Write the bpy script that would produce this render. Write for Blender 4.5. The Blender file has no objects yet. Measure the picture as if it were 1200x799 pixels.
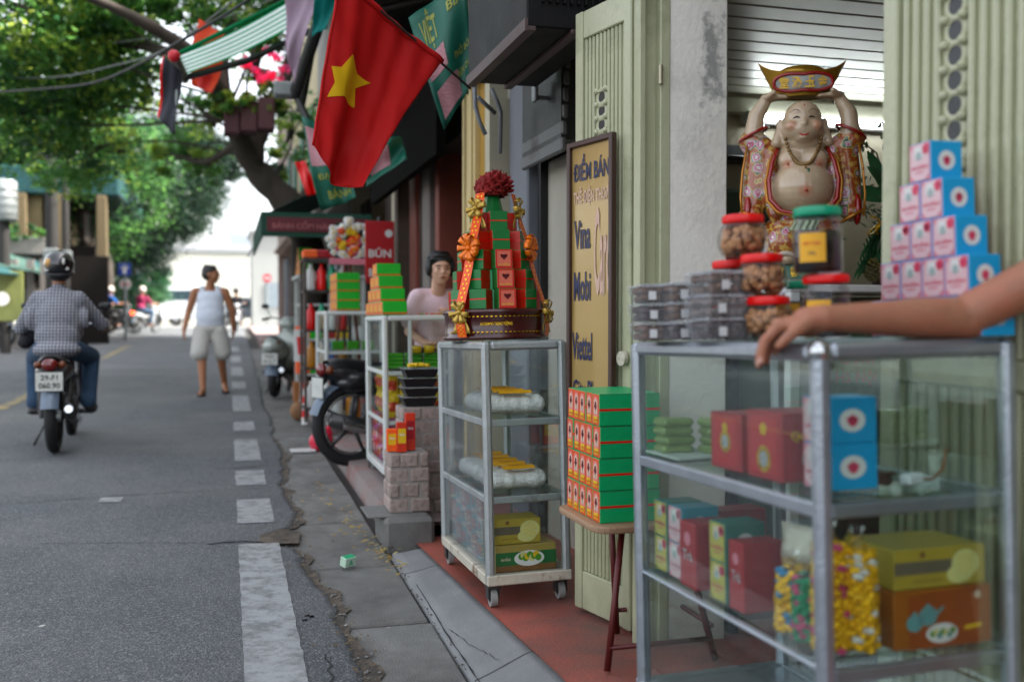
import bpy, bmesh, math, random
import numpy as np
from mathutils import Vector, Matrix, Euler
random.seed(7); np.random.seed(7)
sc = bpy.context.scene
COL = sc.collection
R = math.radians
V = Vector
# ---------------------------------------------------------------- camera
cam = bpy.data.cameras.new('camera'); camo = bpy.data.objects.new('camera', cam); COL.objects.link(camo)
cam.lens = 35; cam.sensor_width = 36; cam.clip_start = .05; cam.clip_end = 2000
YAW, PITCH = R(15.9), R(1.45)
camo.location = (0, 0, 1.2); camo.rotation_euler = (R(90) - PITCH, 0, -YAW)
sc.camera = camo
cam.dof.use_dof = True; cam.dof.focus_distance = 3.7; cam.dof.aperture_fstop = 1.75
CM = Matrix.Translation((0, 0, 1.2)) @ Euler((R(90) - PITCH, 0, -YAW)).to_matrix().to_4x4()
# ---------------------------------------------------------------- world and sun
w = bpy.data.worlds.new('World'); sc.world = w; w.use_nodes = True
nt = w.node_tree; bg = nt.nodes['Background']
sky = nt.nodes.new('ShaderNodeTexSky'); sky.sky_type = 'NISHITA'; sky.sun_disc = False
sky.sun_elevation = R(50); sky.sun_rotation = R(100); sky.dust_density = 4; sky.air_density = 1.0; sky.ozone_density = 1.0
hs = nt.nodes.new('ShaderNodeHueSaturation'); hs.inputs['Saturation'].default_value = .32
nt.links.new(sky.outputs[0], hs.inputs['Color']); nt.links.new(hs.outputs[0], bg.inputs[0]); bg.inputs[1].default_value = .15
sl = bpy.data.lights.new('sun', 'SUN'); so = bpy.data.objects.new('sun', sl); COL.objects.link(so)
sl.energy = 3.0; sl.angle = R(3); sl.color = (1, .95, .86)
sd = V((math.sin(R(100)) * math.cos(R(50)), math.cos(R(100)) * math.cos(R(50)), math.sin(R(50))))
so.rotation_euler = sd.to_track_quat('Z', 'Y').to_euler()
sc.view_settings.view_transform = 'Standard'; sc.view_settings.look = 'None'; sc.view_settings.exposure = 2.2; sc.view_settings.gamma = 1
sc.cycles.max_bounces = 8; sc.cycles.diffuse_bounces = 3; sc.cycles.glossy_bounces = 3; sc.cycles.transmission_bounces = 6
sc.cycles.transparent_max_bounces = 24; sc.cycles.caustics_reflective = False; sc.cycles.caustics_refractive = False
sc.cycles.sample_clamp_indirect = 6

# ---------------------------------------------------------------- pixel rays into the place
def ray(px, py):
    return (CM.to_3x3() @ V(((px - 600) / 1166.7, -(py - 399.5) / 1166.7, -1)))
O = V((0, 0, 1.2))
def U(px, py, D): return O + ray(px, py) * D
def AX(px, py, X): r = ray(px, py); return O + r * (X / r.x)
def AY(px, py, Y): r = ray(px, py); return O + r * (Y / r.y)
def AZ(px, py, z): r = ray(px, py); return O + r * ((z - 1.2) / r.z)
def g(y):
    if y < 13.5: return .0128 * max(y, -20)
    if y < 42: return .1728 + .0185 * (y - 13.5)
    return .1728 + .0185 * 28.5
def AG(px, py):
    z = 0
    for _ in range(30): p = AZ(px, py, z); z = z * .5 + g(p.y) * .5
    return V((p.x, p.y, g(p.y)))
def fz(y): return .10 + .024 * (3.7 - y)          # red shop floor, falls away from the camera

# ---------------------------------------------------------------- materials
MATS = {}
def lin(c):
    if isinstance(c, str):
        c = [int(c[i:i + 2], 16) / 255 for i in (0, 2, 4)]
        c = [((x + .055) / 1.055) ** 2.4 if x > .04045 else x / 12.92 for x in c]
    if not c: return c
    L = .3 * c[0] + .6 * c[1] + .1 * c[2]
    return tuple(max(.001, L + (x - L) * 1.18) ** 1.2 for x in c)
def newmat(name):
    m = bpy.data.materials.new(name); m.use_nodes = True; n = m.node_tree.nodes; l = m.node_tree.links
    return m, n, l, n['Principled BSDF']
def node(n, t, **k):
    x = n.new(t)
    for a, b in k.items(): setattr(x, a, b)
    return x
def M(name, col, rough=.55, metal=0, var=.14, scale=9, bump=.0, bscale=70, col2=None, mixat=.6, spec=.5, coat=0, rnd=.0, emis=0, sub=0, trans=0, alpha=1, stretch=None, edge=.12):
    """procedural surface: base colour with two scales of mottling, optional worn second colour, fine relief"""
    if name in MATS: return MATS[name]
    m, n, l, b = newmat(name); col = lin(col)
    tc = node(n, 'ShaderNodeTexCoord'); mp = node(n, 'ShaderNodeMapping'); l.new(tc.outputs['Object'], mp.inputs[0])
    if stretch: mp.inputs['Scale'].default_value = stretch
    n1 = node(n, 'ShaderNodeTexNoise'); n1.inputs['Scale'].default_value = scale; n1.inputs['Detail'].default_value = 8; n1.inputs['Roughness'].default_value = .65
    l.new(mp.outputs[0], n1.inputs['Vector'])
    mr = node(n, 'ShaderNodeMapRange'); l.new(n1.outputs[0], mr.inputs[0]); mr.inputs[1].default_value = .25; mr.inputs[2].default_value = .75
    mr.inputs[3].default_value = 1 - var; mr.inputs[4].default_value = 1 + var
    cur = mr.outputs[0]
    if rnd:
        oi = node(n, 'ShaderNodeObjectInfo'); m2 = node(n, 'ShaderNodeMapRange'); l.new(oi.outputs['Random'], m2.inputs[0])
        m2.inputs[3].default_value = 1 - rnd; m2.inputs[4].default_value = 1 + rnd
        mm = node(n, 'ShaderNodeMath', operation='MULTIPLY'); l.new(cur, mm.inputs[0]); l.new(m2.outputs[0], mm.inputs[1]); cur = mm.outputs[0]
    vm = node(n, 'ShaderNodeVectorMath', operation='SCALE'); vm.inputs[0].default_value = col; l.new(cur, vm.inputs['Scale'])
    out = vm.outputs[0]
    if col2 is not None:
        n2 = node(n, 'ShaderNodeTexNoise'); n2.inputs['Scale'].default_value = scale * .55; n2.inputs['Detail'].default_value = 10; n2.inputs['Roughness'].default_value = .7
        l.new(mp.outputs[0], n2.inputs['Vector'])
        m3 = node(n, 'ShaderNodeMapRange'); m3.clamp = True; l.new(n2.outputs[0], m3.inputs[0]); m3.inputs[1].default_value = mixat - edge / 2; m3.inputs[2].default_value = mixat + edge / 2
        mx = node(n, 'ShaderNodeMix', data_type='RGBA'); l.new(m3.outputs[0], mx.inputs[0]); l.new(out, mx.inputs[6]); mx.inputs[7].default_value = (*lin(col2), 1)
        out = mx.outputs[2]
    l.new(out, b.inputs['Base Color'])
    b.inputs['Metallic'].default_value = metal; b.inputs['Specular IOR Level'].default_value = spec
    rr = node(n, 'ShaderNodeMapRange'); l.new(n1.outputs[0], rr.inputs[0]); rr.inputs[3].default_value = max(.03, rough - .12); rr.inputs[4].default_value = min(1, rough + .12)
    l.new(rr.outputs[0], b.inputs['Roughness'])
    if coat: b.inputs['Coat Weight'].default_value = coat; b.inputs['Coat Roughness'].default_value = .08
    if emis: b.inputs['Emission Color'].default_value = (*col, 1); b.inputs['Emission Strength'].default_value = emis
    if sub: b.inputs['Subsurface Weight'].default_value = sub; b.inputs['Subsurface Radius'].default_value = (.02, .008, .004)
    if trans: b.inputs['Transmission Weight'].default_value = trans
    if alpha < 1: b.inputs['Alpha'].default_value = alpha
    if bump:
        nb = node(n, 'ShaderNodeTexNoise'); nb.inputs['Scale'].default_value = bscale; nb.inputs['Detail'].default_value = 6; l.new(mp.outputs[0], nb.inputs['Vector'])
        bp = node(n, 'ShaderNodeBump'); bp.inputs['Strength'].default_value = bump; bp.inputs['Distance'].default_value = .01; l.new(nb.outputs[0], bp.inputs['Height']); l.new(bp.outputs[0], b.inputs['Normal'])
    MATS[name] = m; return m
def glass(name, tint=(.88, .95, .93), dust=.1, gl=.9, dustcol=(.45, .5, .48), scale=6):
    """thin pane: see-through, mirror-like at grazing angles, a film of dust"""
    m, n, l, b = newmat(name); n.remove(b)
    t = node(n, 'ShaderNodeBsdfTransparent'); t.inputs[0].default_value = (*tint, 1)
    gs = node(n, 'ShaderNodeBsdfGlossy'); gs.inputs['Roughness'].default_value = .03; gs.inputs[0].default_value = (.95, .97, .97, 1)
    fr = node(n, 'ShaderNodeFresnel'); fr.inputs[0].default_value = 1.5
    sm = node(n, 'ShaderNodeMath', operation='MULTIPLY'); sm.inputs[1].default_value = gl; l.new(fr.outputs[0], sm.inputs[0])
    mx = node(n, 'ShaderNodeMixShader'); l.new(sm.outputs[0], mx.inputs[0]); l.new(t.outputs[0], mx.inputs[1]); l.new(gs.outputs[0], mx.inputs[2])
    df = node(n, 'ShaderNodeBsdfDiffuse'); df.inputs[0].default_value = (*dustcol, 1)
    tc = node(n, 'ShaderNodeTexCoord'); nz = node(n, 'ShaderNodeTexNoise'); nz.inputs['Scale'].default_value = scale; nz.inputs['Detail'].default_value = 7; l.new(tc.outputs['Object'], nz.inputs['Vector'])
    mr = node(n, 'ShaderNodeMapRange'); l.new(nz.outputs[0], mr.inputs[0]); mr.inputs[1].default_value = .3; mr.inputs[2].default_value = .8; mr.inputs[3].default_value = dust * .5; mr.inputs[4].default_value = dust * 1.8
    m2 = node(n, 'ShaderNodeMixShader'); l.new(mr.outputs[0], m2.inputs[0]); l.new(mx.outputs[0], m2.inputs[1]); l.new(df.outputs[0], m2.inputs[2])
    l.new(m2.outputs[0], n['Material Output'].inputs[0]); MATS[name] = m; return m
def leafmat(name, c1, c2, rough=.45, glow=4.2):
    m, n, l, b = newmat(name)
    gi = node(n, 'ShaderNodeNewGeometry'); mx = node(n, 'ShaderNodeMix', data_type='RGBA'); l.new(gi.outputs['Random Per Island'], mx.inputs[0])
    mx.inputs[6].default_value = (*c1, 1); mx.inputs[7].default_value = (*c2, 1); l.new(mx.outputs[2], b.inputs['Base Color']); b.inputs['Roughness'].default_value = rough
    tr = node(n, 'ShaderNodeBsdfTranslucent'); hv = node(n, 'ShaderNodeHueSaturation'); hv.inputs['Value'].default_value = glow; hv.inputs['Hue'].default_value = .48; l.new(mx.outputs[2], hv.inputs['Color']); l.new(hv.outputs[0], tr.inputs[0])
    ms = node(n, 'ShaderNodeMixShader'); ms.inputs[0].default_value = .45; l.new(b.outputs[0], ms.inputs[1]); l.new(tr.outputs[0], ms.inputs[2]); l.new(ms.outputs[0], n['Material Output'].inputs[0])
    MATS[name] = m; return m

def cloth(name, col, tr_=.5, var=.10):
    """thin cloth: part of the light comes through it"""
    m = M(name, col, .8, 0, var, 5, .35, 18); n, l = m.node_tree.nodes, m.node_tree.links; b = n['Principled BSDF']
    t = node(n, 'ShaderNodeBsdfTranslucent'); l.new(b.inputs['Base Color'].links[0].from_socket, t.inputs[0]); s = node(n, 'ShaderNodeMixShader'); s.inputs[0].default_value = tr_
    l.new(b.outputs[0], s.inputs[1]); l.new(t.outputs[0], s.inputs[2]); l.new(s.outputs[0], n['Material Output'].inputs[0]); return m
# ---------------------------------------------------------------- mesh builder
_text = {}
def text_geo(s):
    if s not in _text:
        c = bpy.data.curves.new('lettering', 'FONT'); c.body = s; c.resolution_u = 2; c.offset = .022
        o = bpy.data.objects.new('lettering', c); COL.objects.link(o)
        me = bpy.data.meshes.new_from_object(o.evaluated_get(bpy.context.evaluated_depsgraph_get()))
        vs = [v.co.copy() for v in me.vertices]; fs = [tuple(p.vertices) for p in me.polygons]
        x0 = min(v.x for v in vs); x1 = max(v.x for v in vs); y0 = min(v.y for v in vs); y1 = max(v.y for v in vs)
        vs = [((v.x - x0) / (x1 - x0) - .5, (v.y - y0) / (y1 - y0) - .5) for v in vs]
        bpy.data.objects.remove(o); bpy.data.meshes.remove(me); bpy.data.curves.remove(c)
        _text[s] = (vs, fs)
    return _text[s]
def frame(o, x, y):
    x = V(x).normalized(); y = V(y); y = (y - x * y.dot(x)).normalized(); z = x.cross(y)
    return Matrix.Translation(o) @ Matrix((x, y, z)).transposed().to_4x4()
def align(a, b):
    a, b = V(a), V(b); z = (b - a).normalized(); up = V((0, 0, 1)) if abs(z.z) < .95 else V((1, 0, 0))
    x = up.cross(z).normalized(); y = z.cross(x); return Matrix.Translation(a) @ Matrix((x, y, z)).transposed().to_4x4()
class MB:
    def __init__(s): s.v = []; s.f = []; s.m = []; s.s = []; s.mats = []
    def add(s, vs, fs, mat, sm=False, T=None):
        if mat not in s.mats: s.mats.append(mat)
        k = s.mats.index(mat); b = len(s.v)
        s.v += [tuple(T @ V(v)) if T is not None else tuple(v) for v in vs]
        for f in fs: s.f.append(tuple(b + i for i in f)); s.m.append(k); s.s.append(sm)
        return s
    def box(s, c, d, mat, T=None, bev=0, rz=0, mats=None):
        """c centre, d full size; bev chamfers the edges; mats = {face letter: material}"""
        if rz: T = (T or Matrix()) @ Matrix.Translation(c) @ Matrix.Rotation(rz, 4, 'Z'); c = (0, 0, 0)
        hx, hy, hz = d[0] / 2, d[1] / 2, d[2] / 2; c = V(c); bev = min(bev, hx * .9, hy * .9, hz * .9)
        if not bev:
            P = [(x, y, z) for z in (-hz, hz) for y in (-hy, hy) for x in (-hx, hx)]
            F = {'b': (0, 2, 3, 1), 't': (4, 5, 7, 6), 'f': (0, 1, 5, 4), 'k': (2, 6, 7, 3), 'l': (0, 4, 6, 2), 'r': (1, 3, 7, 5)}
            vs = [c + V(p) for p in P]
            for k, f in F.items(): s.add([vs[i] for i in f], [(0, 1, 2, 3)], (mats or {}).get(k, mat), False, T)
            return s
        ix = {}; vs = []
        for sx in (-1, 1):
            for sy in (-1, 1):
                for sz in (-1, 1):
                    for a in range(3):
                        p = [sx * (hx - bev), sy * (hy - bev), sz * (hz - bev)]; p[a] = (sx, sy, sz)[a] * (hx, hy, hz)[a]
                        ix[(sx, sy, sz, a)] = len(vs); vs.append(c + V(p))
        fs = []; q = [(-1, -1), (1, -1), (1, 1), (-1, 1)]
        def key(a, sa, u, v_):
            r = [0, 0, 0]; o = [i for i in range(3) if i != a]; r[a] = sa; r[o[0]] = u; r[o[1]] = v_; return tuple(r)
        faces = []
        for a in range(3):
            for sa in (-1, 1):
                f = [ix[key(a, sa, u, v_) + (a,)] for u, v_ in q]
                if (sa > 0) == (a == 1): f = f[::-1]
                faces.append((f, {(0, -1): 'l', (0, 1): 'r', (1, -1): 'f', (1, 1): 'k', (2, -1): 'b', (2, 1): 't'}[(a, sa)]))
        for a in range(3):
            o = [i for i in range(3) if i != a]
            for s1 in (-1, 1):
                for s2 in (-1, 1):
                    def kk(sa): r = [0, 0, 0]; r[a] = sa; r[o[0]] = s1; r[o[1]] = s2; return tuple(r)
                    f = [ix[kk(-1) + (o[0],)], ix[kk(1) + (o[0],)], ix[kk(1) + (o[1],)], ix[kk(-1) + (o[1],)]]
                    faces.append((f, 'e'))
        for sx in (-1, 1):
            for sy in (-1, 1):
                for sz in (-1, 1): faces.append(([ix[(sx, sy, sz, a)] for a in range(3)], 'e'))
        base = len(s.v); s.add(vs, [], mat, False, T)
        for f, k in faces:
            mm = (mats or {}).get(k, mat)
            if mm not in s.mats: s.mats.append(mm)
            s.f.append(tuple(base + i for i in f)); s.m.append(s.mats.index(mm)); s.s.append(False)
        return s
    def cyl(s, a, b, r1, mat, r2=None, n=12, cap=True, sm=True):
        r2 = r1 if r2 is None else r2; T = align(a, b); L = (V(b) - V(a)).length
        vs = []; 
        for i in range(n):
            t = 2 * math.pi * i / n; vs += [(r1 * math.cos(t), r1 * math.sin(t), 0), (r2 * math.cos(t), r2 * math.sin(t), L)]
        s.add(vs, [(2 * i, (2 * i + 2) % (2 * n), (2 * i + 3) % (2 * n), 2 * i + 1) for i in range(n)], mat, sm, T)
        if cap:
            s.add([vs[2 * i] for i in range(n)][::-1], [tuple(range(n))], mat, False, T); s.add([vs[2 * i + 1] for i in range(n)], [tuple(range(n))], mat, False, T)
        return s
    def tube(s, pts, r, mat, n=8, cap=True, sm=True, closed=False, flat=1):
        pts = [V(p) for p in pts]; k = len(pts); r = r if isinstance(r, (list, tuple)) else [r] * k; vs = []; x = None
        for i, p in enumerate(pts):
            if closed: t = (pts[(i + 1) % k] - pts[i - 1]).normalized()
            else: t = (pts[min(i + 1, k - 1)] - pts[max(i - 1, 0)]).normalized()
            if x is None: x = t.cross(V((0, 0, 1)) if abs(t.z) < .9 else V((1, 0, 0))).normalized()
            x = (x - t * x.dot(t)).normalized(); y = t.cross(x)
            for j in range(n): a = 2 * math.pi * j / n; vs.append(p + (x * math.cos(a) + y * math.sin(a) * flat) * r[i])
        fs = [(i * n + j, i * n + (j + 1) % n, ((i + 1) % k) * n + (j + 1) % n, ((i + 1) % k) * n + j) for i in range(k if closed else k - 1) for j in range(n)]
        if cap and not closed: fs += [tuple(range(n))[::-1], tuple((k - 1) * n + j for j in range(n))]
        return s.add(vs, fs, mat, sm)
    def lathe(s, prof, mat, n=24, T=None, sm=True, sx=1, sy=1):
        vs = []; 
        for r, z in prof:
            for j in range(n): a = 2 * math.pi * j / n; vs.append((r * math.cos(a) * sx, r * math.sin(a) * sy, z))
        k = len(prof); fs = [(i * n + j, i * n + (j + 1) % n, (i + 1) * n + (j + 1) % n, (i + 1) * n + j) for i in range(k - 1) for j in range(n)]
        return s.add(vs, fs, mat, sm, T)
    def ell(s, c, r, mat, n=14, T=None, rot=None, sm=True):
        r = (r, r, r) if not hasattr(r, '__len__') else r; h = n // 2; vs = [(0, 0, -1)]
        for i in range(1, h):
            p = -math.pi / 2 + math.pi * i / h
            for j in range(n): a = 2 * math.pi * j / n; vs.append((math.cos(p) * math.cos(a), math.cos(p) * math.sin(a), math.sin(p)))
        vs.append((0, 0, 1)); L = len(vs) - 1
        fs = [(0, 1 + (j + 1) % n, 1 + j) for j in range(n)] + [(L, L - n + j, L - n + (j + 1) % n) for j in range(n)]
        for i in range(h - 2): fs += [(1 + i * n + j, 1 + i * n + (j + 1) % n, 1 + (i + 1) * n + (j + 1) % n, 1 + (i + 1) * n + j) for j in range(n)]
        TT = Matrix.Translation(c) @ (Euler(rot).to_matrix().to_4x4() if rot else Matrix()) @ Matrix.Diagonal((*r, 1))
        return s.add(vs, fs, mat, sm, (T @ TT) if T is not None else TT)
    def text(s, t, T, w, h, mat):
        vs, fs = text_geo(t); return s.add([(x * w, y * h, 0) for x, y in vs], fs, mat, False, T)
    def poly(s, pts, mat, T=None): return s.add(pts, [tuple(range(len(pts)))], mat, False, T)
    def disc(s, T, r, mat, n=20, sx=1):
        return s.poly([(r * sx * math.cos(2 * math.pi * i / n), r * math.sin(2 * math.pi * i / n), 0) for i in range(n)], mat, T)
    def prism(s, pts, h, mat, T=None, sm=False):
        """2-D outline raised by h along z"""
        n = len(pts); vs = [(x, y, 0) for x, y in pts] + [(x, y, h) for x, y in pts]
        return s.add(vs, [tuple(range(n))[::-1], tuple(range(n, 2 * n))] + [(i, (i + 1) % n, n + (i + 1) % n, n + i) for i in range(n)], mat, sm, T)
    def grid(s, fn, nu, nv, mat, sm=True):
        vs = [fn(i / nu, j / nv) for j in range(nv + 1) for i in range(nu + 1)]
        return s.add(vs, [(j * (nu + 1) + i, j * (nu + 1) + i + 1, (j + 1) * (nu + 1) + i + 1, (j + 1) * (nu + 1) + i) for j in range(nv) for i in range(nu)], mat, sm)
    def mesh(s, name):
        me = bpy.data.meshes.new(name); me.from_pydata(s.v, [], s.f)
        for m in s.mats: me.materials.append(m)
        me.polygons.foreach_set('material_index', s.m); me.polygons.foreach_set('use_smooth', s.s); me.update(); return me
def obj(name, mb, parent=None, label=None, loc=None, M4=None):
    me = mb.mesh(name) if isinstance(mb, MB) else mb
    o = bpy.data.objects.new(name, me); COL.objects.link(o)
    if parent is not None: o.parent = parent
    if M4 is not None: o.matrix_basis = M4
    elif loc is not None: o.location = loc
    if label: o['label'] = label
    return o
def tag(o, label, cat, group=None):
    o['label'] = label; o['category'] = cat
    if group: o['group'] = group
    return o
def thing(name, label, cat, loc=(0, 0, 0), rz=0, group=None, M4=None):
    o = bpy.data.objects.new(name, None); COL.objects.link(o); o.empty_display_size = .1
    if M4 is not None: o.matrix_basis = M4
    else: o.location = loc; o.rotation_euler = (0, 0, rz)
    return tag(o, label, cat, group)
def one(name, mb, label, cat, group=None, loc=None, M4=None): return tag(obj(name, mb, None, None, loc, M4), label, cat, group)
def struct(name, mb, parent=None):
    o = obj(name, mb, parent); 
    if parent is None: o['kind'] = 'structure'
    return o
def dup(root, label=None, M4=None, loc=None, rz=None):
    def cp(o, par):
        c = o.copy(); COL.objects.link(c)
        if par is not None: c.parent = par
        for ch in list(o.children): cp(ch, c)
        return c
    c = cp(root, None)
    if label: c['label'] = label
    if M4 is not None: c.matrix_basis = M4
    if loc is not None: c.location = loc
    if rz is not None: c.rotation_euler = (0, 0, rz)
    return c
def solid(o, t, off=0):
    m = o.modifiers.new('thickness', 'SOLIDIFY'); m.thickness = t; m.offset = off; return o
def blob(name, prims, mat, parent=None, voxel=.012, smooth=4, label=None):
    """one continuous organic surface from tapered limbs and ellipsoids"""
    mb = MB()
    for p in prims:
        if p[0] == 'e': mb.ell(p[1], p[2], mat, 28, rot=p[3] if len(p) > 3 else None)
        else:
            a, b, ra, rb = p[1:5]; mb.cyl(a, b, ra, mat, rb, 20); mb.ell(a, ra, mat, 20); mb.ell(b, rb, mat, 20)
    o = obj(name, mb, parent, label)
    m = o.modifiers.new('skin', 'REMESH'); m.mode = 'VOXEL'; m.voxel_size = voxel; m.use_smooth_shade = True
    s = o.modifiers.new('smooth', 'SMOOTH'); s.iterations = smooth; s.factor = .5
    return o
def L_(a, b, ra, rb): return ('c', a, b, ra, rb)
def E_(c, r, rot=None): return ('e', c, r, rot) if rot else ('e', c, r)

# ---------------------------------------------------------------- shared materials
alu = M('brushed_aluminium', (.46, .49, .53), .33, .8, .12, 14, .15, 120, col2=(.40, .40, .39), mixat=.66)
alud = M('old_aluminium', (.44, .46, .46), .45, .6, .16, 12, .2, 90, col2=(.22, .21, .19), mixat=.64)
white_metal = M('white_enamelled_metal', (.62, .64, .62), .45, 0, .08, 9, col2=(.33, .27, .21), mixat=.68)
cream_rust = M('cream_painted_rusty_steel', (.52, .49, .42), .6, 0, .15, 14, .2, 60, col2=(.16, .09, .05), mixat=.6)
pane = glass('cabinet_glass', (.965, .985, .98), .005, .28)
pane_near = glass('near_cabinet_glass', (.93, .972, .955), .005, .20, (.34, .42, .40))
pane_dusty = glass('dusty_glass', (.95, .97, .965), .06, .5, (.42, .46, .48), 3)
shelf_glass = glass('shelf_glass', (.90, .96, .93), .008, .35, (.35, .48, .44))
clearp = glass('clear_plastic', (.98, .98, .985), .003, .45, (.7, .7, .72), 20)
film = glass('wrapping_film', (.985, .985, .985), .004, .16, (.8, .8, .8), 20)
frostp = glass('frosted_plastic', (.92, .93, .94), .15, .5, (.62, .64, .66), 25)
black = M('black_plastic', (.014, .015, .017), .4, 0, .25, 12)
rubber = M('tyre_rubber', (.017, .017, .018), .75, 0, .25, 30, .3, 150)
chrome = M('chrome', (.62, .63, .64), .2, .95, .08)
steel = M('dark_steel', (.10, .10, .10), .45, .7, .25, 14)
white = M('white_paint', (.72, .72, .70), .5, 0, .06, 9)
red = M('red_print', (.55, .03, .03), .45, 0, .1)
skin_ = M('tanned_skin', (.37, .20, .135), .46, 0, .16, 34, .35, 240, col2=(.43, .19, .13), mixat=.55, edge=.3, sub=.12)
skin2 = M('light_skin', (.68, .46, .36), .5, 0, .08, 14, sub=.12)
skin3 = M('brown_skin', (.38, .20, .12), .5, 0, .08, 14, sub=.1)
hair = M('black_hair', (.012, .011, .011), .45, 0, .3, 60, .4, 200, stretch=(1, 1, .2))
gold = M('gold_foil', (.62, .42, .10), .28, .85, .2, 30, .4, 90)
# ================================================================ THE SETTING
asphalt = M('worn_asphalt', (.108, .117, .128), .74, 0, .26, 1.3, 1.0, 130, col2=(.17, .175, .178), mixat=.53, edge=.22)
def speck(m):
    # pale aggregate grains showing in the worn surface
    n, l = m.node_tree.nodes, m.node_tree.links; b = n['Principled BSDF']; src = b.inputs['Base Color'].links[0].from_socket
    tc = node(n, 'ShaderNodeTexCoord'); vo = node(n, 'ShaderNodeTexVoronoi'); vo.inputs['Scale'].default_value = 125; l.new(tc.outputs['Object'], vo.inputs['Vector'])
    rp = node(n, 'ShaderNodeMapRange'); rp.clamp = True; l.new(vo.outputs['Color'], rp.inputs[0]); rp.inputs[1].default_value = .55; rp.inputs[2].default_value = .95; rp.inputs[3].default_value = 0; rp.inputs[4].default_value = .6
    mx = node(n, 'ShaderNodeMix', data_type='RGBA'); l.new(rp.outputs[0], mx.inputs[0]); l.new(src, mx.inputs[6]); mx.inputs[7].default_value = (.30, .31, .31, 1); l.new(mx.outputs[2], b.inputs['Base Color'])
speck(asphalt)
def pits(m):
    n, l = m.node_tree.nodes, m.node_tree.links; b = n['Principled BSDF']; src = b.inputs['Base Color'].links[0].from_socket
    tc = node(n, 'ShaderNodeTexCoord'); vo = node(n, 'ShaderNodeTexVoronoi'); vo.inputs['Scale'].default_value = 150; l.new(tc.outputs['Object'], vo.inputs['Vector'])
    rp = node(n, 'ShaderNodeMapRange'); rp.clamp = True; l.new(vo.outputs['Distance'], rp.inputs[0]); rp.inputs[1].default_value = .35; rp.inputs[2].default_value = .75; rp.inputs[3].default_value = 1.12; rp.inputs[4].default_value = .6
    vm = node(n, 'ShaderNodeVectorMath', operation='SCALE'); l.new(src, vm.inputs[0]); l.new(rp.outputs[0], vm.inputs['Scale']); l.new(vm.outputs[0], b.inputs['Base Color'])
pits(asphalt)
worn_white = M('worn_road_paint', (.36, .37, .375), .7, 0, .14, 22, .4, 200, col2=(.20, .205, .21), mixat=.53, edge=.16)
worn_yellow = M('worn_yellow_paint', (.36, .29, .14), .7, 0, .15, 7, col2=(.14, .14, .14), mixat=.50, edge=.2)
concrete = M('grey_concrete', (.225, .225, .215), .82, 0, .26, 4.5, .6, 150, col2=(.135, .13, .125), mixat=.55, edge=.25, rnd=.10)
ramp_c = M('smooth_cement', (.235, .24, .24), .75, 0, .24, 5, .25, 110, col2=(.19, .195, .195), mixat=.55, edge=.3, rnd=.05)
dirt = M('dark_dirt', (.055, .05, .045), .95, 0, .4, 12, .6, 80)
redfloor = M('red_cement_floor', (.36, .13, .105), .5, 0, .26, 4, .4, 90, col2=(.19, .11, .10), mixat=.53, edge=.22)
def H(x, y): return g(y)
ys = [-4 + i * .5 for i in range(38)] + [15 + i for i in range(0, 30)] + [46, 60, 90, 150, 300, 700]
mb = MB(); xs = [-500, -60, -20, -9, -6.4, 0, 1, 3, 20, 60, 500]
vs = [(x, y, g(y) - .06) for y in ys for x in xs]; k = len(xs)
mb.add(vs, [(j * k + i, j * k + i + 1, (j + 1) * k + i + 1, (j + 1) * k + i) for j in range(len(ys) - 1) for i in range(k - 1)], dirt, True); struct('ground', mb)
edge_pts = [(-4, .42), (2, .43), (2.6, .40), (3.05, .415), (3.4, .385), (3.9, .395), (4.25, .35), (4.6, .33), (4.95, .31), (5.08, .17), (5.3, .15), (5.45, .30), (5.8, .36), (6.2, .37), (6.7, .33), (7.3, .36), (8, .41), (9, .38), (10.5, .42), (12, .40), (16, .45), (24, .5), (44, .6)]
def edge(y):
    for (a, xa), (b, xb) in zip(edge_pts, edge_pts[1:]):
        if y <= b: return xa + (xb - xa) * (y - a) / (b - a) + .016 * noise3(y * 9) + .02 * noise3(y * 2.7 + 9)
    return .6
def noise3(t): 
    from mathutils import noise as nz
    return nz.noise(V((t, 3.3, 1.7))) * 1.6
yy = [-4 + i * .25 for i in range(24)] + [2 + i * .04 for i in range(200)] + [10 + i * .25 for i in range(136)]
mb = MB(); xs = [-6.0, -4, -2.4, -1, -.2]; vs = []
for y in yy:
    e = edge(y); z = g(y)
    for x in xs: vs.append((x, y, z + .02 * (1 - ((x + 2.6) / 3.4) ** 2)))
    vs += [(e - .03, y, z + .002), (e, y, z - .004 + .002 * noise3(y * 20)), (e + .004, y, z - .045)]
k = 8; mb.add(vs, [(j * k + i, j * k + i + 1, (j + 1) * k + i + 1, (j + 1) * k + i) for j in range(len(yy) - 1) for i in range(k - 1)], asphalt, True)
struct('road', mb)
mb = MB(); mb.add([(-60, 43.9, g(44) - .01), (60, 43.9, g(44) - .01), (60, 90, g(44) - .01), (-60, 90, g(44) - .01)], [(0, 1, 2, 3)], M('pale_far_asphalt', (.36, .36, .35), .8)); struct('crossroad', mb)
def roadz(x, y):
    t = [(-6.0), -4, -2.4, -1, -.2]
    f = lambda x: .02 * (1 - ((x + 2.6) / 3.4) ** 2)
    for a, b in zip(t, t[1:]):
        if x <= b: return g(y) + f(a) + (f(b) - f(a)) * (x - a) / (b - a)
    e = edge(y) - .03; return g(y) + f(-.2) + (.002 - f(-.2)) * (x + .2) / (e + .2)
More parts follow.
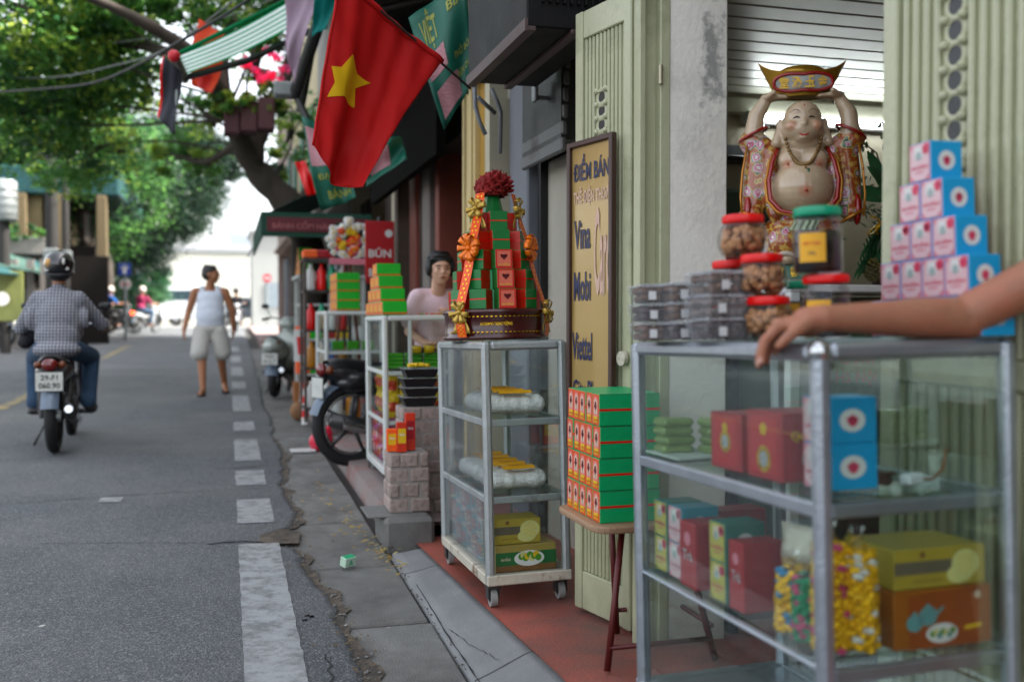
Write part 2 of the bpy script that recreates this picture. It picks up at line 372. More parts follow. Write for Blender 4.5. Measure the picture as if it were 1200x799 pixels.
def mark(name, x0, x1, y0, y1, mat, nx=2):
    mb = MB(); ny = max(3, int((y1 - y0) / .05)); ny = min(ny, 60); vs = []
    for j in range(ny + 1):
        y = y0 + (y1 - y0) * j / ny
        for i in range(nx + 1):
            x = x0 + (x1 - x0) * i / nx
            if i in (0, nx): x += .004 * noise3(y * 22 + i)
            vs.append((x, y + .006 * noise3(x * 30 + y0), roadz(x, y) + .004))
    k = nx + 1; mb.add(vs, [(j * k + i, j * k + i + 1, (j + 1) * k + i + 1, (j + 1) * k + i) for j in range(ny) for i in range(nx)], mat, True); return struct(name, mb)
pothole = M('broken_asphalt_bed', (.15, .125, .10), .95, 0, .35, 20, 1, 60, col2=(.08, .07, .06), mixat=.5)
for y0, y1 in ((1.6, 5.07), (5.55, 6.22), (6.72, 7.3), (7.75, 8.95), (9.6, 10.3), (11.3, 13.2), (14.2, 15.4), (16.6, 18.6), (20, 22), (24, 26)): mark('edge_marking', .04, .235, y0, y1, worn_white)
mark('centre_line', -2.50, -2.36, 12, 17, worn_yellow); mark('centre_line', -2.50, -2.36, 6.5, 9.5, worn_yellow); mark('centre_line', -2.50, -2.36, 21, 27, worn_yellow)
mark('edge_marking', -.75, -.62, 6.3, 6.45, worn_white)
# cracks in the asphalt: thin wandering grooves filled with dirt
crackm = M('crack_dirt', (.03, .03, .03), .95)
def crack(name, pts, w=.006, zf=None, mat=crackm, wob=1):
    P = []
    for (x0, y0), (x1, y1) in zip(pts, pts[1:]):
        for i in range(14): t = i / 14; P.append((x0 + (x1 - x0) * t + .018 * wob * noise3(t * 9 + x0 * 7 + y0), y0 + (y1 - y0) * t + .015 * noise3(t * 8 + y0 * 5)))
    mb = MB(); vs = []
    for i, (x, y) in enumerate(P):
        a = P[min(i + 1, len(P) - 1)]; b = P[max(i - 1, 0)]; d = V((a[0] - b[0], a[1] - b[1], 0)).normalized(); q = V((-d.y, d.x, 0)) * w * (.4 + abs(noise3(i * .8)))
        z = (zf or roadz)(x, y) + .0035; vs += [(x + q.x, y + q.y, z), (x - q.x, y - q.y, z)]
    mb.add(vs, [(2 * i, 2 * i + 1, 2 * i + 3, 2 * i + 2) for i in range(len(P) - 1)], mat, True); struct(name, mb)
crack('road_crack', [(-.1, 5.12), (.08, 5.14), (.16, 5.1)], .012); crack('road_crack', [(-.9, 5.3), (-.4, 5.2), (-.1, 5.12)], .004)
crack('road_crack', [(-2.6, 6.1), (-1.6, 6.3), (-.7, 6.5), (.3, 6.6)], .005); crack('road_crack', [(.30, 3.4), (.33, 2.9), (.30, 2.4)], .005)
crack('road_crack', [(-.1, 7.4), (.3, 7.5)], .01); crack('road_crack', [(-1.7, 9), (-.8, 9.4), (.3, 9.3)], .006)
# crumbled strip of brown grit along the broken edge
mb = MB(); yq = [1.6 + .06 * i for i in range(125)]; vs = []
for y in yq:
    e = edge(y); w_ = .045 + .03 * noise3(y * 6 + 4); w_ = max(.012, w_)
    vs += [(e - .012, y, g(y) - .006), (e + w_ * .6, y, g(y) - .010), (e + w_ + .015 * noise3(y * 25), y, g(y) - .0125 + .0045)]
mb.add(vs, [(3 * j + i, 3 * j + i + 1, 3 * j + i + 4, 3 * j + i + 3) for j in range(len(yq) - 1) for i in range(2)], pothole, True); struct('edge_grit', mb)
mb = MB(); mb.add([(.04, 5.10, g(5.1) + .003), (.33, 5.04, g(5.1) + .002), (.36, 5.32, g(5.3) - .001), (.20, 5.45, g(5.4) - .002), (.10, 5.30, g(5.3) + .0)], [(0, 1, 2, 3, 4)], pothole); struct('edge_grit', mb)
# gutter slabs and sloping cement apron
gut = MB()
gut.add([(x, y, g(y) - .045) for y in (-4, 3, 5, 9, 13.5, 28, 44) for x in (.05, .95)], [(2 * i, 2 * i + 1, 2 * i + 3, 2 * i + 2) for i in range(6)], dirt, True)
gutter = struct('gutter', gut)
y = .9; i = 0
while y < 24:
    L = (.95, .78, 1.1, .86)[i % 4] * (1 if y < 9 else 2); x0 = .20 + .01 * random.random(); x1 = .735
    if y > 8.4: x1 = .9
    mb = MB(); m0 = Matrix.Translation((0, y + L / 2, g(y + L / 2) - .012 - .006 * random.random())) @ Matrix.Rotation(R(.73 + random.uniform(-.3, .3)), 4, 'X') @ Matrix.Rotation(R(random.uniform(-.6, .6)), 4, 'Z')
    mb.box(((x0 + x1) / 2, 0, -.03), (x1 - x0, L - .02, .06), concrete, bev=.008); obj('kerb_slab', mb, gutter, M4=m0); y += L; i += 1
apron = struct('cement_apron', MB().add([(.74, -1, -.03), (.93, -1, .1), (.93, 5, .04), (.74, 5, .03)], [(0, 1, 2, 3)], dirt))
y = -1; i = 0
while y < 4.7:
    L = (1.3, 1.55, 1.2)[i % 3]; y2 = min(y + L, 4.72)
    def sec(yv): 
        s = (yv - 2.85) / 1.8; xb = .946 - .05 * s if yv > 2.85 else .95
        return [(.742, yv, g(yv) - .03), (.748, yv, g(yv) + .002), (.80, yv, g(yv) + .002 + (fz(yv) - g(yv)) * .26), (xb - .03, yv, g(yv) + .002 + (fz(yv) - g(yv)) * .90), (xb - .004, yv, fz(yv) + .003), (xb, yv, fz(yv) - .04)]
    mb = MB(); ns = 6; vs = []
    for j in range(ns + 1): vs += sec(y + .006 + (y2 - y - .012) * j / ns)
    mb.add(vs, [(j * 6 + q, j * 6 + q + 1, (j + 1) * 6 + q + 1, (j + 1) * 6 + q) for j in range(ns) for q in range(5)], ramp_c, True)
    mb.poly([vs[q] for q in range(6)], ramp_c); mb.poly([vs[-1 - q] for q in range(6)], ramp_c)
    obj('apron_slab', mb, apron); y = y2; i += 1
# the thin worn joint between apron and floor, dirt in the channel
crack('apron_crack', [(.752, 1.5), (.756, 2.6), (.75, 3.4), (.76, 4.2)], .003, lambda x, y: g(y) + .006, wob=.15)
crack('apron_crack', [(.84, 3.1), (.80, 3.3), (.765, 3.55)], .002, lambda x, y: g(y) + .012 + (x - .78) * .45, wob=.3)
mb = MB(); xe = lambda y: (.946 - .05 * (y - 2.85) / 1.8 if y > 2.85 else .95) - .002
yf = (-2, 0, 2.85, 4, 4.7, 5.0); mb.add([(x, y, fz(y)) for y in yf for x in (xe(y), 6)], [(2 * i, 2 * i + 1, 2 * i + 3, 2 * i + 2) for i in range(5)], redfloor)
mb.add([(.87, 5.0, fz(5)), (6, 5, fz(5)), (6, 5, -.05), (.87, 5, -.05)], [(0, 1, 2, 3)], redfloor); struct('shop_floor', mb)
# far pavement (grey, uneven) on the right, pavement on the left
mb = MB(); rp = [5.0, 5.6, 7, 8.4, 11, 13.5, 20, 30, 43]
mb.add([(x, y, g(y) + z) for y in rp for x, z in ((.80, -.05), (.82, .075), (1.0, .08), (6, .08))], [(j * 4 + i, j * 4 + i + 1, (j + 1) * 4 + i + 1, (j + 1) * 4 + i) for j in range(len(rp) - 1) for i in range(3)], M('far_pavement_cement', (.30, .26, .25), .8, 0, .2, 3, .3, 90, col2=(.33, .17, .15), mixat=.55)); struct('pavement', mb)
mb = MB(); mb.add([(x, y, g(y) + z) for y in (-4, 13.5, 28, 43) for x, z in ((-14, .13), (-6.1, .12), (-6.0, .11), (-5.99, -.05))], [(j * 4 + i, j * 4 + i + 1, (j + 1) * 4 + i + 1, (j + 1) * 4 + i) for j in range(3) for i in range(3)], concrete); struct('pavement', mb)

# ================================================================ SHOP HOUSES (right)
green_door = M('pale_green_enamel', (.47, .475, .35), .35, 0, .12, 3, .2, 60, col2=(.26, .27, .18), mixat=.62, edge=.16)
plaster = M('old_white_plaster', (.84, .82, .76), .8, 0, .08, 2.5, .35, 50, col2=(.62, .61, .57), mixat=.60, edge=.12)
def stains(m):
    # grey damp stain with its own patchy outline high on the pillar
    n, l = m.node_tree.nodes, m.node_tree.links; b = n['Principled BSDF']; src = b.inputs['Base Color'].links[0].from_socket
    tc = node(n, 'ShaderNodeTexCoord'); sp = node(n, 'ShaderNodeSeparateXYZ'); l.new(tc.outputs['Object'], sp.inputs[0])
    nz = node(n, 'ShaderNodeTexNoise'); nz.inputs['Scale'].default_value = 22; nz.inputs['Detail'].default_value = 10; nz.inputs['Roughness'].default_value = .7; l.new(tc.outputs['Object'], nz.inputs['Vector'])
    def band(sock, c, wd):
        a = node(n, 'ShaderNodeMath', operation='SUBTRACT'); l.new(sock, a.inputs[0]); a.inputs[1].default_value = c
        q = node(n, 'ShaderNodeMath', operation='ABSOLUTE'); l.new(a.outputs[0], q.inputs[0]); d = node(n, 'ShaderNodeMath', operation='DIVIDE'); l.new(q.outputs[0], d.inputs[0]); d.inputs[1].default_value = wd; return d.outputs[0]
    bx, bz = band(sp.outputs[0], 1.545, .055), band(sp.outputs[2], 2.05, .2)
    mxx = node(n, 'ShaderNodeMath', operation='MAXIMUM'); l.new(bx, mxx.inputs[0]); l.new(bz, mxx.inputs[1])
    ad = node(n, 'ShaderNodeMath', operation='MULTIPLY_ADD'); l.new(nz.outputs[0], ad.inputs[0]); ad.inputs[1].default_value = 2.6; 
    sb = node(n, 'ShaderNodeMath', operation='SUBTRACT'); sb.inputs[0].default_value = -.55; l.new(mxx.outputs[0], sb.inputs[1]); l.new(sb.outputs[0], ad.inputs[2])
    mr = node(n, 'ShaderNodeMapRange'); mr.clamp = True; l.new(ad.outputs[0], mr.inputs[0]); mr.inputs[1].default_value = -.05; mr.inputs[2].default_value = .5; mr.inputs[4].default_value = .75
    mx = node(n, 'ShaderNodeMix', data_type='RGBA'); l.new(mr.outputs[0], mx.inputs[0]); l.new(src, mx.inputs[6]); mx.inputs[7].default_value = (.17, .175, .17, 1); l.new(mx.outputs[2], b.inputs['Base Color'])
stains(plaster)
def grime(m, z0, z1, col, amt=.7):
    # splashed dirt that creeps up from the ground with a ragged edge
    n, l = m.node_tree.nodes, m.node_tree.links; b = n['Principled BSDF']; src = b.inputs['Base Color'].links[0].from_socket
    gm = node(n, 'ShaderNodeNewGeometry'); sp = node(n, 'ShaderNodeSeparateXYZ'); l.new(gm.outputs['Position'], sp.inputs[0]); nz = node(n, 'ShaderNodeTexNoise'); nz.inputs['Scale'].default_value = 7; nz.inputs['Detail'].default_value = 8; l.new(gm.outputs['Position'], nz.inputs['Vector'])
    ad = node(n, 'ShaderNodeMath', operation='MULTIPLY_ADD'); ad.inputs[1].default_value = (z1 - z0) * 1.6; l.new(nz.outputs[0], ad.inputs[0]); l.new(sp.outputs[2], ad.inputs[2])
    mr = node(n, 'ShaderNodeMapRange'); mr.clamp = True; l.new(ad.outputs[0], mr.inputs[0]); mr.inputs[1].default_value = z0 + (z1 - z0) * .7; mr.inputs[2].default_value = z0 + (z1 - z0) * 1.5; mr.inputs[3].default_value = amt; mr.inputs[4].default_value = 0
    mx = node(n, 'ShaderNodeMix', data_type='RGBA'); l.new(mr.outputs[0], mx.inputs[0]); l.new(src, mx.inputs[6]); mx.inputs[7].default_value = (*col, 1); l.new(mx.outputs[2], b.inputs['Base Color'])
grime(plaster, .1, .6, (.16, .14, .12)); grime(green_door, .05, .45, (.16, .15, .10), .6)
cream_wall = M('cream_wall', (.50, .47, .38), .75, 0, .16, 2, .1, 40)
beige_wall = M('beige_wall', (.40, .38, .33), .8, 0, .12, 3, .2, 40, col2=(.28, .27, .24), mixat=.62)
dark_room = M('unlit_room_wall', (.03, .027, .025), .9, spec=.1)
grey_paint = M('grey_painted_wall', (.20, .21, .23), .7, 0, .14, 4)
ochre = M('ochre_wall', (.42, .27, .07), .7, 0, .12, 3, .1, 50)
ochre_pale = M('pale_yellow_trim', (.66, .56, .34), .6, 0, .08, 5)
wood_dark = M('dark_brown_wood', (.045, .028, .022), .7, 0, .3, 6, .3, 60, stretch=(1, 1, .15))
wood_red = M('red_brown_wood', (.22, .07, .05), .55, 0, .25, 6, stretch=(1, 1, .15))
shutter_m = M('grey_shutter_steel', (.17, .17, .17), .5, .4, .2, 6, .1, 40, col2=(.09, .08, .08), mixat=.6)
plan = M('grey_brown_render', (.30, .28, .26), .8, 0, .2, 2.5, .3, 30)

# -- the front shop
shop = thing('shop_building', 'shop with pale green doors, white plaster pillar and slatted ceiling behind the near cabinet', 'shop', (0, 0, 0))
mb = MB(); mb.box((1.495, 3.12, 1.6), (.21, .24, 3.4), plaster, bev=.006); obj('pillar', mb, shop)
mb = MB(); mb.box((3.7, 5.42, 1.3), (4.6, .1, 2.7), cream_wall); obj('back_wall', mb, shop, 'plain cream wall at the far end of the shop')
mb = MB(); mb.box((6.0, 2, 1.3), (.1, 7, 2.7), cream_wall); mb.box((3.8, -1.5, 1.3), (4.5, .1, 2.7), cream_wall); obj('wall', mb, shop)
mb = MB(); mb.box((1.718, 4.32, 1.3), (.03, 2.12, 2.7), cream_wall); obj('party_wall', mb, shop)
mb = MB(); mb.box((2.2, 1.0, 5.2), (1.64, 14, 5.1), beige_wall); obj('upper_wall_sun_block', mb, shop)  # upper wall made tall, long and deep to keep sun off the street
slat_m = M('white_ceiling_slat', (.40, .40, .34), .4, 0, .06, 5)
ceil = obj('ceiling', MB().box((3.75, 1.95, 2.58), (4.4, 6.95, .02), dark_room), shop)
sm_ = MB().add([(-2.2, -.05, 0), (-2.2, -.045, -.012), (-2.2, .03, -.012), (-2.2, .038, .006), (2.2, -.05, 0), (2.2, -.045, -.012), (2.2, .03, -.012), (2.2, .038, .006)], [(0, 1, 5, 4), (1, 2, 6, 5), (2, 3, 7, 6), (0, 3, 2, 1), (4, 5, 6, 7), (0, 4, 7, 3)], slat_m).mesh('ceiling_slat')
for i in range(27): obj('ceiling_slat', sm_, ceil, loc=(3.78, .9 + i * .166, 2.53)).scale = (1, 1.88, 1.9)
mb = MB(); mb.box((3.7, 5.34, 2.44), (4.4, .06, .1), slat_m, bev=.01); obj('cornice', mb, shop)
# far-wall lamp: a lit tube
tb = thing('tube_lamp', 'lit white fluorescent tube high on the cream wall behind the statue', 'lamp', AY(985, 143, 5.30))
tube_on = M('lit_tube', (.93, .97, 1), .4, emis=5)
obj('tube', MB().cyl((-.60, 0, 0), (.60, 0, 0), .02, tube_on), tb); obj('casing', MB().box((0, .045, .0), (1.3, .05, .07), white, bev=.01), tb)
for s in (-1, 1): obj('holder', MB().box((s * .625, .0, 0), (.03, .06, .06), white, bev=.005), tb)
fl = bpy.data.lights.new('tube_lamp_glow', 'AREA'); flo = bpy.data.objects.new('tube_lamp_glow', fl); COL.objects.link(flo); fl.shape = 'RECTANGLE'; fl.size = 1.2; fl.size_y = .05; fl.energy = 1.5; fl.color = (.9, 1, .96)
flo.parent = tb; flo.location = (0, -.03, 0); flo.rotation_euler = (R(-75), 0, 0)
# dark wall shelf seen left of the statue
sh = thing('wall_shelf', 'small dark shelf rail on the cream wall just right of the pillar', 'shelf', AY(866, 190, 5.33))
obj('shelf_board', MB().box((0, -.06, 0), (.40, .16, .03), black, bev=.004), sh); obj('back_rail', MB().box((0, .01, .06), (.40, .015, .08), grey_paint), sh)
obj('storage_box', MB().box((.02, -.02, -.42), (.5, .12, .5), M('dull_green_cloth', (.10, .14, .11), .8), bev=.02), sh)

# -- folding metal door leaves. local: x along the leaf, y out of the face (towards the street), z up
def leaf(name, label, A, B, z0, z1, nb, ring_x=None, ring_z=None, lower=.55, group=None, deep=.03, sw=.055):
    A = V((A[0], A[1], 0)); B = V((B[0], B[1], 0)); Lw = (B - A).length; d = (B - A).normalized()
    T = Matrix.Translation((A.x, A.y, z0)) @ Matrix((d, V((-d.y, d.x, 0)), V((0, 0, 1)))).transposed().to_4x4()
    t = thing(name, label, 'door', M4=T); h = z1 - z0
    for x in (sw / 2, Lw - sw / 2): obj('stile', MB().box((x, 0, h / 2), (sw, deep + .01, h), green_door, bev=.004), t)
    rails = [(.07, .14), (lower, .06), (h - .05, .1)]
    for z, th in rails: obj('rail', MB().box((Lw / 2, 0, z), (Lw - 2 * sw, deep, th), green_door, bev=.004), t)
    obj('sheet', MB().box((Lw / 2, 0, h / 2), (Lw - 2 * sw, .004, h - .1), green_door), t)
    wi = Lw - 2 * sw; step = wi / nb
    spans = [(.14, lower - .03), (lower + .03, h - .1)]
    for z_a, z_b in spans:
        me = MB()
        me.box((0, 0, (z_a + z_b) / 2), (step * .5, deep * .8, z_b - z_a), green_door, bev=.005); me = me.mesh('bar')
        for i in range(nb):
            x = sw + step * (i + .5)
            if ring_x and abs(x - ring_x[0]) < ring_x[1] and z_a > lower: 
                for za, zb in ((z_a, ring_z[0]), (ring_z[1], z_b)):
                    if zb - za > .03: obj('bar', MB().box((x, 0, (za + zb) / 2), (step * .5, deep * .8, zb - za), green_door, bev=.005), t)
                continue
            obj('bar', me, t, loc=(x, 0, 0))
    if ring_x:
        cx, hw = ring_x; z_a, z_b = ring_z; n = max(1, round((z_b - z_a) / (hw * 1.5)))
        for z in (z_a, z_b): obj('cross_bar', MB().box((cx, 0, z), (hw * 2.4, deep * .9, .014), green_door, bev=.003), t)
        dk = MB().box((cx, 0, (z_a + z_b) / 2), (hw * 1.6, deep * .45, z_b - z_a), black); obj('ornament_gap', dk, t)
        for i in range(n):
            zc = z_a + (z_b - z_a) * (i + .5) / n; mb = MB()
            rr = hw * .78
            mb.tube([(cx + rr * math.cos(a), 0, zc + rr * math.sin(a)) for a in [2 * math.pi * q / 18 for q in range(18)]], hw * .30, green_door, 8, closed=True)
            mb.ell((cx - rr, -deep * .3, zc + rr * .95), (hw * .34, deep * .4, hw * .34), green_door, 8); mb.ell((cx + rr, -deep * .3, zc + rr * .95), (hw * .34, deep * .4, hw * .34), green_door, 8)
            obj('ornament_ring', mb, t)
    return t, T, Lw
pA, pB = AZ(676, 706, fz(3.45)), AZ(741, 741, fz(3.2))
A2 = (1.247, 3.47); B2 = (1.325, 3.13)
leaf_a, TA, LA = leaf('folding_door', 'pale green fluted metal door leaf that carries the phone card sign board', A2, B2, .125, 2.30, 11, (.155, .035), (1.58, 1.87), .62, 'folding door leaves', .03, .045)
# V-shaped scroll low on the leaf, facing the street
mb = MB(); mb.tube([(.13, .022, .46), (.155, .024, .34), (.18, .022, .46)], .007, green_door, 6); mb.tube([(.10, .022, .48), (.155, .022, .30), (.21, .022, .48)], .005, green_door, 6)
for s_ in (1, -1):
    mbx = MB(); mbx.tube([(.10, s_ * .02, .49), (.155, s_ * .023, .36), (.21, s_ * .02, .49)], .008, green_door, 6); obj('scroll', mbx, leaf_a)
leaf_b, TB, LB = leaf('folding_door', 'narrow pale green door leaf folded against the left side of the white pillar', (1.345, 3.24), (1.345, 3.05), .11, 3.2, 4, None, None, .7, 'folding door leaves', .03, .03)
fr = thing('door_frame', 'pale green steel door post with brass hinges fixed to the plaster pillar', 'door frame', (1.372, 3.02, .12))
obj('post', MB().box((0, 0, 1.6), (.035, .05, 3.3), green_door, bev=.003), fr); obj('post', MB().box((-.075, .01, 1.6), (.022, .05, 3.3), green_door, bev=.003), fr)
obj('sheet', MB().box((-.04, .02, 1.6), (.05, .01, 3.3), green_door), fr)
for z in (1.0, 1.83, .3): obj('hinge', MB().cyl((-.02, -.03, z), (-.02, -.03, z + .06), .008, M('old_brass', (.45, .42, .33), .4, .6)), fr)
leaf_c, TC, LC = leaf('folding_door', 'large pale green door leaf with ornamental rings behind the pyramid of blue boxes', (1.50, 2.02), (1.50, 1.40), .13, 2.9, 15, (.225, .035), (1.12, 2.5), .95, 'folding door leaves', .035, .05)

# hasp on the near stile of the signed leaf
obj('hasp', MB().cyl((LA - .02, -.03, .93), (LA - .02, -.045, .93), .025, cream_rust), leaf_a)

# sign board on leaf_a: face towards the street (-X): local frame of the board
sd_ = V((B2[0] - A2[0], B2[1] - A2[1], 0)).normalized(); nrm = V((-abs(sd_.y), -sd_.x * (-1 if sd_.y > 0 else 1), 0)).normalized()
nrm = V((sd_.y, -sd_.x, 0));  nrm = nrm if nrm.x < 0 else -nrm
s0 = V((A2[0], A2[1], 0)) + nrm * .035
tl = AX(671, 184, s0.x); 
bz0, bz1 = .72, 1.825; bw = .29
board_T = Matrix.Translation(s0 + sd_ * (.001 + bw / 2) + V((0, 0, (bz0 + bz1) / 2))) @ Matrix((sd_, V((0, 0, 1)), sd_.cross(V((0, 0, 1))))).transposed().to_4x4()
if (board_T.to_3x3() @ V((0, 0, 1))).x > 0: board_T = board_T @ Matrix.Diagonal((1, 1, -1, 1))
sb = thing('sign_board', 'tall gold sign board in a brown frame with blue phone card lettering', 'sign', M4=board_T)
bh = bz1 - bz0
goldboard = M('gold_board', (.42, .31, .145), .3, .25, .06, 3, coat=.3); navy = M('navy_lettering', (.012, .02, .085), .5); pink = M('faded_pink_lettering', (.58, .42, .34), .5); fr_brown = M('dark_brown_frame', (.07, .035, .028), .4)
obj('panel', MB().box((0, 0, .006), (bw - .03, bh - .03, .008), goldboard), sb)
for a, b_ in (((-bw / 2 + .01, 0, .012), (.02, bh, .024)), ((bw / 2 - .01, 0, .012), (.02, bh, .024))): obj('frame_bar', MB().box(a, b_, fr_brown, bev=.003), sb)
for yv in (-bh / 2 + .01, bh / 2 - .01): obj('frame_bar', MB().box((0, yv, .012), (bw - .04, .02, .024), fr_brown, bev=.003), sb)
def letters(s, x, yv, w_, h_, mt, nm='lettering'): obj(nm, MB().text(s, Matrix.Translation((x, yv, .0125)), w_, h_, mt), sb, s)
top = bh / 2
letters('ĐIỂM BÁN', 0, top - .095, .225, .095, navy); letters('THẺ ĐIỆN THOẠI', .005, top - .20, .235, .068, pink)
letters('Vina', -.055, top - .335, .105, .105, navy); letters('Mobi', -.055, top - .52, .11, .105, navy)
letters('Viettel', -.055, top - .735, .13, .10, navy); letters('City Phone', -.005, top - .90, .22, .09, navy)
letters('Card', .073, top - .40, .10, .31, pink)

# -- neighbour: shutter box, beige wall, grey column, pipe, ochre trim
nb = thing('neighbour_shop', 'dark neighbouring shop front with half raised grey shutter and beige wall beside the sign', 'shop', (0, 0, 0))
obj('wall', MB().box((1.62, 4.62, 1.0), (.06, .56, 1.98), beige_wall), nb)
obj('dark_gap_strip', MB().box((1.60, 4.93, 1.3), (.1, .05, 2.6), black), nb)  # black strip paints the darkness of the gap beside the wall
obj('shutter_housing', MB().box((1.56, 4.62, 2.4), (.2, .62, .8), black), nb)
for i in range(7):
    z = 1.98 + i * .075; obj('shutter_slat', MB().box((1.47 + .004 * i, 4.62, z), (.03, .64, .066), shutter_m, bev=.008), nb)
obj('column', MB().box((1.60, 5.15, 1.6), (.2, .34, 3.3), grey_paint, bev=.01), nb)
pp = thing('drain_pipe', 'dark vertical drain pipe between the ochre pilaster and the grey column', 'pipe', (1.50, 5.43, 0))
obj('pipe', MB().cyl((0, 0, 0), (0, 0, 3.4), .05, M('dark_blue_grey_pipe', (.045, .055, .07), .4)), pp)
for z in (.9, 2.0, 2.9): obj('pipe_clip', MB().cyl((0, 0, z), (0, 0, z + .04), .057, grey_paint), pp)
oc = thing('yellow_shop_front', 'ochre yellow pilaster with pale yellow fluted trim beside the brown doorway', 'shop', (0, 0, 0))
obj('pilaster', MB().box((1.66, 5.85, 1.7), (.3, .76, 3.4), ochre, bev=.01), oc)
for i, (y0, wd) in enumerate(((6.05, .03), (6.12, .05), (6.22, .05), (6.31, .03))): obj('fluted_trim', MB().box((1.50 - .01 * (i % 2), y0, 1.7), (.05, wd, 3.4), ochre_pale, bev=.006), oc)
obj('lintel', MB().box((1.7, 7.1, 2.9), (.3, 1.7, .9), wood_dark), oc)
obj('shade_panel', MB().box((1.33, 7.9, 2.82), (.06, 3.1, 1.15), M('shade_painted_board', (.008, .007, .007), .95, 0, .3, 4, spec=.05)), oc)  # near-black panel standing for the deep shade under the awning
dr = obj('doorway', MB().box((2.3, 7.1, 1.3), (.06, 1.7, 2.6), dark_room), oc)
obj('door_panel', MB().box((1.95, 6.7, 1.25), (.05, .75, 2.3), wood_dark, bev=.01), oc)
for i in range(4): obj('door_slat', MB().box((1.91, 6.42 + i * .19, 1.25), (.03, .16, 2.2), wood_dark, bev=.01), oc)
obj('door_post', MB().box((1.66, 7.62, 1.5), (.2, .12, 3), wood_red, bev=.01), oc)
obj('door_post', MB().box((1.62, 7.86, 1.5), (.2, .28, 3), M('dark_grey_post', (.20, .18, .165), .8, 0, .3, 4), bev=.01), oc)  # dark grey tone with broad mottling
# further shop houses
def shophouse(label, y0, y1, wallm, h, doors, x=1.55, trim=None):
    t = thing('shophouse', label, 'house', (x, y0, g(y0)), 0, 'shophouses along the right pavement'); L = y1 - y0
    obj('wall', MB().box((.75, L / 2, h / 2 + 1.4), (1.5, L, h - 2.6), wallm), t)  # height and depth shaped to block sun streaks on the road
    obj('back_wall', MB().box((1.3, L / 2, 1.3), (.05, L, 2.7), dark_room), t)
    obj('side_wall', MB().box((.4, .08, .12 + 1.35), (.8, .16, 2.7), wallm, bev=.01), t); obj('side_wall', MB().box((.4, L - .08, .12 + 1.35), (.8, .16, 2.7), wallm, bev=.01), t)
    for a, b_, mt in doors: obj('door', MB().box((.12, (a + b_) / 2, 1.3), (.05, b_ - a, 2.4), mt, bev=.01), t)
    obj('cornice', MB().box((-.05, L / 2, 2.85), (.14, L, .12), trim or wallm, bev=.02), t)
    for i in range(max(1, int(L / 1.8))):
        yc = (i + .5) * L / max(1, int(L / 1.8)); wf = obj('window', MB().box((-.01, yc, 4.2), (.05, .95, 1.3), wood_dark, bev=.01), t)
        for s in (-1, 1): obj('shutter', MB().box((-.04, yc + s * .24, 4.2), (.03, .44, 1.2), M('green_shutter', (.08, .18, .14), .6), bev=.01), wf)
    return t
shophouse('narrow dark timber shop house next to the ochre pilaster', 8.0, 9.6, M('dark_brown_wall', (.11, .085, .07), .8, 0, .3, 3), 7.8, [(.3, .8, wood_dark), (1.0, 1.3, wood_red)])  # dark brown tone with broad mottling
shophouse('cream shop house behind the flower wreath and red banner', 9.6, 13.2, cream_wall, 7.8, [(.4, 1.2, wood_dark), (2.6, 3.3, wood_dark)])
shophouse('grey rendered shop house in the middle of the right-hand row', 13.2, 18, plan, 7.8, [(.5, 1.6, wood_dark), (2.6, 4, grey_paint)])
shophouse('pale yellow shop house towards the far end of the right-hand row', 18, 25, M('pale_yellow_wall', (.50, .44, .30), .8), 7.8, [(1, 2.4, wood_red), (4, 5.5, wood_dark)])
shophouse('last pinkish shop house on the right before the crossroads', 25, 33, M('faded_pink_wall', (.42, .33, .29), .8), 7.8, [(1, 3, wood_dark), (4.5, 6.5, grey_paint)])

# dark box frame above the neighbour (an air-conditioner cage), x 1.07..1.40
ac = thing('air_conditioner_cage', 'dark steel air conditioner cage jutting from the wall above and left of the signed door', 'air conditioner', (0, 0, 0))
cage_m = M('black_brown_steel', (.011, .010, .011), .6, .1, .25, 5, .15, 60, col2=(.03, .02, .02), mixat=.6, spec=.25)
obj('casing', MB().box((1.235, 4.02, 2.62), (.33, .93, .70), cage_m, bev=.006), ac)
for x in (1.085, 1.26): obj('edge_rail', MB().box((x, 4.02, 2.262), (.035, .95, .018), M('pinkish_grey_angle_iron', (.12, .085, .085), .5, .3), bev=.002), ac)
obj('edge_rail', MB().box((1.066, 4.02, 2.275), (.012, .95, .045), M('pinkish_grey_angle_iron', (.1, .07, .07))), ac)
for i in range(9): obj('grille_bar', MB().box((1.13 + i * .028, 3.545, 2.62), (.010, .02, .52), cage_m, bev=.002), ac)
ab = thing('conduit', 'bent grey conduit hanging below the air conditioner cage', 'pipe', (0, 0, 0))
for pts in ([U(556, 100, 4.75), U(557, 125, 4.76), U(562, 143, 4.77), U(569, 158, 4.78)], [U(576, 104, 5.0), U(583, 120, 5.02), U(587, 132, 5.05), U(586, 180, 5.06)], [U(560, 114, 4.9), U(580, 133, 5.0)]):
    obj('pipe', MB().tube(pts, .011, M('grey_conduit', (.25, .26, .27), .5), 8), ab)
bt = thing('bracket', 'small grey steel shutter bracket on the wall below the air conditioner cage', 'bracket', (0, 0, 0))
p = AX(627, 107, 1.40); obj('plate', MB().box(p, (.02, .05, .1), alud, bev=.004), bt); obj('arm', MB().box(p + V((.05, 0, -.03)), (.1, .02, .02), alud, bev=.004), bt)
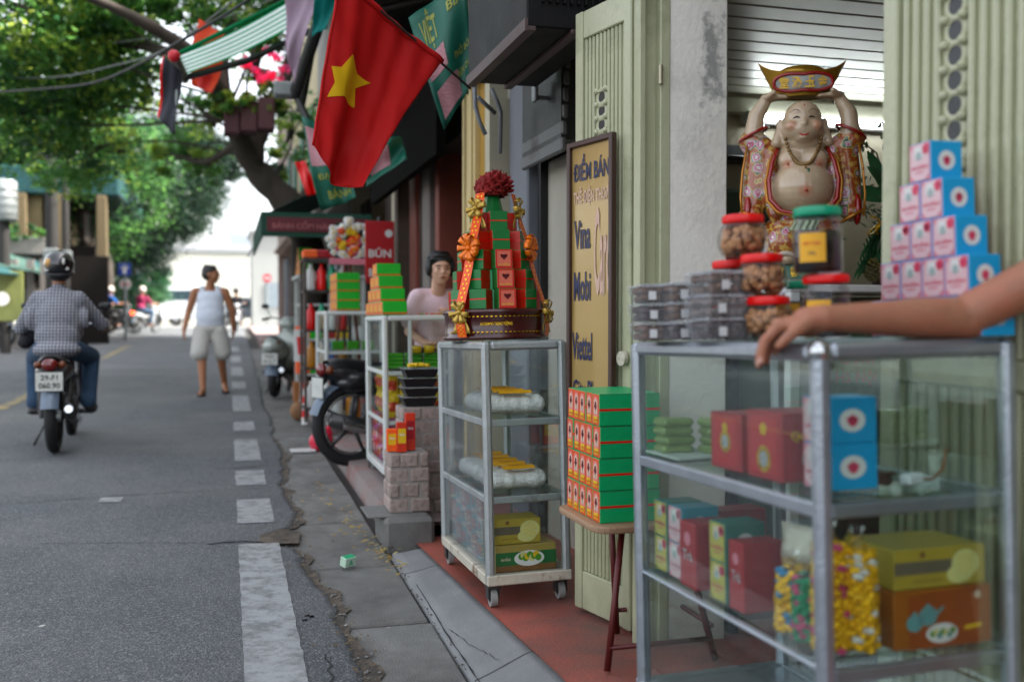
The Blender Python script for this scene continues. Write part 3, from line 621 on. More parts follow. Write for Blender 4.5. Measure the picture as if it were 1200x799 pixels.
# deep tin awning over the neighbours
aw = thing('tin_awning', 'dark corrugated tin awning over the shops behind the hanging green signs', 'awning', (0, 0, 0))
tin = M('rusty_dark_tin', (.035, .034, .036), .6, .3, .3, 5)
aw_s = obj('sheet', MB().grid(lambda u, v: (.78 + .8 * u, 4.6 + 3.4 * v, 3.10 + .22 * u + .02 * math.sin(v * 120)), 6, 160, tin), aw); solid(aw_s, .004)
for yv in (4.8, 6.2, 7.6): obj('rafter', MB().tube([(.80, yv, 3.06), (1.5, yv, 3.28)], .02, steel, 6), aw)
for yv in (6.2, 7.6): obj('brace', MB().tube([(.9, yv, 3.08), (1.5, yv, 2.6)], .015, steel, 6), aw)
# ================================================================ GLASS CABINETS
def cabinet(label, origin, wx, ly, h, shelves, tilt=-1.4, lean=-1.0, tube=.034, metal=alu, base=.085, pm=pane, tray_m=None, mids=(), castors=True, shelf_glass_on=True, ball=False, sheet_back=False, thin=()):
    T = Matrix.Translation(origin) @ Matrix.Rotation(R(tilt), 4, 'X') @ Matrix.Rotation(R(lean), 4, 'Y')
    t = thing('display_cabinet', label, 'cabinet', M4=T, group='glass display cabinets on the pavement'); r = tube / 2
    tray_m = tray_m or metal
    for x in (r, wx - r):
        for y in (r, ly - r): obj('post', MB().box((x, y, (base + h) / 2), (tube, tube, h - base), metal, bev=r * .6), t)
    for m in mids: obj('post', MB().box((m, r, (base + h) / 2), (tube * .7, tube * .7, h - base), metal, bev=r * .3), t)
    if ball:
        for x, y in ((r, r),): obj('corner_cap', MB().ell((x, y, h - r), (r * 1.35, r * 1.35, r * 1.3), chrome, 18), t)
    zt = h - r
    for y in (r, ly - r): obj('rail', MB().box((wx / 2, y, zt), (wx - 2 * tube, tube, tube), metal, bev=r * .55), t)
    for x in (r, wx - r): obj('rail', MB().box((x, ly / 2, zt), (tube, ly - 2 * tube, tube), metal, bev=r * .55), t)
    obj('glass_top', MB().box((wx / 2, ly / 2, h + .001), (wx - tube, ly - tube, .005), shelf_glass), t)
    # base frame, rusty
    bz = base + .02
    for y in (r, ly - r): obj('base_rail', MB().box((wx / 2, y - (.003 if y < .1 else -.003), bz), (wx - .001, tube, .04), tray_m, bev=.004), t)
    for x in (r, wx - r): obj('base_rail', MB().box((x - (.003 if x < .1 else -.003), ly / 2, bz), (tube, ly - 2 * tube + .002, .04), tray_m, bev=.004), t)
    obj('tray', MB().box((wx / 2, ly / 2, bz + .012), (wx - 2 * tube, ly - 2 * tube, .006), tray_m), t)
    for z in shelves:
        obj('glass_shelf', MB().box((wx / 2, ly / 2, z - .004), (wx - 2 * tube - .004, ly - 2 * tube, .006), shelf_glass), t)
        for y in (r, ly - r): obj('shelf_rail', MB().box((wx / 2, y, z - .022), (wx - 2 * tube, tube * .5, .026), metal, bev=.003), t)
        for x in (r, wx - r): obj('shelf_rail', MB().box((x, ly / 2, z - (.010 if z in thin else .022)), (tube * .5, ly - 2 * tube, .008 if z in thin else .026), metal, bev=.003), t)
    hh = h - base - .04 - tube; zc = base + .04 + hh / 2
    obj('glass_pane', MB().box((r, ly / 2, zc), (.004, ly - 2 * tube, hh), pm), t)
    obj('glass_pane', MB().box((wx - r, ly / 2, zc), (.004, ly - 2 * tube, hh), pane), t)
    obj('glass_pane', MB().box((wx / 2, r - .012, zc), (wx - 2 * tube, .004, hh), pane if pm is pane_dusty else pm), t)
    obj('glass_pane', MB().box((wx / 2, ly - r, zc), (wx - 2 * tube, .004, hh), pane_dusty if sheet_back else pane), t)
    if castors:
        for x, y in ((.03, .04), (wx - .03, .06), (.03, ly - .05), (wx - .03, ly - .05)):
            c = obj('caster', MB().box((x, y, base - .008), (.05, .05, .012), steel, bev=.002).box((x - .02, y, base - .03), (.004, .04, .05), steel).box((x + .02, y, base - .03), (.004, .04, .05), steel), t)
            obj('wheel', MB().cyl((x - .012, y, .034), (x + .012, y, .034), .034, M('worn_grey_rubber', (.30, .30, .29), .7, 0, .2, 20), n=20).cyl((x - .014, y, .034), (x + .014, y, .034), .016, steel), c)
    t['_'] = 0; del t['_']
    return t, T
def on(T, x, y, z, rz=0): return T @ Matrix.Translation((x, y, z)) @ Matrix.Rotation(R(rz), 4, 'Z')
c1, T1 = cabinet('nearest glass display cabinet with round aluminium rails, a bare arm resting on its top', (1.02, 1.53, fz(1.53)), .438, .86, 1.0, (.717, .418), -1.4, -.8, .033, alu, .085, pane_near, ball=True, castors=False, thin=(.418,))
c2, T2 = cabinet('glass display cabinet on castors holding bags of white rolls, under the ribboned gift tower', (.925, 3.575, fz(3.57)), .335, .84, 1.0, (.715, .425), -1.4, -.9, .034, alud, .085, pane_dusty, cream_rust)
c3, T3 = cabinet('white framed glass cabinet of yellow bags and red boxes beside the woman in pink', (.90, 5.98, g(6) + .075), .44, .80, 1.05, (.72, .42), -.4, -.4, .034, white_metal, .085, pane, white_metal, mids=(.17,))
c4, T4 = cabinet('far white framed glass cabinet behind the parked black motorbike, green boxes on its top', (.78, 8.5, g(8.5) + .08), .5, .9, 1.05, (.72, .42), 0, 0, .034, white_metal, .085, pane, white_metal)
for x in (.06, .36): obj('leg', MB().box((x, .08, .045), (.03, .03, .09), steel), c1); obj('leg', MB().box((x, .78, .045), (.03, .03, .09), steel), c1)

# ---------------------------------------------------------------- printed boxes
gr_box = M('green_print_card', (.015, .38, .17), .38, 0, .07, 20, rnd=.06); orange_card = M('orange_red_card', (.62, .13, .045), .4, 0, .08, 20); pinkpanel = M('pink_panel', (.72, .26, .24), .45)
yel = M('yellow_print', (.70, .50, .08), .45); dkred = M('dark_red_print', (.17, .012, .02), .5); ribbon_red = M('red_ribbon', (.62, .03, .025), .35); cream_p = M('cream_print', (.66, .55, .44), .5)
def tower_card(w_, h_):   # print of the tall pink panels, drawn on the face x<0
    pass
F = Matrix(((0, 0, -1, 0), (-1, 0, 0, 0), (0, 1, 0, 0), (0, 0, 0, 1)))   # text plane facing -X
FY = Matrix(((1, 0, 0, 0), (0, 0, -1, 0), (0, 1, 0, 0), (0, 0, 0, 1)))   # text plane facing -Y
def gift_box_mesh(lx=.2, wy=.058, hz=.098):
    mb = MB(); mb.box((0, 0, hz / 2), (lx, wy, hz), gr_box, bev=.0018, mats={'l': orange_card})
    x = -lx / 2 - .0008; Tf = Matrix.Translation((x, 0, hz / 2)) @ F
    def pl(pts, m_, z=0): mb.poly([(a, b, z) for a, b in pts], m_, Tf)
    w2, h2 = wy / 2, hz / 2
    pl([(-w2 * .72, -h2 * .42), (w2 * .72, -h2 * .42), (w2 * .72, h2 * .55), (w2 * .4, h2 * .82), (-w2 * .4, h2 * .82), (-w2 * .72, h2 * .55)], pinkpanel)
    pl([(-w2 * .45, -h2 * .3), (w2 * .45, -h2 * .3), (w2 * .45, h2 * .5), (0, h2 * .72), (-w2 * .45, h2 * .5)], cream_p, .0004)
    pl([(-w2 * .6, -h2 * .80), (w2 * .6, -h2 * .80), (w2 * .6, -h2 * .42), (-w2 * .6, -h2 * .42)], yel, .0004)
    for a, b, r in ((0, .38, .17), (-.15, .2, .15), (.15, .2, .15), (0, .06, .13)): mb.disc(Tf @ Matrix.Translation((a * w2, b * h2, .0008)), w2 * r * 1.5, dkred, 8)
    pl([(-w2 * .05, -h2 * .3), (w2 * .05, -h2 * .3), (w2 * .05, h2 * .1), (-w2 * .05, h2 * .1)], dkred, .0008)
    mb.text('AN HỒNG', Tf @ Matrix.Translation((0, -h2 * .62, .0008)), w2 * 1.05, h2 * .22, red)
    # red ribbon band round the long sides and lid seam
    mb.box((0, 0, hz * .50), (lx - .0006, wy + .0014, .007), ribbon_red)
    mb.box((0, 0, hz * .985), (lx - .004, wy + .0008, .0012), dirt)
    return mb.mesh('gift_box')
gbm = gift_box_mesh()
# stool with board carrying the stack
st = thing('folding_stool', 'stool with pale wooden seat and dark red iron legs holding the green gift boxes', 'stool', (1.27, 2.98, 0)); 
seat_z = .565; woodp = M('worn_pale_wood', (.36, .25, .17), .6, 0, .2, 7, .3, 60, stretch=(1, .3, 1), col2=(.22, .15, .11), mixat=.62); ironred = M('dark_red_iron', (.12, .022, .02), .45, .2, .2, 12)
def rrect(hx, hy, r, n=5):
    P = []
    for cx, cy, a0 in ((hx - r, hy - r, 0), (-hx + r, hy - r, 90), (-hx + r, -hy + r, 180), (hx - r, -hy + r, 270)):
        for i in range(n + 1): a = R(a0 + 90 * i / n); P.append((cx + r * math.cos(a), cy + r * math.sin(a)))
    return P
so_ = obj('seat', MB().prism(rrect(.215, .20, .06), .022, woodp), st, loc=(0, 0, seat_z - .022)); bm_ = so_.modifiers.new('round', 'BEVEL'); bm_.width = .006; bm_.segments = 2
f0 = fz(3) 
LG = {(-1, -1): ((-.18, -.20), (-.10, -.12)), (-1, 1): ((.0, .17), (-.05, .10)), (1, -1): ((.18, -.20), (.10, -.12)), (1, 1): ((.18, .17), (.10, .10))}
for k_, (a, b) in LG.items(): obj('leg', MB().tube([(a[0], a[1], f0 + .008 - .006 * k_[1]), ((a[0] + b[0]) / 2, (a[1] + b[1]) / 2, .33), (b[0], b[1], seat_z - .024)], .011, ironred, 8), st)
obj('crossbar', MB().tube([(-.17, -.19, f0 + .08), (.17, -.19, f0 + .08)], .008, ironred, 8), st); obj('crossbar', MB().tube([(.0, .165, f0 + .08), (.17, .165, f0 + .08)], .008, ironred, 8), st); obj('crossbar', MB().tube([(.172, -.19, f0 + .12), (.172, .165, f0 + .12)], .008, ironred, 8), st)
rows = ['bottom', 'second', 'third', 'top']; colsn = ['nearest', 'second nearest', 'middle', 'second farthest', 'farthest']
bx = 1.085 + .1
for r_ in range(4):
    for c_ in range(5):
        o = one('gift_box', gbm, f'{colsn[c_]} green gift box in the {rows[r_]} row of the stack on the stool', 'box', 'green gift boxes stacked on the stool', loc=(bx + random.uniform(-.002, .002), 2.865 + .0592 * c_, seat_z + .0992 * r_ + .001))
        o.rotation_euler.z = random.uniform(-.018, .018)

# ---------------------------------------------------------------- blue and pink boxes
blue = M('sky_blue_card', (.012, .36, .60), .38, 0, .05, 20, rnd=.05); pinkc = M('pale_pink_card', (.66, .50, .52), .42, 0, .06, 20, rnd=.05); rose = M('rose_print', (.60, .10, .17), .45); roseb = M('pale_rose_print', (.60, .26, .31), .45); gyp = M('grey_green_print', (.38, .44, .43), .5)
def flower(mb, T, r, m_):
    for i in range(5): a = i * 2 * math.pi / 5 + .3; mb.disc(T @ Matrix.Translation((r * .5 * math.cos(a), r * .5 * math.sin(a), 0)), r * .5, m_, 8)
def pink_box_mesh(body=blue, panel=pinkc, line=rose, wy=.066, lx=.075, hz=.0782, txt='AN HỒNG', edgec=None):
    mb = MB(); mb.box((0, 0, hz / 2), (lx, wy, hz), body, bev=.0016, mats={'l': edgec or roseb, 'r': edgec or roseb})
    Tf = Matrix.Translation((-lx / 2 - .0006, 0, hz / 2)) @ F; w2, h2 = wy / 2, hz / 2
    mb.poly([(a * w2, b * h2, 0) for a, b in ((-.86, -.62), (-.45, -.93), (.45, -.93), (.86, -.62), (.86, .6), (.5, .93), (-.5, .93), (-.86, .6))], panel, Tf)
    mb.poly([(a * w2, b * h2, .0004) for a, b in ((-.5, .25), (.2, .15), (.5, .45), (.45, .8), (-.4, .8))], cream_p if panel is not pinkc else M('white_cup_print', (.68, .68, .66), .5), Tf)
    mb.disc(Tf @ Matrix.Translation((-.05 * w2, .32 * h2, .0007)), w2 * .28, gyp, 10)
    flower(mb, Tf @ Matrix.Translation((.58 * w2, .62 * h2, .0009)), w2 * .34, line)
    mb.text(txt, Tf @ Matrix.Translation((0, -.22 * h2, .0008)), wy * .74, hz * .15, line)
    mb.poly([(a * w2, b * h2, .0006) for a, b in ((-.4, -.55), (.4, -.55), (.4, -.5), (-.4, -.5))], line, Tf)
    for s_, mt in ((-1, FY), (1, FY)):
        Ty = Matrix.Translation((0, s_ * (wy / 2 + .0006), hz / 2)) @ (Matrix.Rotation(math.pi, 4, 'Z') if s_ > 0 else Matrix()) @ FY
        mb.disc(Ty, hz * .25, white, 18); flower(mb, Ty @ Matrix.Translation((0, 0, .0005)), hz * .12, line); mb.disc(Ty @ Matrix.Translation((0, -hz * .07, .0007)), hz * .07, line, 8)
    return mb.mesh('tea_box')
pbm = pink_box_mesh()
zt1 = 1.005
rn = ['top', 'second from the top', 'middle', 'second from the bottom', 'bottom']
base_y = -.005; nm_pos = {1: ['only'], 2: ['nearer', 'farther'], 3: ['nearest', 'middle', 'farthest'], 4: ['nearest', 'second nearest', 'third nearest', 'farthest'], 5: ['nearest', 'second nearest', 'middle', 'fourth nearest', 'farthest']}
for r_ in range(5):
    n_ = 5 - r_
    for c_ in range(n_):
        m4 = on(T1, .388, base_y + .033 + .0663 * c_ + .0332 * r_, zt1 + .0785 * r_, random.uniform(-1, 1))
        one('tea_box', pbm, f'{nm_pos[n_][c_]} pink and blue box, pyramid row {rn[4 - r_]}, on the near cabinet', 'box', 'pink and blue boxes in a pyramid', M4=m4)

# ---------------------------------------------------------------- tubs and jars on cabinet 1
nutd = M('dark_dried_fruit', (.09, .05, .055), .5, 0, .4, 30, .3); nutb = M('dried_brown_fruit', (.22, .13, .09), .55, 0, .4, 30, .3); nutp = M('pale_brown_nuts', (.46, .27, .15), .5, 0, .3, 30, .3); label_w = M('white_label', (.7, .7, .7), .5)
frostlid = glass('frosted_lid', (.93, .94, .95), .30, .5, (.72, .74, .78), 12)
def tub_mesh_set(wx, wy, h, fill, seed):
    rnd = random.Random(seed); k = .86
    sh = MB(); bt_, tp = .42 * k, .5
    P = lambda f, z: [(x * wx * f, y * wy * f, z) for x, y in ((-1, -1), (1, -1), (1, 1), (-1, 1))]
    vs = P(.42, 0) + P(.49, h - .004); sh.add(vs, [(3, 2, 1, 0), (0, 1, 5, 4), (1, 2, 6, 5), (2, 3, 7, 6), (3, 0, 4, 7)], frostp)
    lid = MB().box((0, 0, h + .002), (wx, wy, .007), frostlid, bev=.002).box((0, 0, h + .0065), (wx * .86, wy * .86, .002), frostlid, bev=.0008)
    con = MB()
    nx, ny, nz = max(3, int(wx / .02)), max(3, int(wy / .02)), max(2, int(h / .017))
    for i in range(nx):
        for j in range(ny):
            for q in range(nz):
                if 0 < i < nx - 1 and 0 < j < ny - 1 and q < nz - 1: continue
                f = .80 + .1 * q / nz; con.ell(((i + .5 - nx / 2) / nx * wx * f + rnd.uniform(-.002, .002), (j + .5 - ny / 2) / ny * wy * f, .010 + q * (h - .018) / max(1, nz - 1) + rnd.uniform(-.002, .002)), [rnd.uniform(.009, .012) for _ in range(3)], fill, 6, rot=(rnd.random() * 3, rnd.random() * 3, 0))
    return sh.mesh('tub_wall'), lid.mesh('lid'), con.mesh('contents')
def tub(label, T, x, y, z, wx, wy, h, fill, seed, rz=0, cat='tub', group='clear tubs of dried fruit'):
    t = thing('plastic_tub', label, cat, M4=on(T, x, y, z, rz), group=group); a, b, c = tub_mesh_set(wx, wy, h, fill, seed)
    obj('tub_wall', a, t); obj('lid', b, t); c_ = obj('contents', c, t); c_['kind'] = 'stuff'
    obj('price_sticker', MB().box((-wx * .15, -wy * .475, h * .45), (.018, .002, .020), label_w), t); return t
lv = ['bottom', 'middle', 'top']
def loc1(px, py, D): return T1.inverted() @ U(px, py, D)
for i, (px, D, wx, fl_) in enumerate(((764, 2.42, .085, nutb), (801, 2.36, .09, nutd))):
    p = loc1(px, 396, D)
    for k_ in range(3): tub(f'{lv[k_]} clear tub in the {"leftmost" if i == 0 else "second"} small stack on the near cabinet', T1, p.x, p.y, 1.005 + .0455 * k_, wx, .10, .037, (nutb, nutd, nutb)[(k_ + i) % 3], i * 5 + k_, random.uniform(-6, 6))
p = loc1(841, 398, 2.20)
for k_ in range(3): tub(f'{lv[k_]} large clear tub in the stack beside the red lidded jars', T1, p.x + (.004, 0, .006)[k_], p.y, 1.005 + .0505 * k_, .115, .11, .042, (nutd, M('pale_grey_nuts', (.32, .27, .25), .5, 0, .3, 30, .3), nutb)[k_], 30 + k_, 3 * k_)
redlid = M('red_plastic_lid', (.70, .035, .02), .32, 0, .05); greenlid = M('green_plastic_lid', (.0, .36, .22), .32, 0, .05); honey = M('dark_syrup', (.018, .010, .010), .12, 0, .2, 8, coat=.6); ylabel = M('yellow_label', (.70, .42, .05), .5)
def nutfill(R_, z0, z1, n, m_, seed, prof):
    mb = MB(); rnd = random.Random(seed)
    for _ in range(n):
        z = rnd.uniform(z0, z1); a = rnd.random() * 6.28; r = prof(z) * math.sqrt(rnd.uniform(.45, .82)); mb.ell((r * math.cos(a), r * math.sin(a), z), (rnd.uniform(.009, .013), rnd.uniform(.008, .011), rnd.uniform(.007, .010)), m_, 7, rot=(rnd.random() * 3, rnd.random() * 3, 0))
    return mb
def ribbed(R_, z0, z1, m_, n=56, ribs=14):
    mb = MB(); k = 14; vs = []
    for i in range(k + 1):
        t = i / k; z = z0 + (z1 - z0) * t; rr = R_ * (.60 + .40 * math.sin(math.pi * (.12 + .80 * t)) ** .7)
        for j in range(n): a = 2 * math.pi * j / n; q = rr * (1 + .022 * math.cos(ribs * a) * math.sin(math.pi * t)); vs.append((q * math.cos(a), q * math.sin(a), z))
    mb.add(vs, [(i * n + j, i * n + (j + 1) % n, (i + 1) * n + (j + 1) % n, (i + 1) * n + j) for i in range(k) for j in range(n)] + [tuple(range(n))[::-1]], m_, True); return mb
nutjar_w = ribbed(.062, 0, .080, clearp).mesh('jar_wall'); nutjar_c = nutfill(.056, .010, .066, 110, nutp, 3, lambda z: .054 * (.62 + .38 * math.sin(math.pi * (.12 + .8 * z / .08)))).mesh('contents')
def lidmesh(r, h, m_):
    mb = MB(); mb.lathe([(0, 0), (r * .96, 0), (r, .003), (r, h - .004), (r * .95, h), (0, h)], m_, 32)
    for i in range(32): a = i * math.pi / 16; mb.box((r * math.cos(a), r * math.sin(a), h * .5), (.002, .002, h * .7), m_, rz=a)
    return mb.mesh('lid')
lid_n = lidmesh(.049, .020, redlid)
def nutjar(label, m4):
    t = thing('nut_jar', label, 'jar', M4=m4 @ Matrix.Scale(.92, 4), group='red lidded jars of nuts'); obj('jar_wall', nutjar_w, t); c_ = obj('contents', nutjar_c, t); c_['kind'] = 'stuff'; obj('lid', lid_n, t, loc=(0, 0, .080)); return t
def at1(px, D, z, rz=0): q = loc1(px, 390, D); return on(T1, q.x, q.y, z, rz)
nutjar('red lidded jar of nuts at the bottom of the jar pile, beside the hand', at1(901, 2.16, 1.005))
nutjar('red lidded nut jar at the bottom, mostly hidden behind the large clear tubs', at1(855, 2.36, 1.005, 20))
nutjar('red lidded ribbed jar of nuts in the middle row directly right of the clear tubs', at1(894, 2.18, 1.098, 40))
nutjar('red lidded nut jar of the middle row, only its lid showing behind the tubs', at1(859, 2.36, 1.098, 60))
nutjar('topmost red lidded ribbed jar of nuts in front of the plaster pillar', at1(873, 2.24, 1.191, 80))
def darkjar(label, m4, lidm, sc_=.91):
    t = thing('syrup_jar', label, 'jar', M4=m4 @ Matrix.Scale(sc_, 4), group='jars of dark syrup')
    obj('jar_wall', MB().lathe([(0, 0), (.048, 0), (.053, .006), (.053, .100), (.048, .116), (.044, .120), (.044, .126)], clearp, 36), t)
    c_ = obj('contents', MB().lathe([(0, .003), (.046, .003), (.050, .008), (.050, .092), (0, .094)], honey, 30), t)
    obj('lid', lidmesh(.050, .020, lidm), t, loc=(0, 0, .124))
    mb = MB(); mb.grid(lambda u, v: (.0536 * math.cos(R(-175 + 62 * u)), .0536 * math.sin(R(-175 + 62 * u)), .024 + .062 * v), 10, 1, ylabel); obj('label', mb, t)
    T_ = Matrix.Rotation(R(-144 + 90), 4, 'Z') @ Matrix.Translation((0, -.0545, .064)) @ FY
    obj('label_print', MB().text('MẬT ONG', T_, .036, .009, red).box((0, 0, 0), (.0001, .0001, .0001), red, T=T_).text('500g', T_ @ Matrix.Translation((0, -.022, 0)), .016, .007, navy), t); return t
darkjar('dark syrup jar with red lid and yellow label just behind the wrist', at1(969, 2.06, 1.005), redlid)
darkjar('small green lidded dark jar between the nut jars and the red lidded syrup jar', at1(925, 2.30, 1.005, 20), greenlid)
darkjar('large green lidded jar of dark syrup on top in front of the statue', at1(960, 2.06, 1.138, 8), greenlid, .95)

# gold tinsel bit beside the jars
tn = MB(); rnd_ = random.Random(5); q = U(1003, 372, 2.05)
for _ in range(40):
    d = V((rnd_.uniform(-1, 1), rnd_.uniform(-1, 1), rnd_.uniform(-.2, 1.3))) * .018; s_ = V((rnd_.uniform(-1, 1), rnd_.uniform(-1, 1), rnd_.uniform(-1, 1))) * .003; tn.poly([q + V((0, 0, -.02)), q + d + s_, q + d - s_], gold)
one('tinsel', tn, 'bit of shiny gold tinsel behind the wrist next to the red lidded syrup jar', 'tinsel')

# ---------------------------------------------------------------- inside cabinet 1
zs, zl = .718, .419
gpk = M('pale_green_wrapped_cake', (.26, .34, .15), .35, 0, .2, 25, .4, 40, coat=.3)
pk = MB().box((0, 0, .012), (.085, .075, .022), gpk, bev=.008)
pkm = pk.mesh('wrapped_cake'); pn = ['bottom', 'second', 'third', 'top']
for i, (x, y) in enumerate(((.075, .76), (.17, .70), (.27, .72))):
    for k_ in range(4): one('wrapped_cake', pkm, f'{pn[k_]} green wrapped cake in the {("left", "middle", "right")[i]} stack inside the near cabinet', 'cake', 'green wrapped cakes', M4=on(T1, x + random.uniform(-.003, .003), y, zs + .0225 * k_, random.uniform(-7, 7)))
cream_tray = one('paper_tray', MB().box((0, 0, .003), (.34, .20, .004), M('pale_paper', (.5, .55, .5), .6)), 'pale paper sheet laid under the green wrapped cakes', 'tray', M4=on(T1, .19, .715, zs - .0005))
crim = M('crimson_card', (.36, .02, .035), .4, 0, .1, 20); silver = M('silver_foil_print', (.6, .6, .62), .3, .6)
def redbox(label, m4, lx, wy, hz, k_):
    t = thing('red_gift_carton', label, 'box', M4=m4, group='crimson cartons on the upper shelf'); obj('carton', MB().box((0, 0, hz / 2), (lx, wy, hz), crim, bev=.002), t)
    Tf = Matrix.Translation((-lx / 2 - .0008, 0, hz / 2)) @ F; mb = MB(); mb.poly([(-.38 * wy, -.42 * hz, 0), (.38 * wy, -.42 * hz, 0), (.38 * wy, .42 * hz, 0), (-.38 * wy, .42 * hz, 0)], M('dull_red_print', (.46, .04, .05), .45), Tf)
    mb.disc(Tf @ Matrix.Translation((0, 0 if k_ else -.2 * hz, .0006)), hz * .20, gold, 16); mb.disc(Tf @ Matrix.Translation((.0, 0 if k_ else -.2 * hz, .001)), hz * .12, silver, 16)
    flower(mb, Tf @ Matrix.Translation((0, .24 * hz, .0008)), hz * .1, yel)
    obj('print', mb, t); mb = MB(); Ty = Matrix.Translation((0, -wy / 2 - .0008, hz / 2)) @ FY
    mb.disc(Ty @ Matrix.Translation((.0, -.16 * hz, .0004)), hz * .15, silver, 16); mb.poly([(-.42 * lx, -.45 * hz, 0), (.42 * lx, -.45 * hz, 0), (.42 * lx, .45 * hz, 0), (-.42 * lx, .45 * hz, 0)], M('dull_red_print', ()), Ty)
    mb.text('Quà Tết', Ty @ Matrix.Translation((0, .18 * hz, .0008)), lx * .7, hz * .2, yel); obj('print', mb, t); return t
redbox('crimson carton with a gold medallion on the upper shelf, next to the green cakes', on(T1, .115, .44, zs, 0), .13, .14, .125, 1)
redbox('crimson carton with a silver seal on the upper shelf, touching the pink box', on(T1, .115, .275, zs, 0), .13, .14, .140, 0)
for k_, (nme) in enumerate(('lower', 'upper')): one('tea_box', pbm, f'{nme} pink and blue box inside the near cabinet behind its corner post', 'box', 'pink and blue boxes inside the near cabinet', M4=on(T1, .125 , .12, zs + .0885 * k_ + .001, 0) @ Matrix.Diagonal((1.45, 1.25, 1.12, 1)))
# plug adaptor and cables
ad = thing('plug_adaptor', 'white plug adaptor with a brown cable lying on the upper shelf of the near cabinet', 'adaptor', M4=on(T1, .27, .10, zs, 20))
obj('body', MB().box((0, 0, .011), (.05, .024, .02), M('white_plastic', (.7, .75, .76), .35), bev=.004), ad)
obj('cable', MB().tube([(.025, 0, .01), (.05, -.01, .006), (.08, 0, .006), (.11, .0, .02), (.125, 0, .06)], .003, M('brown_cable', (.28, .15, .08), .5), 6), ad)
cb = MB()
for i in range(5): a0 = i * .7; cb.tube([(.028 * math.cos(a) * (1 + .1 * i) + .006 * math.sin(i * 2), .022 * math.sin(a), .006 + .004 * i + .004 * math.sin(a * 2 + i)) for a in [a0 + 2 * math.pi * q / 12 for q in range(12)]], .0035, M('dark_brown_cable', (.10, .06, .045), .5), 6, closed=True)
one('cable_coil', cb, 'dark coiled cable beside the white plug adaptor', 'cable', M4=on(T1, .20, .12, zs, 0))
# lower shelf
ybox = pink_box_mesh(M('teal_card', (.02, .20, .17), .4, 0, .08), M('yellow_green_card', (.52, .46, .16), .45), rose, .075, .10, .088, 'AN HỒNG', M('olive_edge', (.36, .34, .12), .5))
bbox = pink_box_mesh(M('turquoise_card', (.04, .30, .38), .4, 0, .08), pinkc, roseb, .075, .10, .088)
ls = [(.09, .775, ybox, 'yellow and teal', 2), (.09, .69, bbox, 'white and turquoise', 2), (.09, .47, ybox, 'yellow and teal', 2)]
for i, (x, y, me, cn, n_) in enumerate(ls):
    for k_ in range(n_): one('tea_box', me, f'{("lower", "upper")[k_]} {cn} box {("at the far end", "second along", "in the middle")[i]} of the near cabinet lower shelf', 'box', 'printed boxes on the lower shelf', M4=on(T1, x, y, zl + .0885 * k_ + .001, 0))
def slab(label, m4, d, cm, txt='Trà'):
    t = thing('flat_carton', label, 'box', M4=m4); obj('carton', MB().box((0, 0, d[2] / 2), d, cm, bev=.002), t)
    mb = MB(); Tf = Matrix.Translation((-d[0] / 2 - .0008, 0, d[2] / 2)) @ F; mb.text(txt, Tf, d[1] * .6, d[2] * .16, silver); mb.disc(Tf @ Matrix.Translation((0, d[2] * .25, 0)), d[1] * .2, roseb, 14); obj('print', mb, t); return t
slab('tall crimson carton leaning between the turquoise box and the middle yellow box', on(T1, .085, .60, zl), (.11, .085, .155), crim)
slab('tall crimson carton on the lower shelf in front of the middle yellow box', on(T1, .09, .385, zl), (.10, .065, .15), crim)
slab('crimson carton at the very far end of the lower shelf', on(T1, .24, .76, zl), (.14, .08, .15), crim)
bag = M('silver_pouch', (.50, .46, .40), .35, .3, .25, 12, .6, 30); pouch_y = M('gold_yellow_pouch', (.46, .33, .05), .3, .5, .2, 12, .5, 40)
def pouch(label, m4, w_, h_, th, m_, m2=None, group=None):
    t = thing('snack_pouch', label, 'bag', M4=m4, group=group); rnd = random.Random(label)
    ph = rnd.random() * 6
    def fn(s):
        def f(u, v):
            b = math.sin(math.pi * u) ** .6 * math.sin(math.pi * min(1, v * .97 + .03)) ** .5; wv = .003 * math.sin(v * 17 + ph) + .003 * math.sin(u * 13 + v * 9 + ph)
            return (s * (th / 2 * b + wv * b * 1.5), (u - .5) * w_ * (1 - .06 * math.sin(math.pi * v)), v * h_)
        return f
    mb = MB(); mb.grid(fn(1), 10, 12, m_); mb.grid(fn(-1), 10, 12, m_); obj('bag', mb, t)
    if m2: mb = MB(); mb.grid(lambda u, v: (fn(-1)(.15 + .7 * u, .25 + .4 * v)[0] - .0015, fn(-1)(.15 + .7 * u, .25 + .4 * v)[1], fn(-1)(.15 + .7 * u, .25 + .4 * v)[2]), 6, 5, m2); obj('label', mb, t)
    return t
pouch('tall silver and tan snack pouch standing on the lower shelf of the near cabinet', on(T1, .13, .27, zl, 10), .12, .20, .05, bag, M('tan_print', (.45, .33, .2), .5))
pouch('gold snack pouch leaning behind the silver pouch', on(T1, .20, .20, zl, -30), .10, .19, .05, pouch_y, black)
candy_cols = [gold, M('pink_foil', (.6, .12, .25), .3, .6), M('green_foil', (.05, .35, .2), .3, .6), M('white_foil', (.75, .75, .72), .3, .3), M('blue_foil', (.08, .3, .5), .3, .6)]
gcandy = M('gold_sweet_wrapper', (.85, .55, .06), .25, .5, .35, 60, .5, 90)
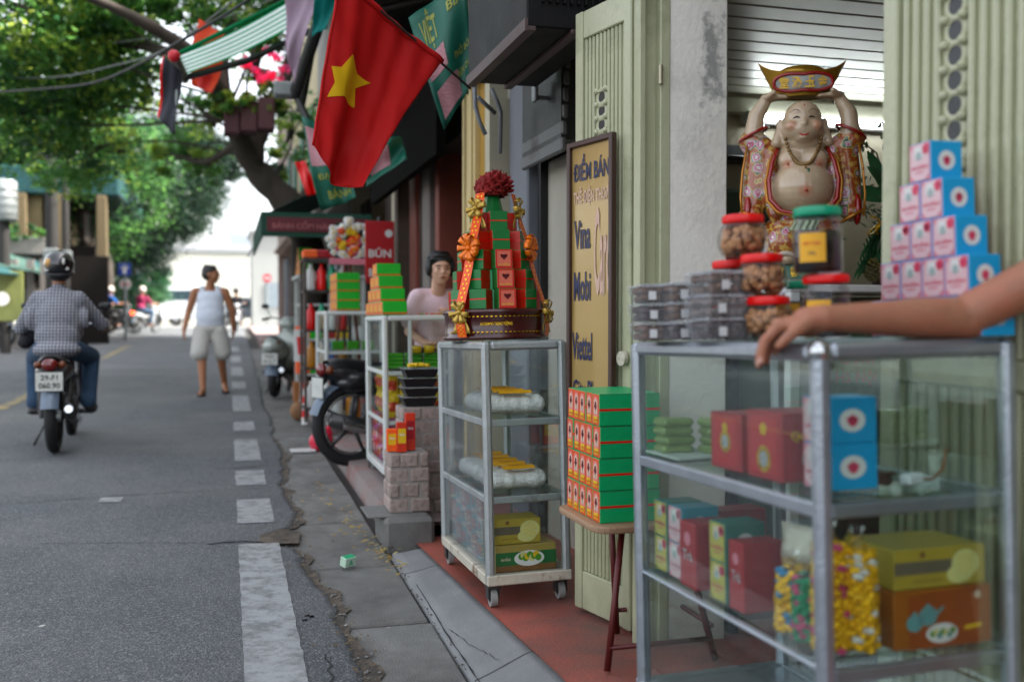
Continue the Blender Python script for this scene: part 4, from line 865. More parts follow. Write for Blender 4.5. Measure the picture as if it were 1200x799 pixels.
def candy(label, m4, r, h, cols, seed):
    rnd = random.Random(seed); t = thing('sweet_bag', label, 'bag', M4=m4, group='bags of wrapped sweets'); mb = MB(); n_ = int(h / .011 * 9)
    for i in range(n_):
        z = .01 + (h - .03) * i / n_; a = i * 2.4; q = r * (.95 - .25 * (z / h) ** 3) ; mb.box((q * .82 * math.cos(a), q * .82 * math.sin(a), z), (.017, .022, .012), rnd.choice(cols), T=None, bev=.003, rz=rnd.random() * 6)
    c_ = obj('sweets', mb, t); c_['kind'] = 'stuff'
    obj('wrapper', MB().lathe([(r * .9, .0), (r * 1.02, .02), (r, h * .6), (r * .75, h * .88), (r * .22, h), (r * .45, h * 1.10)], clearp, 18), t)
    obj('tie', MB().cyl((0, 0, h * .985), (0, 0, h * 1.005), r * .27, gold), t); return t
candy('short clear bag of gold and blue sweets on the lower shelf', on(T1, .065, .20, zl), .033, .15, [gcandy, gcandy, gcandy, candy_cols[4]], 1)
candy('clear bag of green and pink sweets between two gold bags', on(T1, .060, .135, zl), .030, .15, [candy_cols[2], candy_cols[1], candy_cols[2]], 2)
candy('tall bag of gold and pink foil sweets left of the corner post', on(T1, .066, .072, zl), .033, .225, [gcandy, gcandy, gcandy, gcandy, candy_cols[1]], 3)
candy('tall bag of gold and silver foil sweets right of the corner post', on(T1, .118, .06, zl), .034, .215, [gcandy, gcandy, gcandy, gcandy, candy_cols[3]], 4)
def flatbox(label, m4, wx, wy, hz, top, design):
    t = thing('cake_carton', label, 'box', M4=m4); obj('carton', MB().box((0, 0, hz / 2), (wx, wy, hz), top, bev=.002), t)
    Ty = Matrix.Translation((0, -wy / 2 - .0008, hz / 2)) @ FY; mb = MB(); k_ = .0004
    def pl(pts, m_, z=k_): mb.poly([(a * wx, b * hz, z) for a, b in pts], m_, Ty)
    grn = M('dark_green_print', (.02, .16, .05), .45); brn = M('brown_print', (.22, .12, .05), .45); grb = M('grey_band', (.16, .14, .10), .5); lemon = M('lemon_print', (.62, .60, .30), .5); oliv = M('leaf_print', (.12, .30, .05), .5); wht = white
    if design == 'lemon':
        pl([(-.5, -.12), (.3, -.12), (.3, .20), (-.5, .20)], grb); mb.disc(Ty @ Matrix.Translation((wx * .27, hz * .06, .0008)), hz * .36, lemon, 18, 1.15); mb.disc(Ty @ Matrix.Translation((wx * .20, -hz * .2, .0010)), hz * .24, lemon, 18, 1.6); mb.disc(Ty @ Matrix.Translation((-wx * .2, hz * .36, .0008)), hz * .08, brn, 12)
        for i in range(8): a = i * math.pi / 4; mb.poly([(wx * .27, hz * .06, .0013), (wx * .27 + hz * .30 * math.cos(a), hz * .06 + hz * .30 * math.sin(a), .0013), (wx * .27 + hz * .30 * math.cos(a + .12), hz * .06 + hz * .30 * math.sin(a + .12), .0013)], yel, Ty)
        mb.text('BÁNH CỐM', Ty @ Matrix.Translation((-wx * .15, -hz * .28, .0008)), wx * .3, hz * .08, brn)
    if design == 'plate':
        pl([(-.5, -.26), (.5, -.26), (.5, .24), (-.5, .24)], grn); pl([(-.5, -.5), (.5, -.5), (.5, -.26), (-.5, -.26)], brn); mb.disc(Ty @ Matrix.Translation((wx * .05, -hz * .02, .0008)), hz * .30, white, 20, 2.0)
        for i in range(9): mb.disc(Ty @ Matrix.Translation((wx * (-.08 + .035 * i), hz * (.05 + .07 * math.sin(i * 2.1)), .0012 + i * .0001)), hz * .13, (oliv, lemon, oliv, yel)[i % 4], 10)
        mb.text('AN HỒNG', Ty @ Matrix.Translation((-wx * .34, 0, .0008)), wx * .16, hz * .16, cream_p)
    if design == 'teapot':
        pl([(-.36, -.5), (.5, -.5), (.5, .5), (-.36, .42)], M('rust_orange_print', (.30, .095, .02), .45)); tealp = M('teal_china_print', (.16, .33, .33), .45)
        for x, z, r in ((-.30, -.05, .15), (-.16, .05, .17)): mb.disc(Ty @ Matrix.Translation((x * wx, z * hz, .0008)), hz * r, tealp, 16, 1.1); mb.disc(Ty @ Matrix.Translation((x * wx, (z + r) * hz, .0010)), hz * .05, tealp, 10); pl([(x + .09, z), (x + .17, z + .13), (x + .155, z + .15), (x + .07, z + .06)], tealp, .0010)
        mb.disc(Ty @ Matrix.Translation((-.02 * wx, -.26 * hz, .0014)), hz * .17, white, 20, 1.9)
        for i in range(7): mb.disc(Ty @ Matrix.Translation((wx * (-.12 + .035 * i), hz * (-.26 + .04 * math.sin(i * 2.3)), .0018 + i * .0001)), hz * .06, (oliv, lemon, tealp)[i % 3], 8)
        mb.disc(Ty @ Matrix.Translation((wx * .36, hz * .34, .0008)), hz * .07, cream_p, 12); pl([(.22, -.25), (.40, -.22), (.40, -.15), (.22, -.18)], yel, .0008)
    obj('print', mb, t); return t
mustard = M('mustard_card', (.42, .34, .09), .42, 0, .1, 12); orng = M('brown_orange_card', (.34, .14, .03), .42, 0, .1, 12)
q = loc1(1090, 785, 1.83)
flatbox('rusty orange carton printed with teapots and a plate, bottom right of the near cabinet', on(T1, .285, .115, zl + .001, 0), .215, .16, .110, orng, 'teapot')
flatbox('mustard carton with a lemon picture on top of the teapot carton', on(T1, .285, .115, zl + .112, 0), .205, .15, .075, mustard, 'lemon')
# things on the floor behind the near cabinet
pb = blob('plastic_bag', [E_((0, 0, .03), (.06, .05, .035)), E_((.05, .02, .03), (.04, .035, .03)), E_((-.03, .03, .05), (.03, .03, .03))], clearp, None, .008, 1); pb.location = (1.10, 2.30, fz(2.3)); tag(pb, 'crumpled clear plastic bag on the red floor under the near cabinet', 'bag')
st2 = thing('stool', 'low dark wooden stool on the floor seen through the lower glass of the near cabinet', 'stool', (1.78, 2.5, fz(2.5))); 
obj('seat', MB().box((0, 0, .3), (.3, .26, .03), wood_dark, bev=.006), st2)
for x in (-.12, .12):
    for y in (-.1, .1): obj('leg', MB().box((x, y, .143), (.03, .03, .285), wood_dark, bev=.003), st2)

# ---------------------------------------------------------------- cabinet 2 contents
whitebun = M('white_rolls', (.85, .85, .82), .6, 0, .15, 40, .8, 120)
def rollbag(label, m4, seed):
    rnd = random.Random(seed); t = thing('roll_bag', label, 'bag', M4=m4, group='clear bags of white rolls with yellow labels')
    pr = [E_((-.085 + .0215 * i, rnd.uniform(-.006, .006), .037), (.036, .046, rnd.uniform(.032, .038))) for i in range(9)]
    b = blob('rolls', pr, whitebun, t, .006, 2); 
    obj('wrapper', MB().lathe([(.0, -.125), (.028, -.118), (.043, -.09), (.048, 0), (.044, .085), (.022, .118), (.008, .135), (.022, .155), (.036, .178)], film, 14, T=Matrix.Translation((0, 0, .042)) @ Matrix.Rotation(R(90), 4, 'Y')), t)
    obj('label', MB().grid(lambda u, v: ((u - .5) * .13, -.045 + .075 * v, .078 + .015 * math.sin(math.pi * (.1 + .8 * v))), 4, 6, M('orange_yellow_label', (.80, .46, .03), .5)), t)
    obj('label_print', MB().text('MIẾN', Matrix.Translation((0, -.008, .0945)), .07, .02, red), t); return t
k_ = 0
for z, ysx in ((.716, (.13, .24, .35, .46)), (.426, (.12, .24, .36, .48, .6))):
    for i, y in enumerate(ysx):
        rollbag(f'{("nearest", "second", "third", "fourth", "fifth")[i]} clear bag of white rolls on the {"upper" if z > .6 else "middle"} shelf of the castor cabinet', on(T2, .155, y, z, random.uniform(-8, 8)), k_); k_ += 1
flatbox('yellow green carton with a lemon picture, upper of two in the castor cabinet', on(T2, .135, .12, .226, 0), .19, .13, .095, mustard, 'lemon')
flatbox('green banded carton with a plate of leaves at the bottom of the castor cabinet', on(T2, .165, .11, .124, 0), .24, .14, .10, M('ochre_tan_card', (.40, .32, .12), .42), 'plate')
faded = [M('faded_blue_card', (.22, .38, .44), .5), M('faded_pink_card', (.46, .28, .30), .5), M('faded_white_card', (.55, .55, .54), .5)]
for c_ in range(6):
    for r_ in range(3):
        bm2 = MB().box((0, 0, .0425), (.12, .088, .085), faded[(c_ + r_ * 2) % 3], bev=.003); Tf = Matrix.Translation((-.0608, 0, .0425)) @ F
        bm2.poly([(-.03, -.02, 0), (.03, -.02, 0), (.03, .025, 0), (-.03, .025, 0)], faded[(c_ + r_ * 2 + 1) % 3], Tf); flower(bm2, Tf @ Matrix.Translation((0, .01, .0005)), .016, roseb)
        one('soap_box', bm2, f'faded {("blue", "pink", "white")[(c_ + r_ * 2) % 3]} box behind the dusty pane, {("bottom", "middle", "top")[r_]} row, {("nearest", "second", "third", "fourth", "fifth", "farthest")[c_]} column', 'box', 'faded boxes behind the dusty pane', M4=on(T2, .10, .27 + c_ * .094, .124 + .0865 * r_, 0))

# ---------------------------------------------------------------- gift tower on cabinet 2
p = T2.inverted() @ U(589, 398, 3.93)
tw = thing('gift_tower', 'tall tower of green boxes with orange ribbons, gold bows and a dark red rosette', 'gift tower', M4=on(T2, .165, .42, 1.005, -14) @ Matrix.Scale(1.07, 4))
maroon = M('maroon_lacquer', (.075, .012, .012), .3, 0, .2, 10, coat=.4)
obj('drum', MB().lathe([(0, 0), (.196, 0), (.203, .006), (.203, .014), (.196, .02), (.198, .096), (.205, .102), (.205, .112), (.196, .116), (0, .116)], maroon, 40), tw)
mb = MB()
for i in range(24):
    a = R(-150 + i * 5)
    for z in (.03, .088): mb.box((.199 * math.cos(a), .199 * math.sin(a), z), (.003, .009, .004), gold, rz=a)
mb.text('AN KHANG THỊNH VƯỢNG', Matrix.Translation((0, -.1995, .06)) @ FY, .12, .018, gold); obj('gold_trim', mb, tw)
def tbox(face):
    mb = MB(); s_ = .074; mb.box((0, 0, s_ / 2), (s_ * .92, s_ * .92, s_), M('tower_green_card', (.01, .20, .06), .4, 0, .1, 20), bev=.0015, mats={'f': M('red_pink_card', (.60, .05, .05), .4)} if face else {'l': M('tower_red_side', (.5, .05, .03), .45), 'r': M('tower_red_side', ())})
    if face:
        Ty = Matrix.Translation((0, -s_ * .46 - .0008, s_ / 2)) @ FY; mb.poly([(-.026, -.028, 0), (.026, -.028, 0), (.026, .03, 0), (-.026, .03, 0)], M('salmon_print', (.68, .22, .16), .45), Ty)
        for a, b in ((-.006, .008), (.006, .008), (0, .002), (0, .012), (-.009, .013), (.009, .013)): mb.disc(Ty @ Matrix.Translation((a, b, .0006)), .0055, dkred, 8)
        mb.text('AN HỒNG', Ty @ Matrix.Translation((0, -.02, .0006)), .046, .010, yel)
    else: mb.box((0, 0, s_ * .5), (s_ * .93, s_ * .93, .005), ribbon_red)
    return mb.mesh('box')
tbf, tbg = tbox(True), tbox(False)
z = .117
for ti, (rad, n_) in enumerate(((.145, 10), (.125, 8), (.105, 8), (.082, 6), (.052, 4))):
    for i in range(n_):
        a = -90 + 360 * i / n_ + (14 if ti > -1 else 0) + (18 if i and False else 0)
        fx = (i == 0 and ti < 3)
        o = obj('box', tbf if fx else tbg, tw); o.matrix_basis = Matrix.Rotation(R(a + 90), 4, 'Z') @ Matrix.Translation((0, -(rad + (.006 if fx else 0)), z))
    obj('core', MB().cyl((0, 0, z), (0, 0, z + .074), max(.02, rad - .03), gr_box, n=16), tw); z += .0752
obj('cone', MB().cyl((0, 0, z), (0, 0, z + .07), .042, M('tower_green_card', ()), .026, 8, sm=False), tw); ztop = z + .07
velvet = M('dark_red_velvet', (.25, .005, .012), .7, 0, .25, 30, .4, 90)
me_ = MB(); rnd = random.Random(2); cz = ztop + .028
me_.ell((0, 0, cz), (.048, .048, .034), velvet, 20)
for k_ in range(46):
    a = k_ * 2.4; el_ = R(-28 + 108 * (k_ / 46)); c0 = V((math.cos(a) * math.cos(el_), math.sin(a) * math.cos(el_), math.sin(el_))); rr_ = V((c0.x * .054, c0.y * .054, c0.z * .036 + cz)); tq_ = c0.cross(V((0, 0, 1))).normalized(); up_ = tq_.cross(c0)
    me_.grid(lambda u, v: rr_ + tq_ * ((u - .5) * .056 * (1 - .4 * abs(v - .5))) + up_ * ((v - .5) * .046) + c0 * (.013 * math.sin(u * 8 + a) * v + .012 * v * v + .009 * math.cos(v * 7 + a)), 7, 5, velvet)
ros = obj('rosette', me_, tw); solid(ros, .0015)
rib_m = M('orange_gold_ribbon', (.72, .14, .01), .3, .1, .1, 20); ribp = M('gold_thread', (.85, .58, .10), .3, .3)
def ribbon(side):
    P = []
    prof = [(.030, ztop + .012), (.080, ztop - .002), (.110, ztop - .11), (.141, ztop - .22), (.172, ztop - .33), (.203, .122), (.210, .112), (.209, .06), (.209, .012)]
    az = R(-90 + 14 + side * 52); d = V((math.cos(az), math.sin(az), 0)); tq = V((-d.y, d.x, 0)); mb = MB(); w_ = .015
    n_ = len(prof)
    def at(t): 
        t *= n_ - 1; i = min(int(t), n_ - 2); f = t - i; return (prof[i][0] * (1 - f) + prof[i + 1][0] * f, prof[i][1] * (1 - f) + prof[i + 1][1] * f)
    w_ = .021
    def fn(u, v): r, zz = at(v); return d * (r + .004 + .003 * math.sin(v * 23)) + tq * ((u - .5) * 2 * w_ + .006 * math.sin(v * 7)) + V((0, 0, zz))
    mb.grid(fn, 2, 40, rib_m); o = obj('ribbon', mb, tw); mb = MB()
    for i in range(52):
        v = i / 52
        for s_ in ((.18, .4), (.6, .82)) if i % 2 else ((.35, .65),):
            pp_ = [fn(s_[0], v), fn(s_[1], v), fn(s_[1] - .05, v + .009), fn(s_[0] + .1, v + .009)]; mb.poly([q_ + d * .0015 for q_ in pp_], ribp)
    obj('thread_pattern', mb, o); return d, tq
bow_g = M('gold_satin', (.50, .36, .12), .28, .4, .2, 20, .2); bow_o = M('orange_satin', (.75, .24, .03), .3, .2, .15, 20, .2)
def bow(c, d, m_, r, loops=6, tails=2, seed=0, parent=tw, name='bow'):
    rnd = random.Random(seed); c = V(c); d = V(d).normalized(); up = V((0, 0, 1)); s_ = d.cross(up).normalized(); mb = MB()
    for i in range(loops):
        a = 2 * math.pi * i / loops + rnd.uniform(-.25, .25); dr = (s_ * math.cos(a) + up * math.sin(a)); L = r * rnd.uniform(.85, 1.15); wv = d.cross(dr); w_ = r * .38
        mb.grid(lambda u, v: c + dr * (L * math.sin(math.pi * v) ** .8 if v < 1 else 0) + d * (r * .10 + r * .42 * math.sin(2 * math.pi * v) * .6 + r * .2) + wv * ((u - .5) * w_ * (.4 + .9 * math.sin(math.pi * v))), 3, 12, m_)
    for i in range(tails):
        sx = -1 if i % 2 == 0 else 1; mb.grid(lambda u, v: c + d * (r * .15 + .004 * math.sin(v * 6)) + s_ * (sx * r * .75 * v + (u - .5) * r * .45) - up * (r * 1.7 * v + (abs(u - .5) * r * .4 if v > .99 else 0)), 2, 6, m_)
    mb.ell(c + d * r * .35, r * .22, m_, 8); o = obj(name, mb, parent); solid(o, .0008); return o
for si, sd2 in enumerate((-1, 1)):
    d, tq = ribbon(sd2)
    bow(d * .096 + V((0, 0, ztop - .060)), d, bow_g, .044, 6, 2, 3 + si); bow(d * .141 + V((0, 0, ztop - .215)), d, bow_o, .050, 10, 0, 5 + si); bow(d * .208 + V((0, 0, .105)), d, bow_g, .044, 6, 2, 8 + si)
# ================================================================ STATUE
def buddha():
    p = U(938, 334, 3.16); base_z = p.z
    yaw = math.atan2(p.x, p.y)
    t = thing('buddha_statue', 'laughing buddha figure in a flowered orange robe lifting a gold ingot overhead, behind the jars', 'statue', M4=Matrix.Translation((p.x, p.y, base_z)) @ Matrix.Rotation(-yaw * .85, 4, 'Z'))
    por = M('glazed_porcelain_skin', (.52, .42, .31), .26, 0, .10, 9, coat=.5)
    # bare body: belly, chest, head, arms, one surface
    P = [E_((0, -.035, .300), (.098, .088, .088)), E_((0, -.01, .385), (.088, .062, .065)), E_((-.035, -.045, .385), (.042, .035, .038)), E_((.035, -.045, .385), (.042, .035, .038)),
         E_((0, -.02, .445), (.062, .055, .045)), E_((0, -.032, .508), (.060, .060, .066)), E_((0, -.045, .478), (.064, .055, .040)), E_((0, -.062, .455), (.034, .03, .022)),
         E_((-.034, -.078, .487), (.023, .018, .018)), E_((.034, -.078, .487), (.023, .018, .018)), E_((0, -.094, .493), (.013, .013, .011)), L_((0, -.082, .515), (0, -.095, .496), .005, .009), E_((0, -.088, .452), (.014, .01, .008)),
         E_((-.020, -.083, .470), (.012, .010, .010)), E_((.020, -.083, .470), (.012, .010, .010))]
    for s in (-1, 1):
        P += [E_((s * .068, -.015, .500), (.012, .012, .024)), L_((s * .070, -.018, .485), (s * .078, -.03, .445), .012, .017),
              L_((s * .105, .0, .405), (s * .148, -.005, .47), .038, .033), L_((s * .148, -.005, .47), (s * .140, -.01, .535), .032, .026), L_((s * .140, -.01, .535), (s * .110, -.012, .585), .026, .018),
              E_((s * .095, -.015, .592), (.034, .028, .013)), L_((s * .085, -.03, .592), (s * .050, -.035, .588), .009, .007), L_((s * .085, -.018, .593), (s * .046, -.02, .590), .009, .007), L_((s * .085, -.004, .593), (s * .048, -.004, .591), .009, .007), L_((s * .088, .008, .592), (s * .056, .012, .591), .008, .006), L_((s * .105, -.035, .59), (s * .088, -.055, .600), .010, .008)]
    n_, l_ = por.node_tree.nodes, por.node_tree.links; bs_ = n_['Principled BSDF']; cur = bs_.inputs['Base Color'].links[0].from_socket; tc_ = node(n_, 'ShaderNodeTexCoord')
    for c, r in (((-.037, -.088, .488), .024), ((.037, -.088, .488), .024), ((-.047, -.075, .372), .026), ((.047, -.075, .372), .026), ((.005, -.122, .285), .032), ((0, -.095, .492), .012)):   # painted rouge
        ds = node(n_, 'ShaderNodeVectorMath', operation='DISTANCE'); ds.inputs[1].default_value = c; l_.new(tc_.outputs['Object'], ds.inputs[0]); mp_ = node(n_, 'ShaderNodeMapRange'); mp_.interpolation_type = 'SMOOTHSTEP'; mp_.inputs[1].default_value = 0; mp_.inputs[2].default_value = r; mp_.inputs[3].default_value = .75; mp_.inputs[4].default_value = 0; l_.new(ds.outputs['Value'], mp_.inputs[0])
        mx_ = node(n_, 'ShaderNodeMix', data_type='RGBA'); l_.new(mp_.outputs[0], mx_.inputs[0]); l_.new(cur, mx_.inputs[6]); mx_.inputs[7].default_value = (.50, .15, .07, 1); cur = mx_.outputs[2]
    l_.new(cur, bs_.inputs['Base Color'])
    b = blob('body', P, por, t, .0045, 4)
    dk = M('painted_black_line', (.02, .015, .012), .4); lip = M('painted_red_lip', (.40, .04, .03), .3, coat=.4); blush = M('painted_blush', (.42, .19, .12), .35, 0, .1, coat=.3)
    for s in (-1, 1):
        obj('eye', MB().tube([(s * (.012 + .021 * q / 5), -.0925 + .009 * (q / 5) ** 2 + .0015, .5105 + .004 * math.sin(math.pi * q / 5)) for q in range(6)], [.0008, .0022, .0026, .0024, .0018, .0006], dk, 6), t)
        obj('eyebrow', MB().tube([(s * (.011 + .030 * q / 5), -.0935 + .012 * (q / 5) ** 2, .528 + .009 * math.sin(math.pi * q / 5)) for q in range(6)], [.0006, .0012, .0014, .0013, .001, .0005], M('painted_brow', (.16, .10, .07), .5), 6), t)
        obj('nipple', MB().ell((s * .047, -.0785, .372), (.004, .004, .004), blush, 10), t)
    obj('mouth', MB().tube([(.022 * x, -.0905 - .003 * (1 - x * x), .472 + .006 * x * x) for x in (-1, -.6, -.2, .2, .6, 1)], [.0015, .003, .0038, .0038, .003, .0015], lip, 8).tube([(.021 * x, -.089 - .004 * (1 - x * x), .456 + .020 * abs(x) ** 2.2) for x in (-1, -.6, -.2, .2, .6, 1)], [.0015, .0032, .0042, .0042, .0032, .0015], lip, 8), t); obj('mouth_opening', MB().ell((0, -.0885, .466), (.0165, .006, .0085), dk, 14), t); obj('teeth', MB().box((0, -.0945, .4695), (.018, .002, .003), M('tooth_white', (.7, .65, .55), .4), bev=.0005), t)
    obj('navel', MB().ell((0.005, -.1225, .285), (.005, .003, .004), lip, 10), t); obj('forehead_mark', MB().ell((0, -.0935, .549), (.0022, .002, .0035), lip, 8), t)
    # robe with flower pattern
    m, n, l, bs = newmat('flowered_orange_glaze'); tc = node(n, 'ShaderNodeTexCoord')
    vo = node(n, 'ShaderNodeTexVoronoi'); vo.inputs['Scale'].default_value = 27
    wn = node(n, 'ShaderNodeTexNoise'); wn.inputs['Scale'].default_value = 45; wn.inputs['Detail'].default_value = 2; l.new(tc.outputs['Object'], wn.inputs['Vector']); wv = node(n, 'ShaderNodeVectorMath', operation='MULTIPLY_ADD'); wv.inputs[1].default_value = (.022, .022, .022); l.new(wn.outputs['Color'], wv.inputs[0]); l.new(tc.outputs['Object'], wv.inputs[2]); l.new(wv.outputs[0], vo.inputs['Vector'])
    rp = node(n, 'ShaderNodeValToRGB'); rp.color_ramp.interpolation = 'CONSTANT'; e = rp.color_ramp.elements
    e[0].position = 0; e[0].color = (.55, .50, .48, 1); e[1].position = .16; e[1].color = (.42, .10, .16, 1)
    for ps, c in ((.30, (.50, .33, .36, 1)), (.40, (.03, .12, .05, 1)), (.47, (.50, .32, .06, 1)), (.53, (.30, .065, .012, 1))): q = e.new(ps); q.color = c
    l.new(vo.outputs['Distance'], rp.inputs[0]); mr = node(n, 'ShaderNodeMapRange')
    sp = node(n, 'ShaderNodeSeparateColor'); l.new(vo.outputs['Color'], sp.inputs[0])
    gt = node(n, 'ShaderNodeMath', operation='GREATER_THAN'); gt.inputs[1].default_value = .42; l.new(sp.outputs[0], gt.inputs[0])
    nz = node(n, 'ShaderNodeTexNoise'); nz.inputs['Scale'].default_value = 60; l.new(tc.outputs['Object'], nz.inputs['Vector']); r2 = node(n, 'ShaderNodeValToRGB'); r2.color_ramp.elements[0].position = .45; r2.color_ramp.elements[0].color = (.26, .055, .010, 1); r2.color_ramp.elements[1].position = .58; r2.color_ramp.elements[1].color = (.50, .30, .06, 1); l.new(nz.outputs[0], r2.inputs[0])
    mx = node(n, 'ShaderNodeMix', data_type='RGBA'); l.new(gt.outputs[0], mx.inputs[0]); l.new(r2.outputs[0], mx.inputs[6]); l.new(rp.outputs[0], mx.inputs[7]); l.new(mx.outputs[2], bs.inputs['Base Color']); bs.inputs['Roughness'].default_value = .25; bs.inputs['Coat Weight'].default_value = .5
    bp = node(n, 'ShaderNodeBump'); bp.inputs['Strength'].default_value = .4; bp.inputs['Distance'].default_value = .004; l.new(vo.outputs['Distance'], bp.inputs['Height']); l.new(bp.outputs[0], bs.inputs['Normal'])
    rob = [E_((0, .035, .30), (.125, .075, .13)), E_((0, .03, .40), (.105, .05, .055)), E_((0, -.005, .17), (.120, .085, .065)), E_((-.05, -.03, .13), (.065, .07, .07)), E_((.055, -.03, .13), (.065, .07, .07))]
    for s in (-1, 1): rob += [L_((s * .105, .0, .41), (s * .150, .002, .455), .045, .043), L_((s * .125, 0, .43), (s * .138, .0, .34), .045, .042), L_((s * .138, .0, .34), (s * .148, -.012, .235), .042, .036), E_((s * .150, -.018, .225), (.030, .045, .030)), L_((s * .095, -.02, .41), (s * .102, -.03, .30), .028, .022), L_((s * .102, -.03, .30), (s * .08, -.05, .22), .022, .025)]
    blob('robe', rob, m, t, .0055, 2)
    trim = M('gold_and_red_trim', (.45, .22, .05), .3, .5, .2, 30, coat=.3); redt = M('red_glaze', (.30, .02, .012), .25, coat=.5)
    for s in (-1, 1):
        path = [(s * .075, -.035, .425), (s * .092, -.066, .38), (s * .104, -.085, .32), (s * .098, -.100, .26), (s * .070, -.113, .225), (0, -.120, .207)]
        P3 = [V(path[0])]; 
        for a, b_ in zip(path, path[1:]): P3 += [V(a).lerp(V(b_), .5), V(b_)]
        obj('collar_trim', MB().tube(P3, .0065, redt, 8), t); obj('gold_edge', MB().tube([q + V((s * .010, .003, -.004)) for q in P3], .005, trim, 8), t)
        obj('sleeve_hem', MB().tube([(s * (.150 + .036 * math.cos(a)), -.018 + .050 * math.sin(a), .212 + .02 * math.cos(a)) for a in [2 * math.pi * q / 14 for q in range(14)]], .0055, trim, 6, closed=True), t)
        obj('sleeve_lining', MB().ell((s * .165, -.035, .232), (.014, .03, .050), redt, 12), t)
        obj('sleeve_top', MB().tube([(s * .148 + .044 * math.cos(a) , -.002 + .044 * math.sin(a), .478 - s * .022 * math.cos(a)) for a in [2 * math.pi * q / 14 for q in range(14)]], .005, redt, 6, closed=True), t)
        obj('sleeve_edge', MB().tube([(s * .168, -.030, .44), (s * .182, -.030, .36), (s * .188, -.035, .28), (s * .182, -.05, .21)], .004, trim, 6), t)
    # necklace
    bead = M('brown_gold_bead', (.28, .19, .09), .3, .4, .3, 40)
    for i in range(27):
        u = i / 26 * 2 - 1; x = .060 * u * (1.0 - .1 * abs(u)); zz = .367 + .085 * abs(u) ** 2.2 ; yv = -.085 + .030 * abs(u) ** 2 - .004
        obj('bead', MB().ell((x, yv - (.004 if abs(u) < .6 else 0), zz), .0062, bead, 8), t)
    obj('pendant', MB().ell((.012, -.107, .345), (.005, .005, .010), M('jade', (.03, .12, .06), .2), 8).ell((.004, -.103, .357), .005, bead, 8), t)
    # sash, base
    obj('sash', MB().grid(lambda u, v: (-.035 + .075 * u + .006 * math.sin(v * 5), -.105 - .012 * math.sin(u * 3.1) - .004 * math.sin(u * 25), .205 - .04 * v), 16, 4, M('pale_green_glaze', (.28, .36, .22), .3, coat=.4)), t)
    obj('foot', MB().ell((-.055, -.095, .075), (.035, .035, .017), por, 12), t); obj('foot', MB().ell((.06, -.095, .075), (.035, .035, .017), por, 12), t)
    obj('rosary', MB().tube([(-.075 + .012 * q, -.118 - .004 * math.sin(q), .088 + .006 * math.sin(q * .9)) for q in range(8)], .008, M('pearl_beads', (.5, .45, .38), .35), 8), t)
    obj('base', MB().lathe([(0, 0), (.125, 0), (.13, .01), (.118, .02), (.115, .06), (.124, .07), (.118, .08), (0, .08)], M('dark_red_glaze', (.14, .015, .01), .3, coat=.4), 36, sy=.85), t)
    cart = MB(); cart.grid(lambda u, v: (.118 * math.cos(R(-140 + 100 * u)), .102 * math.sin(R(-140 + 100 * u)) - .003, .016 + .042 * v), 16, 1, M('green_enamel', (.03, .14, .09), .3)); obj('cartouche', cart, t)
    cc = MB()
    for i, ch in enumerate('招財進寶'): a = R(-125 + 23 * i); cc.text(ch, Matrix.Translation((.124 * math.cos(a), .108 * math.sin(a) - .004, .037)) @ Matrix.Rotation(a + R(90), 4, 'Z') @ FY, .028, .030, gold)
    obj('lettering', cc, t)
    # ingot: boat-shaped
    ig = thing('gold_ingot', 'gold boat-shaped ingot with a red bordered white panel of characters held over the statue head', 'ingot'); ig.matrix_basis = t.matrix_basis.copy()
    bpy.data.objects.remove(ig)
    mb = MB()
    def ing(u, v):
        a = 2 * math.pi * u; c, s_ = math.cos(a), math.sin(a); wv = .078 + .052 * v ** 1.2; dv = .040 + .014 * v
        return (wv * c * (1 + .05 * v), dv * s_ * (1 - .25 * abs(c) ** 3), .590 + .074 * v + .042 * abs(c) ** 4 * v * v)
    igold = M('ingot_gold', (.42, .27, .07), .3, .65, .2, 12, .1, 40, coat=.2)
    mb.grid(ing, 40, 8, igold); mb.ell((0, 0, .596), (.080, .041, .006), igold, 20); mb.ell((0, 0, .664), (.075, .046, .028), igold, 24); o = obj('ingot', mb, t)
    def pan(sc_, off):
        P = []
        for i in range(40):
            a = 2 * math.pi * i / 40; x = math.cos(a); zz = math.sin(a); r = 1 + .10 * math.cos(2 * a) - .10 * (abs(zz) > .93); xx = .088 * sc_ * (abs(x) ** .8) * (1 if x > 0 else -1); yv = .0275 * (sc_ if sc_ > .95 else sc_ * .93) * (abs(zz) ** .7) * (1 if zz > 0 else -1) * (1 - .16 * math.exp(-(x * 5) ** 2))
            dep = -.049 + .010 * (xx / .09) ** 2 - (yv) * .22 - off; P.append((xx, dep, .628 + yv))
        return P
    def fan(P, m_, th=.0):
        mb = MB(); c = V((0, sum(p_[1] for p_ in P[9:12]) / 3, .628)); mb.add([c] + P, [(0, 1 + i, 1 + (i + 1) % len(P)) for i in range(len(P))], m_); return mb
    obj('panel', fan(pan(1.0, .004), M('grey_white_glaze', (.42, .43, .42), .35)), t); obj('panel_border', MB().tube(pan(1.0, .004), .0055, redt, 8, closed=True), t)
    for i, ch in enumerate('堂滿玉金'): obj('character', MB().text(ch, Matrix.Translation((-.058 + .0385 * i, -.0585 + .006 * abs(i - 1.5) ** 2 * .4, .628)) @ FY, .030, .036, M('character_gold', (.50, .34, .08), .3, .5)), t, ch)
    return t
bud = buddha()
